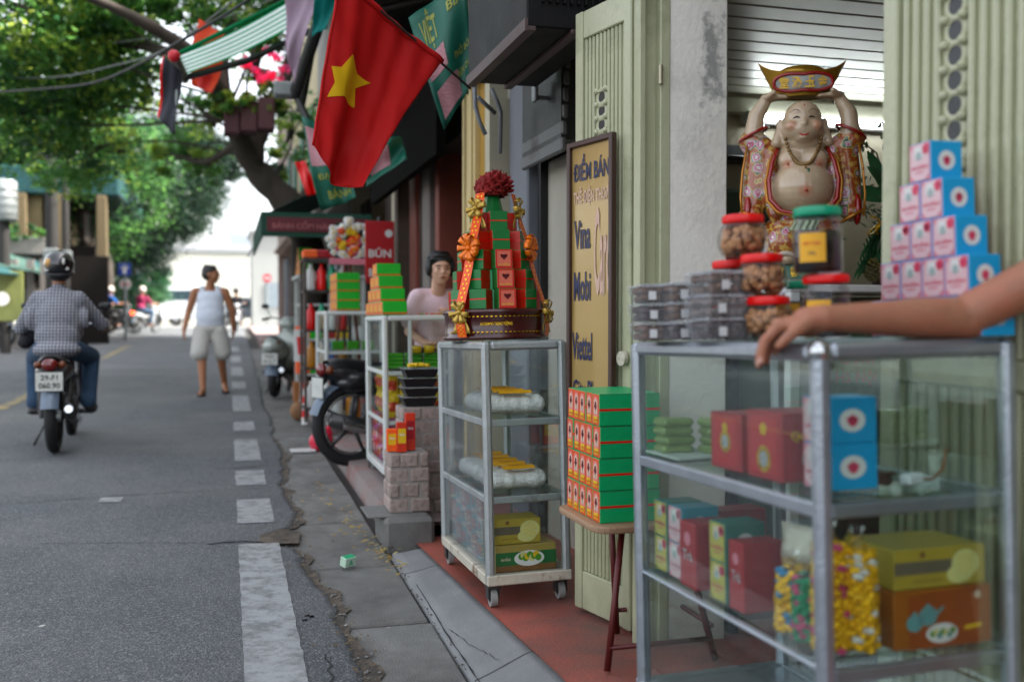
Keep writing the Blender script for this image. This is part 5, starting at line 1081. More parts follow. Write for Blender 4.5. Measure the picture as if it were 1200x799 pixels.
# display case the statue stands on
pb_ = U(938, 334, 3.16)
dc = thing('altar_cabinet', 'tall white topped glass case under the statue, filled with green and red packets', 'cabinet', (1.63, 2.98, fz(3)))
ch = pb_.z - .002 - fz(3); Wd = .95; De = .42; yb = -.42
obj('top_board', MB().box((Wd / 2, yb + De / 2 + .1, ch - .012), (Wd, De, .024), white, bev=.004), dc)
dkpost = M('dark_blue_steel_post', (.06, .07, .10), .45, .4)
for x, mt in ((.02, white_metal), (.13, dkpost), (Wd - .02, dkpost)): obj('post', MB().box((x, yb + .12, ch / 2 - .012), (.035, .035, ch - .024), mt, bev=.003), dc)
for x in (.02, Wd - .02): obj('post', MB().box((x, yb + De + .07, ch / 2 - .012), (.035, .035, ch - .024), dkpost, bev=.003), dc)
for z in (.45, .80): obj('shelf', MB().box((Wd / 2, yb + De / 2 + .1, z), (Wd - .07, De - .06, .012), shelf_glass), dc)
obj('back_panel', MB().box((Wd / 2, yb + De + .095, ch / 2), (Wd - .07, .008, ch - .06), M('dull_green_panel', (.13, .17, .15), .5)), dc)
obj('cream_panel', MB().box((Wd / 2, yb + .125, .20), (Wd - .07, .012, .36), cream_wall), dc)
obj('glass_pane', MB().box((Wd / 2 + .05, yb + .115, .83), (Wd - .18, .004, .82), pane), dc)
pkg = M('green_leaf_packet', (.05, .15, .07), .4, 0, .45, 45, .5, 60, col2=(.22, .24, .16), mixat=.6)
for i in range(3):
    for j in range(2):
        mbp = MB().box((0, 0, .12), (.22, .10, .24), pkg, bev=.02); mbp.text('Cốm', Matrix.Translation((0, -.0515, .15)) @ FY, .13, .05, M('script_red', (.4, .03, .03), .5)); mbp.text('Hà Nội', Matrix.Translation((0, -.0515, .08)) @ FY, .15, .05, M('script_red', ()))
        one('tea_packet', mbp, f'{("left", "middle", "right")[i]} green packet with red script on the {("lower", "upper")[j]} shelf of the white topped case', 'packet', 'green packets in the glass case', loc=(1.63 + .28 + .25 * i, 2.98 - .20, fz(3) + (.456, .806)[j]))
# pot plant with glossy and feathery leaves, right of the statue
pl = thing('potted_plant', 'bushy artificial plant with broad and feathery dark green leaves right of the statue', 'plant', U(1045, 330, 3.3))
leafd = leafmat('glossy_dark_leaf', (.012, .055, .03), (.03, .10, .045), .25); leaff = leafmat('grey_green_leaf', (.05, .07, .045), (.09, .12, .07), .4); twig = M('brown_twig', (.10, .07, .05), .7)
obj('pot', MB().lathe([(0, -.02), (.06, -.02), (.08, .08), (.085, .085), (.07, .085), (0, .075)], M('brown_pot', (.12, .07, .04), .5), 20), pl)
def blade(mb, base, d, L, w_, m_, droop=.5, nrm=V((0, -1, .3)), seg=8):
    d = V(d).normalized(); s_ = d.cross(nrm).normalized(); base = V(base)
    def f(u, v): return base + d * L * v - V((0, 0, 1)) * droop * L * v * v + s_ * (u - .5) * w_ * math.sin(math.pi * min(1, v * .92 + .08)) ** .7 + nrm * (-abs(u - .5)) * w_ * .25
    mb.grid(f, 2, seg, m_, True)
rnd = random.Random(11)
for (dx, dz, L, wd, tl_) in ((-.5, .55, .23, .062, .12), (-.9, .1, .22, .058, .1), (-.75, .9, .20, .04, .3), (.3, .9, .25, .06, .3), (.8, .5, .25, .06, .4), (-.2, 1, .2, .05, .2)):
    mb = MB(); blade(mb, (.0, 0, .28 if dz > .05 else .2), (dx, -.25, dz), L, wd, leafd, tl_); obj('broad_leaf', mb, pl)
for k_ in range(9):
    a = rnd.uniform(-1.3, .5); mb = MB(); d = V((math.sin(a) * 1.0, -.35, math.cos(a) * .2 - .35)).normalized(); b0 = V((rnd.uniform(-.03, .05), -.02, rnd.uniform(.16, .26)))
    for i in range(15):
        t_ = i / 15; c = b0 + d * .22 * t_ - V((0, 0, .08 * t_ * t_))
        for s_ in (-1, 1): blade(mb, c, d * .7 + V((0, 0, s_ * .8)) + V((s_ * .3, 0, 0)), .07 * (1 - .5 * t_), .009, leafd if k_ % 3 else leaff, .4, seg=3)
    obj('frond', mb, pl)
mb = MB()
for i in range(220):
    c = V((rnd.gauss(0, .08), rnd.gauss(0, .04), .26 + rnd.gauss(0, .07))); blade(mb, c, (rnd.uniform(-1, 1), rnd.uniform(-1, .3), rnd.uniform(-.5, 1)), rnd.uniform(.02, .04), .011, leaff, .3, seg=2)
f_ = obj('foliage', mb, pl); f_['kind'] = 'stuff'
for dx in (-.10, -.04, .03):
    mb = MB(); tip = V((dx * 1.6, -.03, .56 + dx)); mb.tube([(0, 0, .25), (dx * .7, -.01, .42), tip], .0025, twig, 5)
    for i in range(7): q = V((0, 0, .3)).lerp(tip, .5 + i * .08); mb.ell(q + V((.012 * (-1) ** i, 0, .01)), (.007, .004, .012), leaff, 6)
    obj('sprig', mb, pl)
obj('gold_wire', MB().tube([(-.17 + .03 * math.sin(q * .9) + q * .004, -.12, .17 + .03 * math.cos(q * .7)) for q in range(14)], .003, gold, 6), pl)
cn = MB()
for i in range(60): z = i / 60; a = i * 2.4; r = .028 * math.sin(math.pi * (z * .85 + .1)); cn.ell((-.13 + r * math.cos(a), -.08 + r * math.sin(a), .0 + .07 * z), (.009, .009, .005), M('cone_brown', (.20, .17, .06), .6), 5)
obj('pine_cone', cn, pl)

# ================================================================ CABINET 3 GROUP
def small_box_mesh(w_, d, h, body, front, mark_):
    mb = MB(); mb.box((0, 0, h / 2), (w_, d, h), body, bev=.002, mats={'f': front, 'l': front}); mb.box((0, 0, h * .5), (w_ + .001, d + .001, .007), M('orange_red_card', ()))
    Ty = Matrix.Translation((0, -d / 2 - .0012, h / 2)) @ FY; mb.poly([(-w_ * .36, -h * .36, 0), (w_ * .36, -h * .36, 0), (w_ * .36, h * .36, 0), (-w_ * .36, h * .36, 0)], mark_, Ty); mb.text('AN HỒNG', Ty @ Matrix.Translation((0, -h * .2, .0006)), w_ * .6, h * .16, yel); return mb
brt_or = M('bright_orange_card', (.75, .17, .03), .42, 0, .1, 20); brt_gr = M('bright_green_card', (.03, .42, .06), .42, 0, .08, 20, rnd=.06)
def stack_box(lx=.15, wy=.185, hz=.08):
    mb = MB().box((0, 0, hz / 2), (lx, wy, hz), brt_gr, bev=.002, mats={'l': M('pale_orange_edge', (.72, .42, .26), .5)}); mb.box((0, 0, hz * .12), (lx + .001, wy + .001, .009), M('orange_red_card', ()))
    Tf = Matrix.Translation((-lx / 2 - .001, 0, hz / 2)) @ F
    mb.poly([(-wy * .42, -hz * .40, 0), (wy * .42, -hz * .40, 0), (wy * .42, hz * .42, 0), (-wy * .42, hz * .42, 0)], brt_or, Tf); mb.poly([(-wy * .2, -hz * .25, .0006), (wy * .2, -hz * .25, .0006), (wy * .2, hz * .3, .0006), (-wy * .2, hz * .3, .0006)], yel, Tf); mb.text('AN HỒNG', Tf @ Matrix.Translation((0, -hz * .3, .001)), wy * .6, hz * .12, dkred); return mb
ob = stack_box().mesh('gift_box')
for r_ in range(4):
    n_ = 4 - r_
    for c_ in range(n_): one('gift_box', ob, f'{nm_pos[n_][c_]} green box with orange end, {("bottom", "second", "third", "top")[r_]} row of the pyramid beside the woman', 'box', 'green boxes with orange ends in a pyramid', M4=on(T3, .078, .10 + .19 * c_ + .075 * r_, 1.054 + .0808 * r_))
# merchandise inside
yb_m = M('yellow_snack_bag', (.66, .50, .03), .3, .1, .25, 16, .6, 35); 
for r_ in range(2):
    for c_ in range(4): pouch(f'{("first", "second", "third", "fourth")[c_]} bright yellow snack bag from the left, {("lower", "upper")[r_]} row in the white framed cabinet', on(T3, .075 + .085 * c_, .10 + .03 * r_, .422 + .13 * r_, 90), .08, .15, .05, yb_m, M('yellow_bag_red_print', (.5, .08, .03), .5), 'yellow snack bags')
gw = MB().box((0, 0, .0125), (.10, .08, .023), M('bright_green_wrap', (.10, .36, .05), .35, 0, .25, 30, .3), bev=.007).mesh('wrapped_cake')
for r_ in range(4):
    for c_ in range(3): one('wrapped_cake', gw, f'{("left", "middle", "right")[c_]} bright green wrapped cake, {("lowest", "second", "third", "topmost")[r_]} layer on the top shelf of the white framed cabinet', 'cake', 'bright green wrapped cakes', M4=on(T3, .09 + .115 * c_, .12, .722 + .024 * r_))
rb_cols = [M('crimson_card', ()), M('pink_violet_card', (.50, .12, .34), .45, 0, .2, 25), M('red_orange_card', (.55, .07, .03), .45, 0, .2, 20)]
for r_ in range(3):
    for c_ in range(3):
        mb = MB().box((0, 0, .048), (.12, .10, .094), rb_cols[(r_ * 2 + c_) % 3 if r_ else (c_ + 1) % 3], bev=.002); Ty = Matrix.Translation((0, -.0508, .048)) @ FY; flower(mb, Ty, .03, (white, yel, roseb)[(c_ + r_) % 3]); mb.text('KẸO', Ty @ Matrix.Translation((0, -.03, .0006)), .07, .018, white)
        one('sweet_box', mb, f'{("left", "middle", "right")[c_]} red or pink sweet box in the {("bottom", "middle", "top")[r_]} row of the white framed cabinet', 'box', 'sweet boxes in the white framed cabinet', M4=on(T3, .085 + .125 * c_, .12, .13 + .0955 * r_))
for i, x in enumerate((.22, .30, .38)): one('snack_tub', MB().lathe([(0, 0), (.033, 0), (.036, .04), (.033, .045), (0, .045)], yb_m, 16), f'{("left", "middle", "right")[i]} low yellow tub on the upper shelf right half of the white framed cabinet', 'tub', 'low yellow tubs', M4=on(T3, x, .08, .722 + .105 if False else .8185))
for c_ in range(4):
    for r_ in range(2): pouch(f'{("nearest", "second", "third", "farthest")[c_]} yellow snack bag facing the street, {("lower", "upper")[r_]} row, white framed cabinet', on(T3, .075, .24 + .14 * c_, .422 + .13 * r_, 0), .12, .15, .05, yb_m, M('yellow_bag_red_print', ()), 'yellow snack bags facing the street')
    for r_ in range(3): one('sweet_box', MB().box((0, 0, .048), (.10, .12, .094), rb_cols[(r_ + c_) % 3], bev=.002).disc(Matrix.Translation((-.051, 0, .05)) @ F, .03, (white, yel, roseb)[(r_ + c_) % 3], 12), f'{("nearest", "second", "third", "farthest")[c_]} sweet box facing the street, {("bottom", "middle", "top")[r_]} row, white framed cabinet', 'box', 'sweet boxes facing the street', M4=on(T3, .085, .27 + .135 * c_, .13 + .0955 * r_))
    for r_ in range(2): pouch(f'{("nearest", "second", "third", "farthest")[c_]} {("pink", "yellow")[r_]} bag on the {("bottom", "middle")[r_]} shelf of the far white cabinet', on(T4, .09, .16 + .19 * c_, (.12, .422)[r_]), .16, .2, .06, (M('pink_foil', ()), yb_m)[r_], white, 'bags in the far white cabinet')
# litter of small coloured sweets on cabinet 3 top
mb = MB(); rnd = random.Random(9)
for i in range(26): mb.box((rnd.uniform(.24, .42), rnd.uniform(.02, .07), 1.058), (.014, .012, .008), rnd.choice((brt_or, yel, brt_gr)), bev=.002, rz=rnd.random())
o_ = one('loose_sweets', mb, 'loose bright wrapped sweets lying on the front edge of the cabinet by the woman', 'sweets', M4=T3); o_['kind'] = 'stuff'
# brick step blocks between cabinets 2 and 3
brickm = M('pinkish_grey_brick', (.42, .35, .32), .85, 0, .3, 9, 1, 40, col2=(.26, .22, .20), mixat=.55, edge=.2, rnd=.16); mortar = M('pale_mortar', (.30, .28, .26), .9, 0, .2, 10, .5)
def brick_pile(label, x0, x1, y0, y1, z0, z1):
    t = thing('brick_pile', label, 'bricks', ((x0 + x1) / 2, (y0 + y1) / 2, z0)); W_, Dd, Hh = x1 - x0, y1 - y0, z1 - z0
    obj('mortar_core', MB().box((0, 0, Hh / 2), (W_ - .02, Dd - .02, Hh - .004), mortar), t)
    nz_ = max(2, round(Hh / .07)); hz = Hh / nz_; rnd = random.Random(label)
    for k_ in range(nz_):
        n_ = 2 if k_ % 2 else 1; L = W_ / 2
        xs_ = [0, W_ / 2, W_] if k_ % 2 == 0 else [0, W_ * .28, W_ * .75, W_]
        for a, b_ in zip(xs_, xs_[1:]):
            for yc, dep in ((-Dd / 4, Dd / 2), (Dd / 4, Dd / 2)): 
                mb = MB().box((0, 0, 0), (b_ - a - .010, dep - .008, hz - .009), brickm, bev=.006)
                obj('brick', mb, t, loc=((a + b_) / 2 - W_ / 2 + rnd.uniform(-.004, .004), yc + rnd.uniform(-.005, .005), hz * (k_ + .5))).rotation_euler = (rnd.uniform(-.015, .015), rnd.uniform(-.015, .015), rnd.uniform(-.03, .03))
    return t
zb = .075
brick_pile('lower front pile of rough pinkish bricks carrying two orange boxes', .775, .985, 4.98, 5.20, .20, .505)
brick_pile('taller rear pile of rough pinkish bricks under the black trays', .875, 1.10, 5.21, 5.44, zb, .715)
cb_ = thing('concrete_block', 'broken grey concrete block at the foot of the brick piles', 'block', (.86, 5.06, zb))
o_ = obj('block', MB().box((0, -.02, .025), (.25, .36, .19), concrete, bev=.018), cb_); obj('slab', MB().box((-.05, .02, .121 - .0), (.30, .30, .008), concrete, bev=.003), cb_)
for i, (x, h_, yv) in enumerate(((.845, .15, 5.03), (.90, .19, 5.09), (.80, .115, 5.06))):
    mb = MB().box((0, 0, h_ / 2), (.05, .04, h_), (brt_or if i == 2 else M('red_orange_card', ())), bev=.002); Ty = Matrix.Translation((0, -.0206, h_ / 2)) @ FY; mb.poly([(-.02, -h_ * .2, 0), (.02, -h_ * .2, 0), (.02, h_ * .3, 0), (-.02, h_ * .3, 0)], (yel, M('crimson_card', ()), yel)[i], Ty); mb.text('TRÀ', Ty @ Matrix.Translation((0, h_ * .1, .0005)), .03, .014, white)
    one('tea_carton', mb, ('short red carton standing on the front brick pile', 'tall red carton at the back of the front brick pile', 'small orange and yellow carton on the left of the front brick pile')[i], 'box', loc=(x, yv, .507))
traym = M('black_tray', (.02, .02, .022), .35)
for i in range(4):
    mb = MB(); w1, w2 = .075, .095; vs = [(-w1, -w1 * .8, 0), (w1, -w1 * .8, 0), (w1, w1 * .8, 0), (-w1, w1 * .8, 0), (-w2, -w2 * .8, .045), (w2, -w2 * .8, .045), (w2, w2 * .8, .045), (-w2, w2 * .8, .045)]
    mb.add(vs, [(3, 2, 1, 0), (0, 1, 5, 4), (1, 2, 6, 5), (2, 3, 7, 6), (3, 0, 4, 7)], traym); mb.box((0, 0, .047), (.2, .165, .006), frostp, bev=.002)
    for _ in range(12): mb.ell((rnd.uniform(-.06, .06), rnd.uniform(-.05, .05), .035), (.014, .012, .008), nutd, 6)
    one('food_tray', mb, f'{("bottom", "second", "third", "top")[i]} black tray with clear lid stacked on the rear brick pile', 'tray', 'black trays stacked on the bricks', loc=(.985 + .008 * (i % 2), 5.32, .717 + .051 * i))
mb = MB()
for i in range(5): mb.box((.02 * i - .04, 0, .01 + .004 * (i % 2)), (.03, .05, .018), yel, bev=.004, rz=i)
one('yellow_packet', mb, 'crumpled yellow packets lying on the top black tray', 'packet', loc=(.985, 5.32, .717 + .205))

# ---------------------------------------------------------------- litter on the road edge
q = AG(407, 662); mb = MB(); T_ = Matrix.Rotation(R(35), 4, 'Z') @ Matrix.Rotation(R(12), 4, 'X'); mb.box((0, 0, .025), (.065, .04, .045), M('green_white_carton', (.5, .62, .52), .45), T=T_, bev=.003, mats={'t': M('green_carton_top', (.03, .38, .2), .45), 'r': M('green_carton_top', ())}); mb.text('A', T_ @ Matrix.Translation((0, -.021, .024)) @ FY, .025, .028, M('green_carton_top', ()))
one('crushed_carton', mb, 'small crushed green and white carton lying on the gutter slabs', 'litter', loc=(q.x, q.y, q.z - .004))
dry = leafmat('dry_leaf', (.30, .20, .05), (.42, .36, .12), .6)
def litter(name, label, spots, n_, seed, m_, size, zf):
    rnd = random.Random(seed); mb = MB()
    for (x, y, sx, sy) in spots:
        for _ in range(n_):
            a = rnd.random() * 6.28; c = V((x + rnd.gauss(0, sx), y + rnd.gauss(0, sy), 0)); c.z = zf(c.x, c.y) + .006 + rnd.random() * .008; s_ = rnd.uniform(.6, 1.3) * size
            d = V((math.cos(a), math.sin(a), rnd.uniform(-.2, .3))) * s_; e_ = V((-math.sin(a), math.cos(a), rnd.uniform(-.3, .3))) * s_ * .45; mb.add([c - d, c + e_, c + d, c - e_], [(0, 1, 2, 3)], m_)
    o = one(name, mb, label, 'leaves'); o['kind'] = 'stuff'; return o
gz = lambda x, y: max(g(y) - .01, g(y) + (.0 if x < .74 else .01))
litter('fallen_leaves', 'yellow fallen leaves gathered in the gutter by the concrete block', [(.66, 5.15, .05, .25), (.70, 4.7, .03, .2), (.60, 6.2, .06, .6)], 34, 1, dry, .018, gz)
litter('fallen_leaves', 'scattered dry leaves and twigs along the crumbling asphalt edge', [(.40, 3.6, .03, .7), (.35, 5.0, .08, .3), (.45, 7.5, .1, 1.2)], 44, 2, M('brown_leaf_bits', (.16, .11, .06), .8), .011, gz)
litter('paper_scraps', 'pale paper scraps scattered on road and gutter', [(.52, 4.0, .12, 1.2), (-.5, 5.5, .9, 1.8)], 7, 3, M('paper_scrap', (.5, .5, .48), .7), .012, lambda x, y: (roadz(x, y) if x < edge(y) - .05 else gz(x, y)))
mb = MB(); q = AG(365, 724)
for i in range(9): a = i * 2.1; mb.ell((q.x + .03 * math.cos(a) * (i % 3), q.y + .02 * math.sin(a) * (i % 3), roadz(q.x, q.y) + .005), (.012, .007, .004), black, 6)
one('debris', mb, 'small dark clump of debris on the asphalt right of the long white marking', 'debris')
rub = MB(); rnd = random.Random(4)
for i in range(160): y = rnd.uniform(1.8, 5.2); s_ = rnd.uniform(.002, .007); rub.ell((.742 + rnd.gauss(0, .012), y, g(y) + .001), (s_, s_, s_ * .6), M('gutter_grit', (.10, .085, .07), .95), 5, sm=False)
for i in range(170):
    y = rnd.uniform(2.0, 8.5); x = edge(y) + rnd.gauss(.02, .02); s_ = rnd.uniform(.003, .010); rub.ell((x, y, g(y) - .005), (s_, s_ * .8, s_ * .6), concrete, 5, sm=False)
for i in range(40): s_ = rnd.uniform(.004, .012); y = 5.2 + rnd.gauss(0, .1); rub.ell((.24 + rnd.gauss(0, .05), y, g(y) - .012), (s_, s_, s_ * .6), concrete, 5, sm=False)
o_ = one('loose_grit', rub, 'loose grit and asphalt crumbs along the broken road edge', 'grit'); o_['kind'] = 'stuff'
# pink carrier bag and little striped post
pbg = blob('carrier_bag', [E_((0, 0, .09), (.10, .09, .09)), E_((.03, 0, .15), (.07, .06, .06)), L_((.03, 0, .18), (.08, 0, .22), .025, .012)], M('pink_red_plastic', (.60, .06, .10), .35, 0, .15, 12, .5, 30, coat=.2), None, .012, 3)
q = AG(369, 526); pbg.location = (q.x + .05, q.y, q.z - .03); tag(pbg, 'pink red plastic carrier bag on the ground by the big motorbike wheel', 'bag')
mb = MB(); mb.box((0, 0, .01), (.20, .16, .015), M('white_plastic_film', (.6, .6, .6), .4), bev=.004); one('plastic_sheet', mb, 'thin white plastic sheet under the pink carrier bag', 'sheet', loc=(q.x - .1, q.y - .05, q.z - .01))
# ================================================================ MOTORBIKES
def motorbike(label, pos, rz, paint, group='motorbikes in the street', plate='29-F1', plate2='060.90', style='wave', seatm=black, panel=None, tail=True, plate_m=None, lean=0, wheel_r=.29, lit=False, body2=None):
    T = Matrix.Translation(pos) @ Matrix.Rotation(rz, 4, 'Z') @ Matrix.Rotation(lean, 4, 'Y')
    t = thing('motorbike', label, 'motorbike', M4=T, group=group); WB = 1.2; r = wheel_r; sc_ = style == 'scooter'
    if sc_: r = .23
    pt = M(paint[0], paint[1], .3, .1, .06, 4, coat=.7)
    tailred = M('tail_lamp_red', (.16, .006, .008), .25, coat=.6); lamp_w = M('lamp_clear', (.6, .6, .6), .15, coat=.6)
    for nme, y in (('rear_wheel', 0), ('front_wheel', WB)):
        wth = (.043 if y == 0 else .036) * (1.25 if sc_ else 1)
        w_ = obj(nme, MB().tube([(0, y + (r - wth) * math.cos(a), r + (r - wth) * math.sin(a)) for a in [2 * math.pi * q / 28 for q in range(28)]], wth, rubber, 12, closed=True), t)
        rim = MB().tube([(0, y + (r - wth * 2.1) * math.cos(a), r + (r - wth * 2.1) * math.sin(a)) for a in [2 * math.pi * q / 24 for q in range(24)]], .014, chrome if not sc_ else steel, 6, closed=True)
        rim.cyl((-.05, y, r), (.05, y, r), .045, alud, n=16)
        for q in range(5):
            a = 2 * math.pi * q / 5; rim.tube([(.012, y + .04 * math.cos(a), r + .04 * math.sin(a)), (.008, y + (r - wth * 2) * math.cos(a + .1), r + (r - wth * 2) * math.sin(a + .1))], [.018, .012], steel if style == 'wave' else alud, 6)
        obj('rim', rim, w_)
        if y: obj('fork', MB().tube([(-.07, y, r), (-.075, y - .15, .62), (-.05, y - .25, .90)], .018, chrome, 8).tube([(.07, y, r), (.075, y - .15, .62), (.05, y - .25, .90)], .018, chrome, 8), t)
        obj('mudguard', MB().grid(lambda u, v, y=y, wth=wth: ((u - .5) * wth * 3.0, y + (r + .028 - .03 * (2 * u - 1) ** 2) * math.cos(R((20 if y else 35) + 130 * v)), r + (r + .028 - .03 * (2 * u - 1) ** 2) * math.sin(R((20 if y else 35) + 130 * v))), 4, 10, pt if y else M('grey_blue_fender', (.16, .20, .25), .4, coat=.3)), t)
    # engine, exhaust, frame
    obj('engine', MB().box((0, .50, .33), (.20, .34, .20), M('engine_grey', (.13, .13, .13), .5, .5, .3, 20), bev=.05).cyl((-.12, .52, .33), (.12, .52, .33), .075, M('engine_grey', ()), n=16).cyl((0, .62, .36), (0, .80, .40), .06, M('engine_grey', ()), n=12), t)
    obj('exhaust', MB().tube([(.06, .66, .30), (.11, .45, .22), (.125, .2, .25), (.13, -.05, .32), (.13, -.22, .36)], [.016, .018, .045, .055, .048], steel, 12).cyl((.13, -.222, .36), (.13, -.235, .362), .03, chrome, n=12), t)
    obj('exhaust_guard', MB().grid(lambda u, v: (.13 + .058 * math.sin(R(20 + 110 * u)), -.15 + .30 * v, .335 - .09 * v + .058 * math.cos(R(20 + 110 * u))), 4, 3, chrome), t)
    obj('swing_arm', MB().box((-.09, .25, .30), (.03, .55, .05), steel, bev=.008).box((.085, .25, .30), (.025, .5, .04), steel, bev=.008), t)
    for s in (-1, 1): obj('shock', MB().cyl((s * .10, .03, .31), (s * .11, .10, .60), .022, steel, n=10).tube([(s * (.105) + .026 * math.cos(a * 1.0), .035 + .055 * a / 40 + .026 * math.sin(a), .33 + .2 * a / 40) for a in range(0, 40)], .005, steel, 4), t)
    for s in (-1, 1):
        obj('footrest', MB().tube([(s * .08, .52, .27), (s * .24, .52, .27)], .013, black, 6).box((s * .22, .52, .278), (.09, .035, .02), rubber, bev=.006), t)
        obj('rear_footrest', MB().tube([(s * .08, .30, .30), (s * .20, .22, .32)], .011, steel, 6), t)
    # body
    hump = [E_((0, .10, .64), (.145, .24, .09)), E_((0, -.06, .69), (.105, .20, .08)), E_((0, .0, .60), (.11, .17, .07)), E_((0, .35, .58), (.12, .2, .12)), L_((0, .5, .52), (0, .85, .60), .06, .055), L_((0, .85, .60), (0, .97, .82), .07, .06)]
    if sc_: hump = [E_((0, .12, .58), (.17, .30, .15)), E_((0, -.05, .66), (.14, .26, .12)), E_((0, .45, .38), (.15, .35, .07)), L_((0, .82, .45), (0, .97, .80), .13, .10), E_((0, .85, .62), (.20, .05, .22)), E_((0, .25, .42), (.15, .25, .10))]
    blob('body', hump, pt, t, .014, 3)
    if not sc_:
        leg = MB(); 
        for s in (-1, 1): leg.grid(lambda u, v: (s * (.075 + .13 * math.sin(math.pi * min(1, .25 + u * .7)) * (1 - .25 * v)), .74 + .10 * u + .14 * v, .34 + .50 * v), 5, 6, M(panel[0], panel[1], .35, 0, .05, coat=.5) if panel else pt)
        obj('leg_shield', leg, t)
    obj('seat', MB().add(*(lambda g_: g_)(seat_geo()), seatm, True), t)
    if tail:
        obj('tail_light', MB().ell((0, -.235 if not sc_ else -.27, .70 if not sc_ else .66), (.060, .035, .05), (M('lit_tail_lamp', (1, .10, .02), .3, emis=5) if lit else tailred), 14).ell((-.085, -.205, .70), (.03, .03, .03), M('amber_lens', (.16, .05, .01), .3), 10).ell((.085, -.205, .70), (.03, .03, .03), M('amber_lens', ()), 10), t)
    pz = .575 if not sc_ else .50; py_ = -.265 if not sc_ else -.30
    pl_ = obj('licence_plate', MB().box((0, py_, pz), (.19, .004, .14), M('plate_white', (.62, .63, .60), .4), bev=.0015).box((0, py_ + .004, pz), (.2, .004, .15), steel, bev=.0015), t)
    if plate: obj('lettering', MB().text(plate, Matrix.Translation((0, py_ - .0035, pz + .032)) @ FY, .12, .042, black).text(plate2, Matrix.Translation((0, py_ - .0035, pz - .030)) @ FY, .15, .046, black), pl_, plate + ' ' + plate2)
    obj('plate_bracket', MB().tube([(0, -.18, .66), (0, py_ + .01, pz)], .02, black, 6), t)
    obj('handlebar', MB().tube([(-.33, .86, .98), (-.22, .90, 1.01), (0, .95, .98), (.22, .90, 1.01), (.33, .86, .98)], .012, chrome, 8).tube([(-.34, .855, .98), (-.24, .885, 1.0)], .018, rubber, 8).tube([(.34, .855, .98), (.24, .885, 1.0)], .018, rubber, 8).ell((0, .95, .93), (.13, .11, .09), pt, 14), t)
    obj('headlight', MB().ell((0, 1.04, .93), (.08, .04, .06), lamp_w, 14), t)
    for s in (-1, 1): obj('mirror', MB().tube([(s * .22, .90, 1.0), (s * .27, .93, 1.10), (s * .30, .93, 1.14)], .006, black, 6).ell((s * .31, .93, 1.16), (.055, .014, .035), black, 12), t)
    obj('side_stand', MB().tube([(-.09, .45, .26), (-.20, .38, .02)], .010, steel, 6), t)
    return t
def seat_geo():
    vs = []; nu, nv = 8, 14
    for j in range(nv + 1):
        v = j / nv; y = -.20 + .80 * v; z = .755 + .03 * math.cos(v * 3.0) - .02 * v; hw = .075 + .045 * math.sin(math.pi * min(1, .15 + v * .75)) - .03 * v
        for i in range(nu + 1): u = i / nu * 2 - 1; vs.append((hw * u, y, z - .065 * abs(u) ** 3 - (.02 if v in (0, 1) else 0)))
    fs = [(j * (nu + 1) + i, j * (nu + 1) + i + 1, (j + 1) * (nu + 1) + i + 1, (j + 1) * (nu + 1) + i) for j in range(nv) for i in range(nu)]
    return vs, fs

# ================================================================ PEOPLE
def head(t, T, skinm, facing=0, hairstyle='short', hat=None):
    """head as a blob at T (origin: base of skull), facing -Y in T"""
    pass
def hand_prims(w_, d, side, up=V((0, 0, 1)), s=1.0, curl=.5):
    """palm and five unequal bent fingers; w_ wrist, d pointing along the hand, side = thumb side"""
    w_ = V(w_); d = V(d).normalized(); side = V(side); side = (side - d * side.dot(d)).normalized(); dn = d.cross(side).normalized()
    if dn.z > 0: dn = -dn
    P = [L_(w_, w_ + d * .035 * s, .021 * s, .022 * s)]
    for k_, off in enumerate((.024, .008, -.008, -.023)):
        b = w_ + d * (.075 - .006 * abs(k_ - 1)) * s + side * off * s; P.append(L_(w_ + d * .02 * s + side * off * .6 * s, b, .015 * s, .0115 * s))
        L = (.072, .080, .074, .058)[k_] * s; c1 = b + (d * (1 - curl * .4) + dn * curl * .7) * L * .42; c2 = c1 + (d * (1 - curl) + dn * curl * 1.3).normalized() * L * .34; c3 = c2 + (d * max(-.2, .8 - curl * 1.3) + dn * curl * 1.6).normalized() * L * .26
        P += [L_(b, c1, .0098 * s, .0088 * s), L_(c1, c2, .0088 * s, .0078 * s), L_(c2, c3, .0078 * s, .0062 * s)]
    tb_ = w_ + d * .02 * s + side * .022 * s; t1 = tb_ + (d * .6 + side * .7 + dn * .3).normalized() * .038 * s; t2 = t1 + (d * .9 + side * .15 + dn * .4).normalized() * .030 * s
    P += [L_(tb_, t1, .014 * s, .0105 * s), L_(t1, t2, .0105 * s, .008 * s)]; return P
def head_prims(c, f, up=V((0, 0, 1)), s=1.0):
    """skull, jaw, nose, lips, ears; c = head centre, f = facing direction"""
    c = V(c); f = V(f).normalized(); r = f.cross(up).normalized()
    a = math.atan2(f.y, f.x) - math.pi / 2; rot = (0, 0, a); q = lambda x, y, z: c + r * x * s + f * y * s + up * z * s
    P = [E_(q(0, -.012, .028), (.074 * s, .092 * s, .085 * s), rot), E_(q(0, .022, -.03), (.060 * s, .062 * s, .070 * s), rot), E_(q(0, .045, -.082), (.030 * s, .030 * s, .024 * s), rot), L_(q(0, .083, .018), q(0, .104, -.012), .010 * s, .013 * s), E_(q(0, .078, -.050), (.024 * s, .014 * s, .010 * s), rot), E_(q(0, .08, .038), (.045 * s, .014 * s, .012 * s), rot)]
    for sx in (-1, 1): P += [E_(q(sx * .074, -.005, -.005), (.010 * s, .020 * s, .030 * s), rot), E_(q(sx * .038, .062, -.015), (.020 * s, .018 * s, .020 * s), rot)]
    return P, q
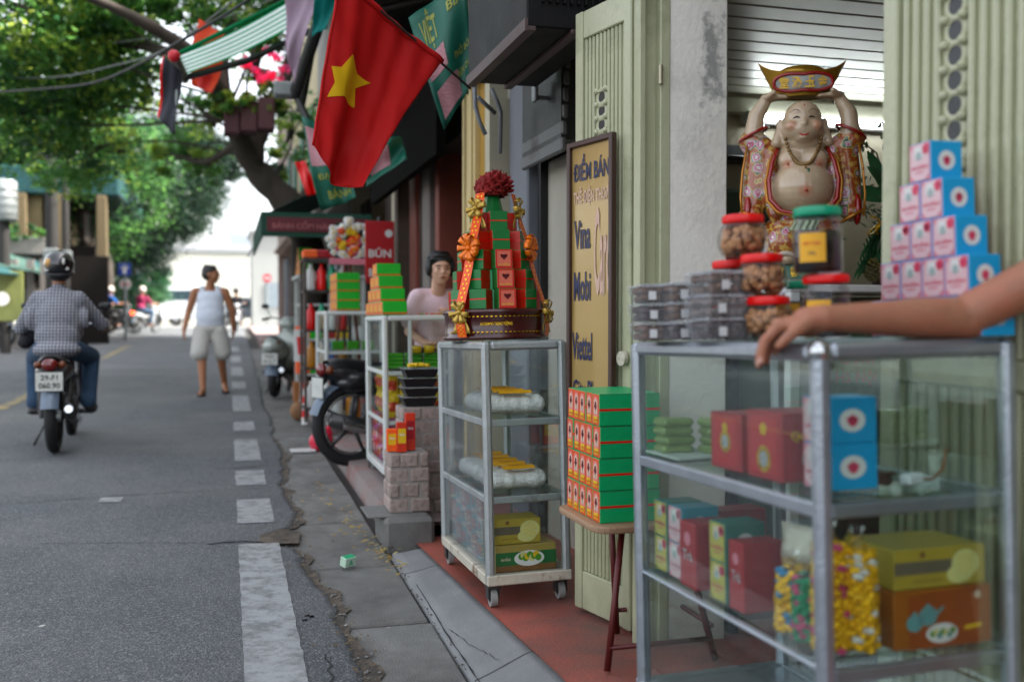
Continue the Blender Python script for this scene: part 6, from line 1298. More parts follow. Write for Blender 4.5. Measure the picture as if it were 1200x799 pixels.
def face(t, q, s=1.0, lipc=(.30, .09, .07)):
    for sx in (-1, 1):
        obj('eye', MB().ell(q(sx * .031, .081, .012), (.012 * s, .012 * s, .0045 * s), M('eye_white', (.40, .34, .30), .3), 10).ell(q(sx * .031, .0875, .012), (.0065 * s, .0065 * s, .0052 * s), M('dark_iris', (.02, .012, .01), .2), 8), t)
        obj('eyebrow', MB().tube([q(sx * .015, .092, .032), q(sx * .033, .090, .037), q(sx * .052, .076, .030)], .003 * s, hair, 6), t)
    obj('lips', MB().ell(q(0, .088, -.049), (.022 * s, .008 * s, .007 * s), M('lip_colour', lipc, .4), 10), t)
def hair_cap(t, q, c, f, long=False, s=1.0, mat=hair):
    a = math.atan2(f[1], f[0]) - math.pi / 2; rot = (0, 0, a)
    P = [E_(q(0, -.022, .050), (.082 * s, .095 * s, .078 * s), rot), E_(q(0, -.040, .005), (.084 * s, .080 * s, .085 * s), rot)]
    for i in range(9): aa = i * .7; P.append(E_(q(.05 * math.cos(aa), -.02 + .05 * math.sin(aa), .105 + .008 * math.sin(i * 3)), .022 * s))
    if long: P += [E_(q(0, -.12, -.02), (.045 * s, .045 * s, .045 * s)), E_(q(-.045, .035, .075), (.035 * s, .035 * s, .02 * s)), E_(q(.045, .035, .075), (.035 * s, .035 * s, .02 * s))]
    blob('hair', P, mat, t, .009 * s, 2)

# ---- rider on the near motorbike
q0 = AG(64, 533); rider_pos = V((q0.x, q0.y, roadz(q0.x, q0.y))); RZ = R(2)
mbk = motorbike('dark maroon motorbike ridden away up the street, white plate at the back', rider_pos, RZ, ('dark_maroon_paint', (.020, .012, .016)), plate='29-F1', plate2='060.90', panel=('dark_maroon_paint', (.020, .012, .016)))
TR = Matrix.Translation(rider_pos) @ Matrix.Rotation(RZ, 4, 'Z')
rd = thing('person', 'motorbike rider seen from behind in a checked shirt, blue jeans and black helmet', 'person', M4=TR, group=None)
hd, hq = head_prims((0, .43, 1.445), (0, 1, 0))
body = hd + [L_((0, .40, 1.28), (0, .42, 1.38), .052, .048), E_((0, .36, 1.18), (.15, .09, .12))]
for s in (-1, 1):
    el, ha = ((s * .315, .52, 1.00), (s * .31, .80, 1.01)) if s > 0 else ((-.30, .50, .97), (-.32, .80, 1.00))
    body += [L_((s * .14, .37, 1.20), el, .044, .036), L_(el, ha, .036, .026)] + hand_prims(ha, (s * .0, 1, -.1), (-s, 0, 0), curl=1.0)
    body += [L_((s * .09, .24, .82), (s * .20, .66, .72), .07, .055), L_((s * .20, .66, .72), (s * .19, .52, .34), .05, .036)]
blob('body', body, skin3, rd, .012, 3)
m, n, l, bs = newmat('checked_shirt_cloth'); tc = node(n, 'ShaderNodeTexCoord'); sp = node(n, 'ShaderNodeSeparateXYZ'); l.new(tc.outputs['Object'], sp.inputs[0]); pv = None
for ax in (0, 2):
    a = node(n, 'ShaderNodeMath', operation='MULTIPLY'); a.inputs[1].default_value = 40; l.new(sp.outputs[ax], a.inputs[0]); b_ = node(n, 'ShaderNodeMath', operation='FRACT'); l.new(a.outputs[0], b_.inputs[0]); c_ = node(n, 'ShaderNodeMath', operation='LESS_THAN'); c_.inputs[1].default_value = .40; l.new(b_.outputs[0], c_.inputs[0])
    if pv is None: pv = c_
    else: mxn = node(n, 'ShaderNodeMath', operation='ADD'); l.new(pv.outputs[0], mxn.inputs[0]); l.new(c_.outputs[0], mxn.inputs[1]); pv = mxn
mr = node(n, 'ShaderNodeValToRGB'); mr.color_ramp.interpolation = 'CONSTANT'; e = mr.color_ramp.elements; e[0].color = (.36, .37, .40, 1); e[1].position = .4; e[1].color = (.085, .09, .12, 1); q_ = e.new(.9); q_.color = (.03, .032, .045, 1)
hf = node(n, 'ShaderNodeMath', operation='MULTIPLY'); hf.inputs[1].default_value = .5; l.new(pv.outputs[0], hf.inputs[0]); l.new(hf.outputs[0], mr.inputs[0]); l.new(mr.outputs[0], bs.inputs['Base Color']); bs.inputs['Roughness'].default_value = .85
nzb = node(n, 'ShaderNodeTexNoise'); nzb.inputs['Scale'].default_value = 9; nzb.inputs['Detail'].default_value = 3; bpn = node(n, 'ShaderNodeBump'); bpn.inputs['Strength'].default_value = .8; bpn.inputs['Distance'].default_value = .03; l.new(tc.outputs['Object'], nzb.inputs['Vector']); l.new(nzb.outputs[0], bpn.inputs['Height']); l.new(bpn.outputs[0], bs.inputs['Normal'])
check = m
SP = [E_((0, .36, 1.16), (.190, .115, .15)), E_((0, .32, 1.02), (.180, .12, .20)), E_((0, .27, .90), (.172, .125, .16)), E_((0, .30, 1.0), (.172, .12, .24)), E_((0, .22, .80), (.185, .15, .075)), L_((0, .38, 1.27), (0, .40, 1.30), .065, .058)]
SP += [L_((.150, .37, 1.215), (.315, .52, 1.00), .066, .056), L_((.315, .52, 1.00), (.315, .74, 1.01), .056, .046), L_((-.150, .37, 1.215), (-.30, .50, .97), .066, .060), L_((-.30, .50, .97), (-.32, .74, .99), .060, .048), E_((-.20, .30, 1.05), (.05, .06, .10)), E_((.20, .32, 1.05), (.04, .05, .09))]
blob('shirt', SP, check, rd, .012, 14)
jk = M('dark_cloth', (.02, .02, .025), .9, 0, .3, 12)
blob('jacket_bundle', [E_((-.22, .58, .92), (.07, .10, .09)), E_((-.27, .50, .86), (.06, .08, .06))], jk, rd, .012, 2)
jean = M('blue_denim', (.045, .085, .14), .9, 0, .3, 14, .3, 120)
JP = [E_((0, .26, .80), (.140, .13, .08))]
for s in (-1, 1): JP += [L_((s * .09, .26, .81), (s * .215, .64, .73), .092, .075), L_((s * .215, .64, .73), (s * .205, .52, .40), .073, .062), L_((s * .205, .52, .40), (s * .205, .50, .36), .066, .066)]
blob('jeans', JP, jean, rd, .012, 4)
shoe = M('dark_shoe', (.025, .023, .022), .5)
for s in (-1, 1): blob('shoe', [L_((s * .21, .49, .315), (s * .23, .66, .30), .042, .036), E_((s * .21, .50, .345), (.038, .05, .04))], shoe, rd, .008, 2)
hm = MB(); hm.ell((0, .415, 1.49), (.118, .142, .125), M('black_helmet_gloss', (.010, .011, .014), .15, 0, .1, coat=.8), 24); hm.tube([(.108 * math.cos(a), .415 + .132 * math.sin(a), 1.425 + .02 * math.sin(a)) for a in [2 * math.pi * q / 24 for q in range(24)]], .012, black, 8, closed=True); ho = obj('helmet', hm, rd)
hs_ = MB()
def decal(ang, z, rx, rz_, m_):
    x = math.sin(ang); y_ = -math.cos(ang); k_ = math.sqrt(max(0, 1 - ((z - 1.49) / .125) ** 2)); hs_.ell((.1175 * x * k_, .415 + .1415 * y_ * k_, z), (rx, .006 + .016 * abs(x), rz_), m_, 12)
decal(R(-36), 1.505, .026, .033, M('tan_decal', (.62, .42, .20), .4)); decal(R(24), 1.515, .012, .028, white); decal(R(-50), 1.44, .018, .010, white); decal(R(40), 1.455, .014, .010, white); obj('decal', hs_, ho)
blob('helmet_pad', [E_((0, .41, 1.41), (.09, .11, .06))], black, rd, .012, 1)

# ---- pedestrian in white vest and shorts
q1 = AG(247, 463); PT = Matrix.Translation((q1.x, q1.y, roadz(q1.x, q1.y))) @ Matrix.Rotation(R(-4), 4, 'Z')
pd = thing('person', 'man in a white vest, pale shorts and sandals walking down the road and looking aside', 'person', M4=PT)
pd.scale = (1.09, 1.05, 1.0)
f_ = V((.95, -.35, -.05)); hd, hq = head_prims((.02, -.02, 1.545), f_)
B = hd + [L_((0, .02, 1.36), (.01, .0, 1.47), .055, .050), E_((0, .03, 1.25), (.145, .09, .12)), L_((-.15, .03, 1.335), (.15, .03, 1.335), .05, .05), E_((0, .0, 1.05), (.15, .115, .15)), E_((0, .03, .90), (.15, .11, .10))]
for s in (-1, 1):
    el = (s * .25, .06, 1.07); ha = (-.295, -.04, .83) if s < 0 else (.26, .10, .83)
    B += [L_((s * .17, .03, 1.33), el, .052, .041), L_(el, ha, .040, .026)] + hand_prims(ha, (0.02 * s, -.1, -1), (0, -1, 0), curl=.35)
B += [L_((-.085, .02, .86), (-.09, -.10, .47), .085, .058), L_((-.09, -.10, .47), (-.075, -.16, .09), .054, .036), L_((.085, .02, .86), (.12, .02, .49), .085, .058), L_((.12, .02, .49), (.14, .22, .15), .054, .036)]
B += [L_((-.075, -.14, .055), (-.09, -.31, .035), .038, .030), L_((.14, .24, .11), (.17, .10, .04), .038, .030)]
blob('body', B, skin3, pd, .011, 3); face(pd, hq); hair_cap(pd, hq, None, f_)
vest = M('white_cotton_vest', (.66, .70, .76), .9, 0, .08, 6, 1, 12)
blob('vest', [E_((0, .03, 1.22), (.160, .120, .14)), E_((0, .01, 1.10), (.162, .125, .20)), E_((0, .0, 1.02), (.168, .130, .17)), E_((0, .02, .92), (.170, .13, .09)), L_((-.095, .015, 1.28), (-.088, .02, 1.370), .055, .042), L_((.095, .015, 1.28), (.088, .02, 1.370), .055, .042)], vest, pd, .011, 8)
shorts = M('pale_linen_shorts', (.52, .51, .48), .9, 0, .10, 8, .4, 20)
blob('shorts', [E_((0, .02, .86), (.168, .128, .10)), L_((-.095, .01, .82), (-.115, -.10, .54), .102, .105), L_((.095, .0, .82), (.135, .02, .54), .102, .105)], shorts, pd, .011, 3)
for s, c in ((-1, (-.085, -.22, .012)), (1, (.16, .16, .022))): obj('sandal', MB().box(c, (.085, .24, .022), M('brown_sandal', (.07, .045, .035), .7), bev=.01).tube([(c[0] - .04, c[1] - .04, .03), (c[0], c[1] - .05, .075), (c[0] + .04, c[1] - .04, .03)], .012, M('brown_sandal', ()), 6), pd)

# ---- woman in pink behind cabinet 3
wz = g(6.6) + .08; wp = U(513, 330, 6.75); WT = Matrix.Translation((wp.x, wp.y, wz)) @ Matrix.Rotation(R(4), 4, 'Z') @ Matrix.Diagonal((1.0, 1.0, .945, 1))
wm = thing('person', 'woman with tied back black hair in a pale pink shirt behind the cabinet', 'person', M4=WT); f_ = V((-.05, -1, -.12)); hd, hq = head_prims((0, -.06, 1.425), f_, s=1.0)
B = hd + [L_((0, .0, 1.25), (0, -.03, 1.36), .050, .048), E_((0, .03, 1.17), (.130, .080, .11)), L_((-.13, .03, 1.23), (.13, .03, 1.23), .045, .045), E_((0, .03, 1.0), (.12, .09, .14)), E_((0, .03, .86), (.145, .11, .10))]
B += [L_((-.155, .03, 1.225), (-.195, .02, .98), .043, .035), L_((-.195, .02, .98), (-.12, -.13, .90), .034, .024)] + hand_prims((-.12, -.13, .90), (.9, -.3, 0), (0, -1, .3), s=.92, curl=.5)
B += [L_((.155, .03, 1.225), (.21, -.02, 1.0), .043, .035), L_((.21, -.02, 1.0), (.06, -.15, 1.09), .034, .023)] + hand_prims((.06, -.15, 1.09), (-.8, -.2, .5), (0, 0, 1), s=.9, curl=.7)
for s in (-1, 1): B += [L_((s * .08, .03, .84), (s * .085, .02, .46), .08, .052), L_((s * .085, .02, .46), (s * .085, .04, .08), .05, .034), L_((s * .085, .06, .05), (s * .09, -.09, .03), .034, .028)]
blob('body', B, skin2, wm, .010, 3); face(wm, hq, .94, (.42, .08, .08)); hair_cap(wm, hq, None, f_, True, 1.04)
blob('hair_side', [E_(hq(sx * .076, -.005, .02), (.026, .045, .075)) for sx in (-1, 1)] + [E_(hq(0, -.115, -.03), (.05, .05, .05)), E_(hq(0, .04, .10), (.055, .04, .025))], hair, wm, .009, 3)
pinkshirt = M('pale_pink_shirt', (.88, .70, .75), .85, 0, .06, 8, .4, 20, stretch=(.4, .4, 3))
blob('shirt', [E_((0, .035, 1.14), (.158, .108, .14)), E_((0, .03, 1.02), (.150, .114, .20)), E_((0, .03, .90), (.155, .12, .10)), L_((-.12, .035, 1.235), (.12, .035, 1.235), .058, .058), L_((-.13, .03, 1.225), (-.19, .02, 1.06), .066, .062), L_((.13, .03, 1.225), (.195, .0, 1.07), .066, .062)], pinkshirt, wm, .010, 8)
blob('trousers', [E_((0, .03, .86), (.15, .115, .09))] + [q for s in (-1, 1) for q in (L_((s * .08, .03, .82), (s * .085, .02, .46), .092, .07), L_((s * .085, .02, .46), (s * .085, .04, .12), .068, .06))], M('dark_trousers', (.03, .03, .04), .9), wm, .014, 3)

# ---- the man whose arm rests on the near cabinet
am = thing('person', 'person whose bare forearm and hand rest on the near cabinet', 'person', (0, 0, 0))
def c1p(x, y, z): return T1 @ V((x, y, z))
el = c1p(.335, .03, 1.040); wr = c1p(.045, .045, 1.044); shd = V((1.73, 1.32, 1.46))
hand_d = V((-.72, .62, -.22)); w0 = V(wr)
P = [L_(el, V(el).lerp(w0, .35), .041, .039), L_(V(el).lerp(w0, .2), V(el).lerp(w0, .45), .040, .036), L_(V(el).lerp(w0, .45), w0, .035, .0245), L_(el, V(el).lerp(shd, .5), .040, .047), L_(V(el).lerp(shd, .5), shd, .049, .060), E_(V(el) + V((.006, -.004, -.002)), (.044, .04, .038))]
# hand: back of the hand over the street-side rail, fingers drooping, five separate fingers
d = hand_d.normalized(); side = V((-.45, -.80, 0)); side = (side - d * side.dot(d)).normalized(); dn = V((0, 0, -1))
P += [L_(w0, w0 + d * .03, .026, .029)]
nails = []; NP = []
for k_, off in enumerate((.027, .010, -.008, -.025)):
    kn = w0 + d * (.082 - .007 * abs(k_ - 1)) + side * off + V((0, 0, .004)); P.append(L_(w0 + d * .015 + side * off * .55, kn, .018, .0125))
    L = (.078, .084, .078, .062)[k_]; nails.append((k_, None)); a1 = (d * .75 + dn * (.55 + .08 * k_)).normalized(); a2 = (d * .35 + dn * 1.0).normalized(); a3 = (d * .05 + dn * 1.1).normalized()
    j1 = kn + a1 * L * .45; j2 = j1 + a2 * L * .32; j3 = j2 + a3 * L * .24
    NP.append((j2.lerp(j3, .75), a3)); P += [L_(kn, j1, .0110, .0100), E_(kn + V((0, 0, .004)), .0125), E_(j1, .0107), L_(j1, j2, .0100, .0090), L_(j2, j3, .0090, .0072)]
tb_ = w0 + d * .022 + side * .022; t1 = tb_ + (d * .7 + side * .75 + dn * .35).normalized() * .042; t2 = t1 + (d * .85 + side * .2 + dn * .6).normalized() * .034
for k_, off in enumerate((.020, .004, -.012)): P.append(L_(w0 + d * .01 + side * off * .5 + V((0, 0, .0205)), w0 + d * .072 + side * off + V((0, 0, .0125)), .0035, .003))
P += [L_(tb_, t1, .0155, .0120), L_(t1, t2, .0118, .0085)]
hd, hq = head_prims((1.86, 1.22, 1.74), (-1, .5, -.1)); P += hd + [L_((1.86, 1.17, 1.52), (1.86, 1.19, 1.66), .058, .054), E_((1.86, 1.15, 1.36), (.13, .17, .16)), E_((1.86, 1.12, 1.10), (.12, .15, .2)), L_((1.88, .98, 1.46), (1.92, .92, 1.16), .055, .042), L_((1.92, .92, 1.16), (1.86, 1.0, .92), .04, .026)]
for s in (-1, 1): P += [L_((1.87, 1.12 + s * .09, .92), (1.85, 1.12 + s * .10, .56), .085, .058), L_((1.85, 1.12 + s * .10, .56), (1.88, 1.12 + s * .10, .24), .054, .038), L_((1.88, 1.12 + s * .1, .20), (1.72, 1.13 + s * .1, .185), .036, .028)]
blob('body', P, skin_, am, .0045, 3); hair_cap(am, hq, None, (-1, .5, 0))
blob('shirt', [E_((1.86, 1.15, 1.34), (.15, .19, .17)), E_((1.86, 1.12, 1.10), (.14, .17, .22)), L_((1.80, 1.27, 1.46), (1.73, 1.33, 1.43), .075, .072), L_((1.88, 1.0, 1.46), (1.91, .94, 1.28), .075, .07)], M('grey_tee_shirt', (.12, .13, .15), .9), am, .014, 3)
blob('shorts', [E_((1.86, 1.12, .93), (.15, .18, .1)), L_((1.86, 1.03, .88), (1.85, 1.02, .60), .10, .09), L_((1.86, 1.21, .88), (1.85, 1.22, .60), .10, .09)], M('navy_shorts', (.03, .04, .07), .9), am, .014, 3)

nailm = M('finger_nail', (.55, .36, .30), .25, coat=.4)
for c_, a3 in NP:
    out = V((-.75, -.25, .35)); out = (out - a3 * out.dot(a3)).normalized(); sdn = a3.cross(out).normalized(); mb = MB(); mb.grid(lambda u, v: c_ + a3 * ((v - .5) * .011) + sdn * ((u - .5) * .0095) + out * (.0078 - .006 * (2 * u - 1) ** 2 * .4), 4, 3, nailm); obj('fingernail', mb, am)
# veins and tendons on the back of the hand, wrist crease
# ================================================================ PARKED MOTORBIKES, RIGHT SIDE
q = AG(412, 559); mbig = motorbike('parked black motorbike with a large wheel poking out from behind the white framed cabinet', (q.x + .04, q.y + .30, g(q.y) + .03), R(-72), ('gloss_black_paint', (.02, .022, .026)), 'parked motorbikes on the right', plate=None, wheel_r=.305)
q = AG(322, 466); sct = motorbike('parked scooter with a pale body and dark rear, seen from behind beside the shop fronts', (q.x, q.y, roadz(min(q.x, edge(q.y) - .05), q.y)), R(-14), ('pale_mint_white_paint', (.50, .54, .50)), 'parked motorbikes on the right', plate='29-K3', plate2='412.7', style='scooter')
# ================================================================ CABINET 4, RACKS AND SHOPS BEYOND
for r_ in range(4):
    for c_ in range(3): one('gift_box', ob, f'{("nearest", "middle", "farthest")[c_]} green box with orange end, {("bottom", "second", "third", "top")[r_]} layer on the far white cabinet', 'box', 'green boxes on the far cabinet', M4=on(T4, .20, .10 + .19 * c_, 1.054 + .0808 * r_) @ Matrix.Diagonal((1.3, 1, 1, 1)))
for r_ in range(4):
    for c_ in range(4 - r_): one('gift_box', ob, f'{nm_pos[4 - r_][c_]} orange ended box, {("bottom", "second", "third", "top")[r_]} row of the pyramid on the white stall table', 'box', 'boxes in a pyramid on the stall table', M4=Matrix.Translation((.86, 11.6 + .19 * c_ + .09 * r_, g(11.5) + .08 + 1.441 + .0805 * r_)))
for r_ in range(3):
    for c_ in range(3): one('wrapped_cake', gw, f'{("left", "middle", "right")[c_]} green wrapped cake, {("lowest", "middle", "topmost")[r_]} layer inside the far white framed cabinet', 'cake', 'green wrapped cakes in the far cabinet', M4=on(T4, .12 + .13 * c_, .12, .722 + .024 * r_))
for c_ in range(3):
    for k_, z in enumerate((.425, .12)): one('canister', MB().lathe([(0, 0), (.06, 0), (.065, .02), (.065, .17), (.05, .19), (0, .19)], (redlid, white, M('amber_plastic', (.5, .25, .05), .4))[(c_ + k_) % 3], 16), f'{("left", "middle", "right")[c_]} canister on the {("middle", "bottom")[k_]} shelf of the far white framed cabinet', 'canister', 'canisters in the far cabinet', M4=on(T4, .10 + .15 * c_, .12, z))
# wire rack with bottles left of cabinet 4
rk = thing('shop_rack', 'dark metal rack with white bottles and packets between the scooter and the black motorbike', 'rack', (.70, 9.6, g(9.6) + .07))
for x in (0, .42):
    for y in (0, .5): obj('post', MB().box((x, y, .78), (.03, .03, 1.56), M('brown_steel_post', (.12, .10, .09), .5, .5), bev=.003), rk)
for z in (.12, .5, .86, 1.24, 1.54): obj('shelf', MB().box((.21, .25, z), (.45, .53, .018), steel, bev=.003), rk)
k_ = 0
for z in (.131, .51, .871, 1.25):
    for i in range(4):
        cm = (white, white, redlid, M('blue_bottle', (.05, .12, .35), .4), greenlid, M('amber_plastic', ()))[(i * 2 + int(z * 10)) % 6 if z > .3 else i % 4]
        one('bottle', MB().lathe([(0, 0), (.042, 0), (.045, .02), (.045, .17), (.018, .22), (.018, .25), (0, .25)], cm, 14), f'{("first", "second", "third", "fourth")[i]} plastic bottle from the left on the {("bottom", "second", "third", "top")[k_]} shelf of the dark rack', 'bottle', 'bottles on the dark rack', loc=(.70 + .06 + .10 * i, 9.6 + .08, g(9.6) + .07 + z)); 
    k_ += 1
for i, (x, zz, cm) in enumerate(((.76, 1.56, brt_or), (.90, 1.56, M('crimson_card', ())), (1.04, 1.56, brt_or))): one('fruit_tray', MB().box((0, 0, .04), (.14, .2, .08), cm, bev=.01), f'{("left", "middle", "right")[i]} red or orange tray on the top of the dark rack', 'tray', 'trays on top of the dark rack', loc=(x, 9.8, g(9.6) + .07 + .0 + zz - .001))
tbl = thing('white_table', 'white topped stall table far along the right pavement', 'table', (.80, 11.5, g(11.5) + .08))
obj('table_top', MB().box((.35, .5, 1.42), (.8, 1.0, .04), white_metal, bev=.006), tbl)
for x in (.0, .7):
    for y in (.05, .95): obj('leg', MB().box((x, y, .70), (.04, .04, 1.40), white_metal), tbl)
for i in range(3): obj('shelf', MB().box((.35, .5, .3 + .4 * i), (.7, .9, .02), white_metal), tbl)
for i in range(10): one('crate', MB().box((0, 0, .07), (.16, .2, .14), (brt_or, brt_gr, M('crimson_card', ()), yel, white)[i % 5], bev=.008), f'{("first", "second", "third", "fourth", "fifth")[i % 5]} coloured carton on the {("lower", "middle")[i // 5]} shelf of the white stall table', 'box', 'cartons on the white stall table', loc=(.82 + .145 * (i % 5), 11.65, g(11.5) + .08 + .311 + .4 * (i // 5)))
# red banner, wreath, cup sign, green awning with lettering
bnr_m = M('red_banner_cloth', (.42, .012, .03), .6, 0, .08, 5)
bp = U(445, 296, 8.9); bn = thing('red_banner', 'upright red banner with white lettering beside the flower wreath', 'banner', (bp.x, bp.y, bp.z)); hB = .56
obj('cloth', MB().box((0, 0, 0), (.26, .02, hB), bnr_m, bev=.004), bn); obj('lettering', MB().text('BÚN', Matrix.Translation((0, -.012, -.0)) @ FY, .20, .09, white), bn, 'BÚN'); obj('lettering', MB().text('BÁNH', Matrix.Translation((0, -.012, -.17)) @ FY, .20, .09, white), bn, 'BÁNH'); obj('emblem', MB().disc(Matrix.Translation((.08, -.012, .17)) @ FY, .035, white, 12), bn)
obj('pole', MB().cyl((.0, .03, -1.95), (0, .03, .32), .015, steel), bn)
wp_ = U(408, 283, 9.3); wr_ = thing('flower_wreath', 'round congratulation wreath of white, red and yellow flowers on a stand', 'flowers', wp_)
rnd = random.Random(21)
for i in range(95):
    a = rnd.random() * 6.28; r = .20 * math.sqrt(rnd.random()); c = (r * math.cos(a) * 1.0, -.05 * rnd.random(), r * math.sin(a)); 
    m_ = white if r > .13 else rnd.choice((redlid, yel, M('pink_foil', ()), white, brt_or)); mb = MB()
    for k_ in range(6): b = k_ * 1.05; mb.ell((c[0] + .018 * math.cos(b), c[1], c[2] + .018 * math.sin(b)), (.017, .010, .017), m_, 6)
    mb.ell((c[0], c[1] - .012, c[2]), .010, yel, 6); obj('flower', mb, wr_)
obj('backing', MB().cyl((0, .02, 0), (0, .05, 0), .20, M('dark_leaf_backing', (.02, .07, .03), .8)), wr_); obj('ribbon_band', MB().box((0, -.06, -.19), (.36, .01, .06), M('pink_ribbon_band', (.60, .25, .30), .5), bev=.003), wr_)
for s in (-1, 1): obj('stand_leg', MB().cyl((0, .05, 0), (s * .2, .12, -1.95), .015, wood_red), wr_)
dga = M('dark_green_canvas', (.015, .075, .05), .8, 0, .12, 5)
ag = thing('green_awning', 'dark green canvas awning with a lettered valance over the far stalls', 'awning', (0, 0, 0))
a0, a1 = U(328, 279, 13.5), U(386, 279, 11.5)
zA = a0.z
obj('canvas', MB().grid(lambda u, v: (.35 + 1.2 * v, 10.9 + 3.6 * u, 2.26 + .62 * v + .02 * math.sin(u * 20)), 20, 6, dga), ag)
obj('valance', MB().box((.35, 12.7, 2.17), (.02, 3.6, .26), dga), ag)
obj('front_valance', MB().box((.93, 10.88, 2.17), (1.16, .02, .26), dga), ag)
obj('lettering_panel', MB().box((.93, 10.865, 2.17), (1.06, .012, .15), M('dark_red_band', (.13, .02, .03), .6)), ag)
obj('lettering', MB().text('BÁNH CỐM HÀNG THAN', Matrix.Translation((.93, 10.856, 2.17)) @ FY, .95, .09, M('dull_rose_letter', (.33, .14, .14), .6)), ag)
# cup sign
cs = thing('cup_sign', 'small hanging white sign with a red cup shape by the parked scooter', 'sign', U(353, 405, 10.2))
obj('board', MB().box((0, 0, 0), (.15, .015, .33), white, bev=.003), cs); obj('cup', MB().poly([(-.045, .09, 0), (.045, .09, 0), (.032, -.09, 0), (-.032, -.09, 0)], redlid, Matrix.Translation((0, -.0085, 0)) @ FY), cs); obj('post', MB().cyl((0, .015, -.92), (0, .015, .17), .012, steel), cs); 
obj('foot', MB().cyl((0, .015, -.93), (0, .015, -.9), .1, steel, n=16), cs)
tc_ = thing('striped_post', 'short red and white striped post on the pavement edge', 'bollard', AG(358, 497))
for i in range(6): obj('band', MB().cyl((0, 0, .07 * i), (0, 0, .07 * (i + 1)), .04 - .004 * i, redlid if i % 2 else white, .036 - .004 * i, 14), tc_)
one('litter_bin_bag', MB().ell((0, 0, .09), (.09, .07, .10), M('brown_sack', (.28, .17, .10), .8, 0, .3, 12, .5, 30), 14), 'small brown sack slumped beside the striped post', 'sack', loc=AG(350, 492))
one('wooden_crate', MB().box((0, 0, .12), (.24, .3, .24), M('orange_wood_crate', (.35, .17, .08), .7), bev=.006), 'orange brown crate under the cup sign', 'crate', loc=AG(352, 472) + V((.05, .2, .0)))

# ================================================================ FLAGS, HANGING SIGNS, AWNINGS
flagred = cloth('red_flag_cloth', (.54, .005, .012), .25, .08); star_y = cloth('yellow_star_cloth', (.85, .62, .04), .3, .05)
fl_ = thing('national_flag', 'red flag with a yellow five pointed star hanging from a thin pole', 'flag', (0, 0, 0))
A_, B_ = U(516, 73, 4.28), U(398, -28, 3.95)
Cc, Dd_ = U(364, 172, 3.98), U(419, 221, 4.12)
def fpt(u, v, off=0):
    top_ = A_.lerp(B_, u); bot = Dd_.lerp(Cc, u); p = top_.lerp(bot, v)
    bow_ = .035 * math.sin(math.pi * v) * (1 - u) ; p += V((-.8, 0, .0)) * bow_ * .6
    p += V((.25, -1, 0)).normalized() * (.055 * math.sin(u * 7.5 + 1.1 + v * .6) * (.25 + .75 * v) + .018 * math.sin(u * 17 + v * 3) * v + .006 * math.sin(u * 31 + v * 9) * (1 - v) + .004 * math.sin(v * 26 + u * 14) + off)
    p.z -= .05 * math.sin(math.pi * u) * v * v; return p
fo = obj('cloth', MB().grid(lambda u, v: fpt(u, v), 48, 40, flagred), fl_); solid(fo, .0012)
mbst = MB(); 
def proj(p):
    q = CM.inverted() @ p; return V((q.x / -q.z * 1166.7 + 600, 399.5 - q.y / -q.z * 1166.7))
def solve_uv(px, py, u=.45, v=.4):
    for _ in range(25):
        a = proj(fpt(u, v)); du = (proj(fpt(u + .002, v)) - a) / .002; dv = (proj(fpt(u, v + .002)) - a) / .002; e = V((px, py)) - a; det = du.x * dv.y - du.y * dv.x
        u += .8 * (e.x * dv.y - e.y * dv.x) / det; v += .8 * (du.x * e.y - du.y * e.x) / det
    return u, v
tips = [(413, 64), (418, 87), (434, 98), (416, 104), (415, 127), (403, 113), (383, 114), (392, 97), (388, 78), (400, 79)]
cuv = V((*solve_uv(405, 96), 0)); tuv = [V((*solve_uv(*p), 0)) for p in tips]; K = 6
for i in range(10):
    a, b = tuv[i], tuv[(i + 1) % 10]; vs = []; fs = []
    for r_ in range(K + 1):
        for c_ in range(r_ + 1):
            t = (c_ / r_) if r_ else 0; q_ = cuv.lerp(a.lerp(b, t), r_ / K); vs.append(fpt(q_.x, q_.y, .004))
    ix = lambda r, c: r * (r + 1) // 2 + c
    for r_ in range(K):
        for c_ in range(r_ + 1):
            fs.append((ix(r_, c_), ix(r_ + 1, c_), ix(r_ + 1, c_ + 1)))
            if c_ < r_: fs.append((ix(r_, c_), ix(r_ + 1, c_ + 1), ix(r_, c_ + 1)))
    mbst.add(vs, fs, star_y, True)
obj('star', mbst, fl_)
obj('hem', MB().tube([fpt(u / 20, 0) for u in range(21)], .013, flagred, 10), fl_)
obj('fly_hem', MB().tube([fpt(1, v / 20) for v in range(21)], .006, flagred, 8), fl_)
pole0 = U(551, 104, 4.42); obj('pole', MB().tube([pole0, A_, A_ + (A_ - pole0).normalized() * .1, B_, B_ + (B_ - A_).normalized() * .3], .0055, wood_dark, 8), fl_)
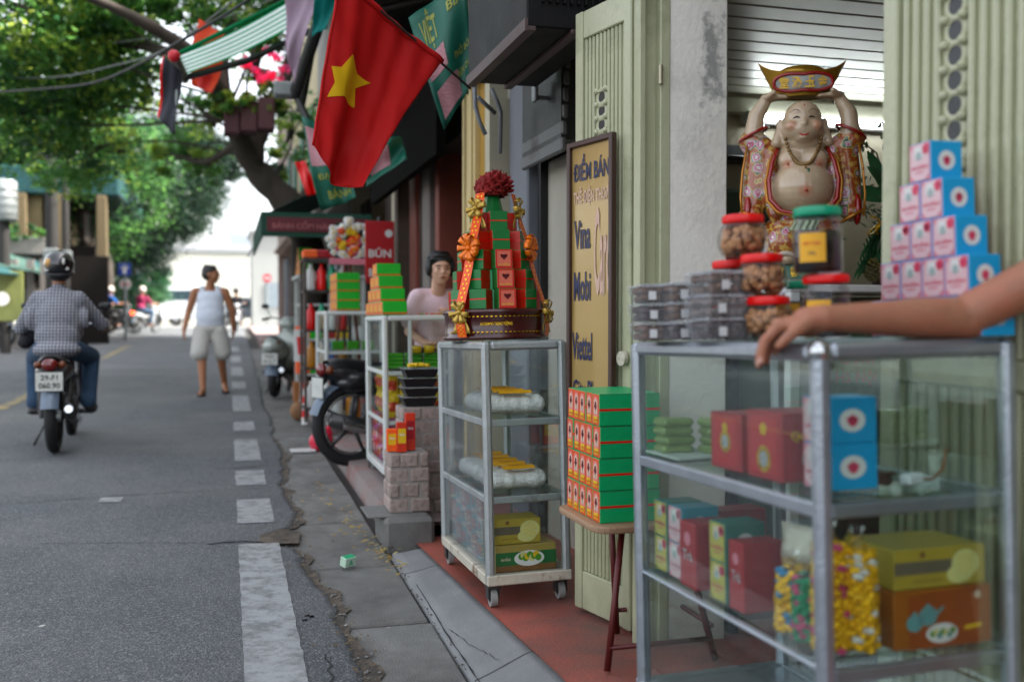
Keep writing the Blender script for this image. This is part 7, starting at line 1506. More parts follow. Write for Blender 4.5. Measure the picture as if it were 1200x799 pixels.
def tarp(name, label, cat, pts, D, m_, decor, group=None, wob=.03, th=.002, D2=None, n_=14):
    t = thing(name, label, cat, (0, 0, 0), 0, group)
    c4 = [U(px, py, (D if i < 2 else (D2 or D)) if not isinstance(D, (list, tuple)) else D[i]) for i, (px, py) in enumerate(pts)]
    def fn(u, v, off=0):
        p = c4[0].lerp(c4[1], u).lerp(c4[3].lerp(c4[2], u), v); return p + (CM.to_3x3() @ V((0, 0, 1))) * (wob * math.sin(v * 6 + u * 3 + px_) + wob * .4 * math.sin(u * 11 + v * 4) + off)
    px_ = pts[0][0] * .1
    o = obj('cloth', MB().grid(lambda u, v: fn(u, v), n_, n_, m_), t); solid(o, th)
    for (u0, u1, v0, v1, mm, txt) in decor:
        mb = MB()
        if txt is None: mb.grid(lambda u, v: fn(u0 + (u1 - u0) * u, v0 + (v1 - v0) * v, .004), 6, 6, mm)
        else:
            vs, fs = text_geo(txt); mb.add([fn(u0 + (u1 - u0) * (x + .5), v0 + (v1 - v0) * (.5 - y), .005) for x, y in vs], fs, mm)
        obj('print' if txt is None else 'lettering', mb, t, txt)
    return t
tg = M('worn_green_tarpaulin', (.02, .14, .10), .55, 0, .25, 7, .4, 14, col2=(.30, .36, .33), mixat=.66, edge=.06); ylet = M('dull_yellow_letter', (.34, .36, .12), .55); plt_ = M('faded_rose_white', (.42, .24, .26), .6, 0, .35, 30, stretch=(1, 1, 4)); wht2 = M('off_white_tarp', (.50, .50, .50), .6)
tarp('hanging_sign', 'green tarpaulin sign with yellow lettering hanging behind the flag, lower edge curled', 'sign', ((478, 20), (545, -30), (556, 92), (520, 152)), (4.9, 4.9, 4.9, 4.9), tg, [(.12, .40, .02, .40, ylet, 'VIỆT'), (.62, .95, .12, .22, ylet, 'BIA'), (.62, .95, .56, .64, ylet, 'PHỞ BÒ'), (.62, .95, .72, .80, ylet, 'BÚN CHẢ'), (.05, .45, .42, .62, plt_, None), (.1, .62, .72, .95, plt_, None)], 'green tarpaulin signs')
tarp('hanging_sign', 'small piece of green and rose tarpaulin sign just under the flag on its right', 'sign', ((432, 168), (470, 160), (478, 188), (428, 218)), 6.2, tg, [(.1, .6, .2, .8, plt_, None)], 'green tarpaulin signs')
tarp('hanging_sign', 'curled green tarpaulin sign with yellow and rose stripes hanging left below the flag', 'sign', ((352, 135), (392, 150), (418, 232), (375, 246)), 7.0, tg, [(.05, .6, .1, .55, plt_, None), (.15, .9, .62, .72, ylet, 'ĐẠI LÝ'), (.3, .9, .80, .92, ylet, 'BÁNH')], 'green tarpaulin signs', .05)
tarp('tarpaulin', 'pale pinkish white tarpaulin hanging beside the striped awning', 'tarpaulin', ((333, -20), (378, -20), (344, 98), (336, 60)), 7.6, cloth('pinkish_white_tarp', (.62, .52, .60), .5), [], None, .05)
tarp('tarpaulin', 'ragged teal tarpaulin strip beside the pale tarpaulin', 'tarpaulin', ((372, -15), (396, -15), (384, 36), (364, 42)), 7.2, cloth('teal_tarp', (.01, .30, .28), .5), [], None, .03)
tarp('pennant', 'narrow red cloth pennant hanging near the far green sign', 'pennant', ((345, 190), (357, 188), (374, 226), (360, 230)), 9.0, redlid, [], None, .02)
# dark awning frame behind those: folded canopy arm
fa = thing('canopy_frame', 'dark folded canopy frame running back along the shop fronts above the flag', 'frame', (0, 0, 0))
for a, b, r_ in ((U(386, -10, 7.4), U(345, 112, 8.2), .05), (U(372, 20, 8), U(352, 130, 8.6), .035), (U(345, 108, 8.2), U(368, 158, 8.2), .03)): obj('arm', MB().cyl(a, b, r_, steel), fa)
lp_ = thing('wall_lamp', 'grey metal wall lamp box hanging at the end of the canopy frame', 'lamp', U(333, 106, 8.2)); 
obj('housing', MB().box((0, 0, 0), (.17, .16, .12), M('galvanised_grey', (.30, .32, .32), .5, .4), bev=.015), lp_); obj('bracket', MB().tube([(.08, .0, .03), (.2, .05, .12)], .015, steel, 6), lp_)
# striped green and white awning
sa = thing('striped_awning', 'green and white striped awning tilted over the street from the right', 'awning', (0, 0, 0))
s1_, s2_, s3_, s4_ = U(204, 66, 7.6), U(336, 2, 8.1), U(338, 34, 8.9), U(214, 88, 8.4)
gstripe = cloth('green_awning_stripe', (.01, .34, .17), .6); wstripe = cloth('white_awning_stripe', (.80, .85, .82), .6)
for i in range(11):
    m_ = gstripe if i % 2 == 0 else wstripe; v0, v1 = (i + (.16 if i % 2 == 0 and i else -.16 if i % 2 else 0)) / 11, (i + 1 + (-.16 if i % 2 == 0 and i < 10 else .16 if i % 2 else 0)) / 11
    obj('stripe', MB().grid(lambda u, v: s1_.lerp(s2_, u).lerp(s4_.lerp(s3_, u), v0 + (v1 - v0) * v) - V((0, 0, .03 * math.sin(math.pi * u))), 8, 1, m_), sa)
obj('front_bar', MB().cyl(s1_, s4_ + (s4_ - s1_) * .25, .04, M('grey_brown_bar', (.15, .13, .12), .5)), sa); obj('end_knob', MB().ell(s1_, .048, M('rose_red_knob', (.50, .04, .06), .5), 12), sa)
obj('arm', MB().tube([s4_ + V((0, 0, -.03)), s4_.lerp(s3_, .6) + V((0, 0, -.12)), s3_ + V((.2, 0, .0))], .03, steel, 6), sa); obj('arm', MB().tube([s1_, s2_ + V((0, 0, .01))], .02, gstripe, 6), sa)
db = tarp('dark_banner', 'dark cloth banner with a red edge hanging from the end of the striped awning', 'banner', ((192, 66), (212, 84), (206, 160), (184, 136)), 7.7, M('dark_slate_cloth', (.045, .047, .06), .8), [(.0, .10, 0, 1, redlid, None)], None, .03)
obj('holed_flap', MB().ell(U(207, 115, 7.68), (.012, .02, .07), M('grey_cloth', (.3, .33, .33), .8), 10), db)
tarp('small_red_flag', 'faded coral red flag hanging behind the striped awning', 'flag', ((231, 20), (268, 45), (250, 111), (222, 98)), 9.5, cloth('faded_coral_cloth', (.72, .16, .09), .5), [(.25, .7, .70, .98, M('deep_coral', (.45, .04, .03), .7), None)], 'flags on the street', .06)
# balcony planter with greenery and pink flowers
bl = thing('balcony_planter', 'maroon balcony planter box with yellow green foliage and deep pink flowers', 'planter', (0, 0, 0))
p0, p1 = U(262, 145, 13), U(322, 138, 13); mar = M('maroon_board', (.085, .03, .035), .7)
for i in range(3): c = p0.lerp(p1, (i + .5) / 3); obj('planter_box', MB().box(c + V((0, 0, .04)), ((p1 - p0).length / 3 * .94, .3, .42), mar, bev=.02), bl)
def leafmass(name, blobs, n, size, mats, parent, seed=0, kind='stuff', nclus=None, sig=.17, flat=.6):
    """many leaf-sized folded faces, gathered in twiggy clumps"""
    rs = np.random.RandomState(seed); tot = sum(b[4] if len(b) > 4 else b[1] ** 2 for b in blobs); V_ = []; MI = []
    for b in blobs:
        c, rx, ry, rz = np.array(b[0]), b[1], b[2], b[3]; k = int(n * ((b[4] if len(b) > 4 else rx ** 2) / tot)); nc = max(4, int(k / (nclus or 45)))
        u = rs.normal(size=(nc, 3)); u /= np.linalg.norm(u, axis=1)[:, None]; rad = rs.uniform(.15, 1, nc) ** (1 / 2.4); cc = u * rad[:, None] * np.array([rx, ry, rz]) + c
        cm = rs.randint(0, len(mats), nc); cs = rs.uniform(.6, 1.5, nc); w = rs.randint(0, nc, k); s = min(rx, ry, rz) * sig
        p = cc[w] + rs.normal(size=(k, 3)) * (cs[w] * s)[:, None] * np.array([1, 1, flat])
        a = rs.uniform(0, 2 * np.pi, k); e = rs.uniform(-1.0, .5, k); d = np.stack([np.cos(a) * np.cos(e), np.sin(a) * np.cos(e), np.sin(e)], 1)
        up = rs.normal(size=(k, 3)) * .6 + np.array([0, 0, 1]); sd_ = np.cross(d, up); sd_ /= np.linalg.norm(sd_, axis=1)[:, None] + 1e-6; L = (size * rs.uniform(.6, 1.35, k))[:, None]
        fold = np.cross(d, sd_) * L * .12
        q = np.stack([p - d * L * .5, p + sd_ * L * .27 + fold, p + d * L * .5, p - sd_ * L * .27 + fold], 1); V_.append(q.reshape(-1, 3)); MI.append(cm[w])
    vs = np.concatenate(V_); mi = np.concatenate(MI); nf = len(mi); me = bpy.data.meshes.new(name); me.vertices.add(len(vs)); me.vertices.foreach_set('co', vs.astype(np.float32).ravel()); me.loops.add(nf * 4); me.loops.foreach_set('vertex_index', np.arange(nf * 4, dtype=np.int32)); me.polygons.add(nf); me.polygons.foreach_set('loop_start', np.arange(0, nf * 4, 4, dtype=np.int32)); me.polygons.foreach_set('loop_total', np.full(nf, 4, np.int32))
    for m_ in mats: me.materials.append(m_)
    me.polygons.foreach_set('material_index', mi.astype(np.int32)); me.update(calc_edges=True); me.validate(); o = bpy.data.objects.new(name, me); COL.objects.link(o)
    if parent is not None: o.parent = parent
    if kind: o['kind'] = kind
    return o
lf_y = leafmat('yellow_green_leaf', (.10, .19, .025), (.20, .26, .05)); lf_g = leafmat('mid_green_leaf', (.03, .10, .022), (.06, .16, .035)); lf_d = leafmat('dark_green_leaf', (.016, .055, .024), (.03, .085, .03)); lf_b = leafmat('blue_green_leaf', (.014, .05, .032), (.02, .075, .045)); lf_s = leafmat('shaded_green_leaf', (.012, .040, .020), (.022, .060, .028), .45, .8); lf_s2 = leafmat('shaded_deep_green_leaf', (.010, .036, .024), (.018, .05, .032), .45, .8); pinkfl = leafmat('deep_pink_petal', (.50, .03, .10), (.65, .08, .20))  # shaded and deep greens carry the unlit look of the far trees
leafmass('foliage', [(U(292, 122, 13), .55, .3, .16), (U(318, 108, 13), .3, .3, .2), (U(270, 128, 13), .3, .3, .14)], 2600, .075, [lf_y, lf_g], bl, 3)
leafmass('blossom', [(U(308, 76, 13), .30, .25, .22), (U(318, 96, 13), .16, .2, .14)], 900, .055, [pinkfl], bl, 4)

# ================================================================ UTILITY POLES AND CABLES
darkpole = M('dark_weathered_pole', (.045, .042, .04), .8, 0, .3, 6)
def upole(label, px, Y, h, r):
    p = AY(px, 380, Y); t = thing('utility_pole', label, 'pole', (p.x, p.y, g(p.y)), 0, 'dark utility poles on the left pavement'); obj('pole', MB().cyl((0, 0, 0), (0, 0, h), r, darkpole, r * .7), t)
    obj('cross_arm', MB().box((0, 0, h * .9), (1.2, .08, .1), darkpole), t); obj('meter_box', MB().box((0, -.15, 2.1), (.3, .2, .5), M('galvanised_grey', ()), bev=.02), t)
    for x in (-.5, 0, .5): obj('insulator', MB().lathe([(.03, 0), (.05, .03), (.03, .06), (.045, .09), (0, .12)], white, 10, T=Matrix.Translation((x, 0, h * .9 + .05))), t)
    return t
upole('thicker dark utility pole on the left pavement, nearer the camera', 62, 25, 6.2, .16); upole('thinner dark utility pole just right of the thicker one', 78, 26, 6.0, .10)
trf = thing('transformer_drum', 'pale grey electrical drum on a post at the left edge of the picture', 'transformer', AY(6, 380, 24)); trf.location.z = g(24)
obj('post', MB().cyl((0, 0, 0), (0, 0, 3.0), .12, darkpole), trf); obj('drum', MB().lathe([(0, 2.9), (.26, 2.9), (.28, 2.95), (.28, 3.75), (.22, 3.8), (0, 3.8)], M('galvanised_grey', ()), 20), trf)
for i in range(4): obj('cooling_rib', MB().cyl((0, 0, 3.05 + .17 * i), (0, 0, 3.08 + .17 * i), .295, M('galvanised_grey', ()), n=20), trf)
cabm = M('black_cable', (.015, .015, .016), .6); cabg = M('grey_cable', (.16, .17, .17), .6)
def cable(label, pts, r, m_):
    P = [U(*p) for p in pts]; out = []
    for i in range(len(P) - 1):
        a, b, c, d = P[max(i - 1, 0)], P[i], P[i + 1], P[min(i + 2, len(P) - 1)]
        for k_ in range(6): t = k_ / 6; out.append(.5 * ((2 * b) + (c - a) * t + (2 * a - 5 * b + 4 * c - d) * t * t + (3 * b - a - 3 * c + d) * t ** 3))
    out.append(P[-1]); one('overhead_cable', MB().tube(out, r, m_, 6), label, 'cable', 'overhead cables')
cable('pale overhead cable sagging lowest across the tree towards the striped awning', [(-40, 90, 14), (60, 91, 12), (130, 78, 11), (200, 55, 10), (300, -20, 9)], .010, cabg)
cable('black overhead cable crossing the tree from the left edge, dipping then rising to the awning', [(-40, 110, 13), (40, 105, 11), (110, 97, 10), (170, 72, 9), (205, 52, 8.5), (260, 20, 8), (330, -25, 7.6)], .013, cabm)
cable('thick black overhead cable bundle high on the left', [(-40, 65, 18), (50, 80, 16), (110, 88, 15), (200, 75, 14)], .022, cabm)
cable('thin pale cable highest on the left running straight to the canopy', [(-30, 52, 14), (80, 55, 13), (190, 42, 12), (260, 22, 11), (330, -5, 10)], .007, cabg)
cable('thin grey cable low behind the utility poles', [(-30, 182, 22), (60, 180, 22), (170, 176, 24)], .014, cabg)

# ================================================================ LEFT SIDE BUILDINGS
teal = M('teal_roof', (.022, .095, .10), .6, 0, .15, 4); ygl = M('yellow_green_board', (.28, .30, .13), .6)
def leftshop(label, x0, x1, y, h, wm, roofm, roofh=.5, pillars=3, awn=None):
    t = thing('roadside_building', label, 'building', (x1, y, g(y) + .1), 0, 'buildings on the left side'); W_ = x1 - x0
    obj('wall', MB().box((-W_ / 2 - 1, 4, h / 2), (W_ - 1.2, 7, h), wm), t); obj('dark_opening', MB().box((-1.55, .48, 1.3), (2.6, .05, 2.5), dark_room), t); obj('side_opening', MB().box((-.58, 3.5, 1.3), (.05, 4.5, 2.4), dark_room), t)
    obj('roof', MB().box((-W_ / 2 + .2, 4, h + roofh / 2), (W_ + .4, 7.6, roofh), roofm, bev=.05), t)
    for i in range(pillars): obj('pillar', MB().box((-.05 - i * 1.0, .25, h / 2), (.26, .3, h), M('dull_ochre_pillar', (.20, .16, .10), .8), bev=.02), t)
    for i in range(3): obj('window', MB().box((-.56, 1.2 + 2 * i, h - .8), (.05, 1.0, .8), wood_dark, bev=.01), t)
    if awn: obj('awning', MB().box((-1.3, -.6, 2.35), (3.2, 1.6, .06), awn, bev=.02), t)
    return t
p = AY(122, 380, 29); leftshop('dull yellow building with a broad teal roof behind the left utility poles', p.x - 6, p.x, 29, 3.9, M('dull_yellow_wall', (.25, .21, .13), .8, 0, .2, 2), teal, .75, 4)  # dull yellow tone with broad mottling
# low stall front with green awnings
stl = thing('awning_stall', 'left pavement stall with sloping green and teal awnings over a dark front', 'stall', (0, 0, 0))
ga = M('grey_green_sheet', (.07, .13, .11), .7, 0, .2, 4)
def slope(name, m_, a, b, c, d, th=.03):
    mb = MB(); mb.add([a, b, c, d], [(0, 1, 2, 3)], m_); o = obj(name, mb, stl); solid(o, th); return o
slope('awning_sheet', ga, U(-20, 298, 24), U(20, 290, 28), U(58, 322, 24), U(-20, 308, 20)); slope('awning_sheet', teal, U(28, 300, 26), U(56, 306, 27), U(60, 322, 24), U(46, 322, 24)); slope('awning_sheet', teal, U(-20, 308, 20.5), U(0, 311, 22), U(22, 322, 20), U(-20, 318, 19))
p0 = AG(0, 404); obj('board', MB().box(U(2, 347, 20), (.8, .06, 1.0), ygl, bev=.01), stl); obj('disc_print', MB().cyl(U(2, 350, 19.9), U(2, 350, 19.87), .14, white, n=16), stl)
pc_ = U(38, 350, 24); obj('dark_front', MB().box((pc_.x, pc_.y + 2, g(24) + 1.2), (3, .1, 2.4), dark_room), stl)
for px in (17, 36, 52): p = U(px, 350, 23.5); obj('post', MB().box((p.x, p.y, g(22) + 1.1), (.16, .16, 2.2), plan), stl)
for i, px in enumerate((22, 31, 44)): p = U(px, 360, 23.6); obj('poster', MB().box((p.x, p.y + .5, p.z), (.3, .03, .9), (cream_wall, M('dull_green_cloth', ()), beige_wall)[i]), stl)
# parapet with plants above
pr_ = thing('parapet', 'grey parapet with trailing plants above the left awnings', 'wall', (0, 0, 0)); a = U(14, 288, 26); obj('wall', MB().box(a, (2.2, .3, .45), plan, bev=.02), pr_); leafmass('plants', [(a + V((0, -.1, .35)), 1.0, .3, .22)], 1500, .09, [lf_d, lf_g], pr_, 9)
# ================================================================ FAR END
hall_m = M('sunlit_cream_hall', (.86, .84, .76), .8, 0, .06, 1)  # far haze and glare put into the pale building colours
c_ = AY(232, 330, 58); hall = thing('white_hall', 'long pale cream hall with a low curved gateway across the far end of the street', 'building', (c_.x, 58, g(58)))
obj('wall', MB().box((-1, 2, 2.0), (9.5, 3, 4.0), hall_m), hall); obj('roof', MB().box((-1, 2, 4.2), (10, 3.6, .4), M('pale_grey_roof', (.42, .43, .44), .8), bev=.08), hall); obj('annex', MB().box((3.2, 3.2, 2.6), (3, 3, 5.2), M('grey_blue_wall', (.36, .39, .42), .8)), hall)
obj('arch', MB().tube([(-1.6 + 2.0 * math.cos(R(a)), .35, .9 + 1.0 * math.sin(R(a))) for a in range(15, 170, 12)], .12, M('pale_grey_roof', ()), 6), hall); obj('dark_gate', MB().box((-1.6, .46, 1.2), (3.2, .05, 1.5), M('grey_gate', (.28, .30, .32), .8)), hall)
for i in range(4): obj('window', MB().box((-4.8 + i * .9, .47, 2.6), (.5, .05, .8), M('grey_gate', ())), hall)
def block(label, px, Y, w_, h_, m_, dep=5):
    c = AY(px, 330, Y); t = thing('distant_building', label, 'building', (c.x, Y, g(Y)), 0, 'pale buildings beyond the crossroads'); obj('wall', MB().box((0, dep / 2, h_ / 2), (w_, dep, h_), m_), t); obj('roof', MB().box((0, dep / 2, h_ + .1), (w_ + .3, dep + .3, .2), M('pale_grey_roof', ()), bev=.04), t)
    for i in range(max(2, int(w_ / 1.5))):
        for j in range(max(1, int(h_ / 2.6))): obj('window', MB().box((-w_ / 2 + (i + .5) * w_ / max(2, int(w_ / 1.5)), -.02, 1.5 + j * 2.6), (.8, .06, 1.2), M('pale_window_glass', (.30, .34, .37), .3)), t)
    return t
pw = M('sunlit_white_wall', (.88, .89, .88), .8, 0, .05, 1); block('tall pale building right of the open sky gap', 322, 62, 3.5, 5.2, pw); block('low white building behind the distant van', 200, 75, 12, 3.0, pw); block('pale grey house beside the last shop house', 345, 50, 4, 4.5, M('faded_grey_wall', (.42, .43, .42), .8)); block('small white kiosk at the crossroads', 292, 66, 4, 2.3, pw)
# vehicles at the crossroads
def van(label, px, Y, m_, rz, L=4.4, h_=1.9, name='van', cat='van'):
    c = AY(px, 370, Y); t = thing(name, label, cat, (c.x, Y, g(Y)), R(rz)); gl_ = M('dark_car_glass', (.06, .09, .11), .1, coat=.6)
    prof = [(-L / 2, .35), (-L / 2, h_ * .55), (-L / 2 + .12, h_ * .93), (-L / 2 + .4, h_), (L * .22, h_), (L * .36, h_ * .66), (L / 2 - .1, h_ * .54), (L / 2, h_ * .4), (L / 2, .35)]
    mb = MB(); mb.prism([(x, z) for x, z in prof], 1.7, m_, T=Matrix(((1, 0, 0, 0), (0, 0, -1, .85), (0, 1, 0, 0), (0, 0, 0, 1)))); o = obj('body', mb, t); bv = o.modifiers.new('round', 'BEVEL'); bv.width = .07; bv.segments = 3
    obj('side_window', MB().box((-.35, -.86, h_ * .75), (L * .5, .02, h_ * .24), gl_), t); obj('side_window', MB().box((-.35, .86, h_ * .75), (L * .5, .02, h_ * .24), gl_), t); obj('windscreen', MB().poly([(L * .235, -.75, h_ * .97), (L * .235, .75, h_ * .97), (L * .352, .75, h_ * .70), (L * .352, -.75, h_ * .70)], gl_, Matrix.Translation((.02, 0, .02))), t)
    for x in (-L * .3, L * .32):
        for y in (-.8, .8): w_ = obj('wheel', MB().cyl((x, y - .09, .32), (x, y + .09, .32), .32, rubber, n=20), t); obj('rim', MB().cyl((x, y - .1, .32), (x, y + .1, .32), .18, chrome, n=14), w_)
    for y in (-.6, .6): obj('headlight', MB().box((L / 2, y, h_ * .38), (.05, .3, .14), M('lamp_clear', ()), bev=.02), t); obj('tail_light', MB().box((-L / 2, y, h_ * .5), (.05, .18, .3), M('tail_lamp_red', ()), bev=.02), t)
    obj('bumper', MB().box((L / 2 + .02, 0, .42), (.14, 1.7, .2), black, bev=.04), t)
    return t
van('white van crossing the far end of the street', 212, 52, M('van_white_paint', (.85, .88, .9), .3, coat=.6), 2, 4.2, 2.0); van('small silver car at the crossroads right of the white van', 290, 56, M('car_silver_paint', (.42, .45, .48), .3, .3, coat=.6), 185, 3.8, 1.5, 'car', 'car'); van('pale car half hidden behind the scooters at the far left', 176, 55, M('car_pale_paint', (.5, .52, .5), .3, coat=.6), 5, 3.9, 1.5, 'car', 'car')
# signs at the crossroads
def rsign(label, px, py, Y, m_, shape, r, m2=None):
    p = AY(px, py, Y); t = thing('road_sign', label, 'sign', (p.x, p.y, p.z)); obj('post', MB().cyl((0, .05, g(Y) - p.z), (0, .05, .2), .04, galv), t)
    if shape == 'disc': obj('plate', MB().cyl((0, 0, 0), (0, .03, 0), r, m_, n=24), t); obj('bar', MB().box((0, -.012, 0), (r * 1.3, .01, r * .3), m2 or white), t)
    else: obj('plate', MB().box((0, 0, 0), (r * 2, .03, r * 2), m_, bev=.01), t); obj('symbol', MB().box((0, -.02, 0), (r * .5, .01, r * 1.3), m2 or white).box((0, -.021, r * .3), (r * 1.1, .008, r * .3), m2 or white), t)
galv = M('galvanised_grey', ()); rsign('round red no entry sign over the far crossroads', 313, 326, 47, M('faded_sign_red', (.50, .10, .12), .5), 'disc', .20); rsign('square blue road sign hanging in front of the dark trees', 146, 316, 30, M('sign_blue', (.01, .05, .28), .4), 'square', .17); rsign('round white and red sign below the blue one', 147, 333, 31, white, 'disc', .16, redlid)
lpst = thing('lamp_post', 'tall thin pale lamp post beyond the crossroads', 'lamp post', AY(327, 380, 52)); lpst.location.z = g(52); obj('post', MB().cyl((0, 0, 0), (0, 0, 6.5), .16, galv, .09), lpst); obj('arm', MB().tube([(0, 0, 6.4), (-.5, 0, 6.9), (-1.3, 0, 7)], .05, galv, 6), lpst); obj('lamp_head', MB().ell((-1.5, 0, 6.98), (.3, .12, .07), galv, 10), lpst)
# far riders
def far_rider(label, px, py, rz, shirt, helmetm, paint, lit=False, legs=jean):
    q = AG(px, py); P0 = V((q.x, q.y, roadz(min(q.x, .2), q.y) if q.y < 44 else g(q.y))); mbk_ = motorbike('motorbike under the ' + label, P0, rz, paint, 'distant motorbikes', plate=None, lit=lit)
    t = thing('person', label, 'person', M4=Matrix.Translation(P0) @ Matrix.Rotation(rz, 4, 'Z')); hd, hq = head_prims((0, .40, 1.43), (0, 1, 0)); B = hd + [L_((0, .38, 1.27), (0, .40, 1.37), .05, .048)]
    for s in (-1, 1): B += [L_((s * .17, .36, 1.21), (s * .27, .52, 1.0), .045, .038), L_((s * .27, .52, 1.0), (s * .31, .80, 1.01), .036, .026), E_((s * .31, .83, 1.01), (.04, .05, .04)), E_((s * .2, .56, .30), (.04, .12, .035))]
    blob('body', B, skin3, t, .018, 2); blob('shirt', [E_((0, .33, 1.10), (.17, .12, .2)), E_((0, .26, .88), (.16, .13, .14)), L_((-.16, .36, 1.21), (-.25, .49, 1.04), .065, .06), L_((.16, .36, 1.21), (.25, .49, 1.04), .065, .06)], shirt, t, .018, 2)
    blob('trousers', [E_((0, .24, .82), (.15, .14, .09))] + [q2 for s in (-1, 1) for q2 in (L_((s * .09, .26, .81), (s * .21, .64, .73), .09, .07), L_((s * .21, .64, .73), (s * .2, .52, .36), .07, .055))], legs, t, .018, 2)
    obj('helmet', MB().ell((0, .39, 1.48), (.12, .14, .125), helmetm, 16), t)
far_rider('distant rider in a magenta jacket with a lit tail lamp', 160, 392, R(-25), M('magenta_cloth', (.28, .03, .10), .8), M('pale_helmet', (.55, .5, .45), .3, coat=.5), ('pale_silver_paint', (.45, .46, .46)), True)
far_rider('distant rider in blue top by the left trees', 116, 392, R(-60), M('bright_blue_cloth', (.02, .12, .35), .8), M('pale_helmet', ()), ('gloss_black_paint', ()), False, jk)
far_rider('dark clad distant rider right of the walking man', 277, 388, R(180), jk, black, ('grey_bike_paint', (.2, .21, .22)), False, jk)
# parked bikes, left pavement and by the trees
for i, (px, Y, rz, pc, lb) in enumerate(((3, 24, 80, ('dark_red_bike_paint', (.14, .02, .02)), 'red motorbike cut by the left edge, parked on the left pavement'), (14, 28, 70, ('gloss_black_paint', ()), 'dark motorbike parked behind the red one at the left edge'), (128, 36, 75, ('gloss_black_paint', ()), 'black motorbike parked under the left trees nearest the road'), (138, 39, 60, ('pale_silver_paint', ()), 'silver motorbike parked under the left trees'), (182, 46, 100, ('pale_silver_paint', ()), 'silver motorbike waiting at the crossroads left of the van'), (148, 43, 85, ('grey_bike_paint', ()), 'grey motorbike parked farthest under the left trees'))):
    p = AY(px, 385, Y); motorbike(lb, (p.x, Y, g(Y) + (.12 if px < 100 else .03)), R(rz), pc, 'motorbikes parked on the left', plate=None)

# ================================================================ TREES
bark = M('dark_grey_bark', (.075, .062, .052), .95, 0, .3, 5, .9, 25, col2=(.11, .095, .08), mixat=.55, edge=.3, stretch=(1, 1, .35))
def limb(mb, pts, r0, r1, n=10):
    out = []; k = len(pts) - 1
    for i in range(k):
        a, b, c, d = [V(pts[min(max(j, 0), k)]) for j in (i - 1, i, i + 1, i + 2)]
        for q in range(4): t = q / 4; out.append(.5 * ((2 * b) + (c - a) * t + (2 * a - 5 * b + 4 * c - d) * t * t + (3 * b - a - 3 * c + d) * t ** 3))
    out.append(V(pts[-1])); m_ = len(out) - 1
    mb.tube(out, [(r0 + (r1 - r0) * (i / m_) ** .8) * (1 + .10 * math.sin(i * 2.3)) for i in range(m_ + 1)], bark, n); return out
def tree(label, base, trunk_pts, r0, r1, branches, blobs, n, size, mats, seed, group='street trees'):
    base = V(base); t = thing('street_tree', label, 'tree', base, 0, group); mb = MB(); tr = limb(mb, [V(p) - base for p in trunk_pts], r0, r1)
    to = obj('trunk', mb, t); rnd = random.Random(seed)
    for br in branches: mb2 = MB(); limb(mb2, [V(p) - base for p in br[0]], br[1], br[2], 8); obj('limb', mb2, t)
    for b in blobs:   # twigs that carry the clumps
        c = V(b[0]) - base; s0_ = min(tr, key=lambda q: (q - c).length)
        mb3 = MB(); limb(mb3, [s0_, s0_.lerp(c, .5) + V((rnd.uniform(-.3, .3), rnd.uniform(-.3, .3), rnd.uniform(-.1, .4))), c], r1 * .5, .015, 6)
        for _ in range(7): e_ = c + V((rnd.uniform(-1, 1) * b[1], rnd.uniform(-1, 1) * b[2], rnd.uniform(-.8, .9) * b[3])) * .8; limb(mb3, [s0_.lerp(c, .7), c.lerp(e_, .4) + V((0, 0, .1)), e_], .03, .008, 4)
        obj('limb', mb3, t)
    leafmass('crown', [(V(b[0]) - base, *b[1:]) for b in blobs], n, size, mats, t, seed, kind='stuff'); return t
# big leaning tree, right side
def UU(*a): return U(*a)
tb0 = V((1.05, 13.9, g(13.9)))
T1p = [tb0, UU(362, 300, 14.4), UU(342, 245, 14.2), UU(305, 205, 14), UU(283, 165, 13.6), UU(262, 115, 13), UU(228, 68, 12.2), UU(175, 30, 11.6), UU(90, -10, 11)]
tree('big leaning street tree whose dark trunk arches over the road from the right', tb0, T1p, .30, .045,
     [([UU(292, 190, 13.8), UU(308, 140, 14), UU(335, 90, 14.5), UU(350, 20, 15)], .19, .06), ([UU(262, 118, 13), UU(262, 60, 13.5), UU(285, -10, 14)], .11, .05), ([UU(228, 68, 12.2), UU(170, 55, 13), UU(110, 45, 13.5), UU(40, 20, 14)], .08, .03), ([UU(345, 250, 14.2), UU(380, 200, 15), UU(400, 120, 15.5)], .16, .07), ([UU(283, 165, 13.6), UU(240, 190, 14.5), UU(200, 180, 15)], .07, .02), ([UU(330, 235, 14.2), UU(318, 262, 14.6), UU(290, 300, 15)], .03, .01)],
     [(UU(15, 20, 12.5), 1.3, 1.2, .8), (UU(95, 60, 13.5), 1.1, 1.3, .8), (UU(60, 120, 14), 1.2, 1.2, .8), (UU(140, 90, 15), .9, 1.2, .6), (UU(190, -20, 13), 1.1, 1.2, .55), (UU(130, 10, 13), .8, 1, .5), (UU(270, 10, 15), .8, 1.2, .55), (UU(300, 60, 16), .6, 1, .45), (UU(90, 175, 15.5), 1.0, 1.2, .7), (UU(-30, 130, 14), 1.1, 1.2, 1.0), (UU(235, 130, 16), .45, .8, .5), (UU(225, 190, 16), .6, .9, .45), (UU(340, -30, 15), 1.3, 1.3, .6), (UU(60, -110, 12), 1.3, 1.3, .4), (UU(310, 195, 16), .35, .6, .35), (UU(345, 150, 17), .5, .8, .8)],
     48000, .105, [lf_y, lf_g, lf_g, lf_d], 5)
def lt(label, px, Y, h, r, blobs, n, size, mats, seed):
    p = AY(px, 380, Y); b = V((p.x, p.y, g(Y)))
    tree(label, b, [b, b + V((.1, 0, h * .35)), b + V((-.15, .2, h * .7)), b + V((.1, .3, h))], r, r * .4, [], blobs, n, size, mats, seed)
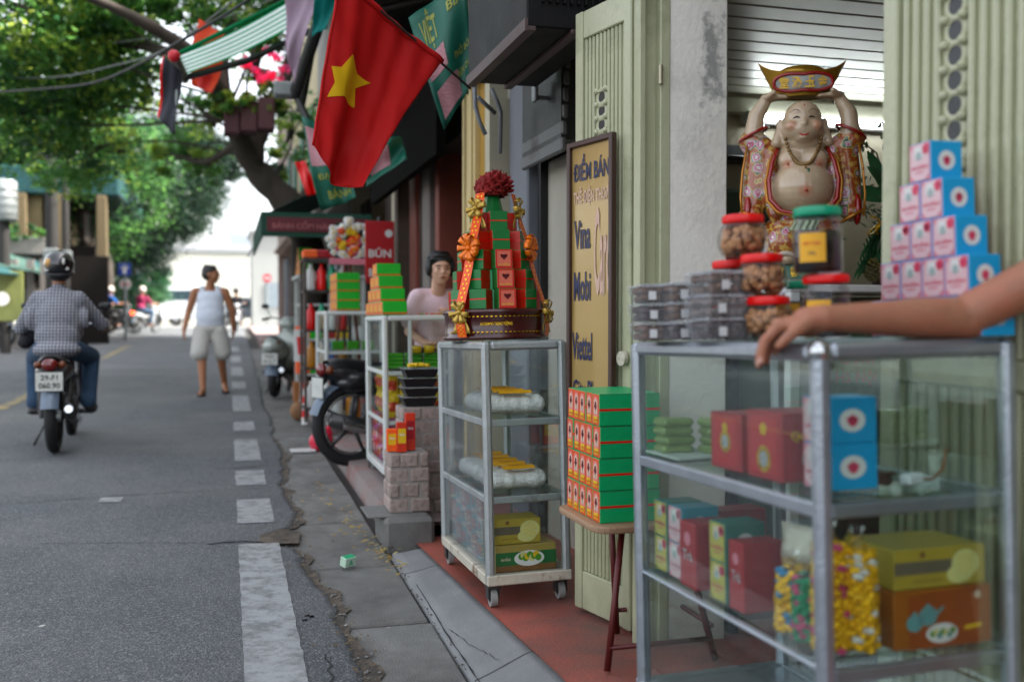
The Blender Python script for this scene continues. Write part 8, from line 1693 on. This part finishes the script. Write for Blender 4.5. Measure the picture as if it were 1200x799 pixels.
lt('dark trunked street tree on the left behind the yellow building corner', 101, 31, 6.5, .32, [(UU(40, 200, 30), 2.6, 2.4, 1.6), (UU(120, 225, 30), 2.0, 2.2, 1.9), (UU(95, 160, 29), 2.2, 2.2, 1.5), (UU(150, 180, 31), 1.6, 2, 1.4), (UU(10, 150, 28), 2.4, 2.2, 1.3)], 50000, .135, [lf_d, lf_s, lf_d, lf_g], 6)
lt('dark green street tree farther along on the left', 122, 38, 6.5, .3, [(UU(150, 265, 38), 1.8, 2.4, 1.9), (UU(185, 225, 38), 2.2, 2.4, 1.9), (UU(200, 255, 40), 1.4, 2.2, 1.2), (UU(120, 300, 37), 1.1, 2, 1.5)], 42000, .15, [lf_s, lf_s2, lf_s], 7)
lt('farthest left street tree whose crown reaches towards the open sky', 150, 44, 7, .3, [(UU(222, 220, 44), 1.7, 2.4, 1.5), (UU(180, 300, 44), .9, 2, 1.5), (UU(200, 180, 42), 2.4, 2.4, 1.5), (UU(262, 185, 44), 1.2, 2, 1.0)], 36000, .16, [lf_s, lf_s2], 8)
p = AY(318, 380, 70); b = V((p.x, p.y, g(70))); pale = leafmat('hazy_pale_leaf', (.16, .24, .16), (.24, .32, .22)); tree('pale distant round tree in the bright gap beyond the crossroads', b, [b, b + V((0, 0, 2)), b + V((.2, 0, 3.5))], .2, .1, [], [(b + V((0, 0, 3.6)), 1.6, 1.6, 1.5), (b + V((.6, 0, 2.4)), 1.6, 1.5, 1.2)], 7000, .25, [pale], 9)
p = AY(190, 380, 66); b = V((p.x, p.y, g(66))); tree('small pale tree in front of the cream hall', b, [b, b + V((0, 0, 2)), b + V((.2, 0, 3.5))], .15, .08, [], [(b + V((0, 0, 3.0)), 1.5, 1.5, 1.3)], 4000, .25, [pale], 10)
# shrubs under the left trees
hd_ = leafmass('hedge', [(UU(140, 345, 40), 1.6, 1.2, .9), (UU(170, 335, 44), 1.2, 1.2, 1.0), (UU(110, 345, 38), .7, 1, 1.0)], 9000, .16, [lf_d, lf_b], None, 12); tag(hd_, 'dark hedge mass under the left street trees', 'hedge')
bpy.context.view_layer.update()
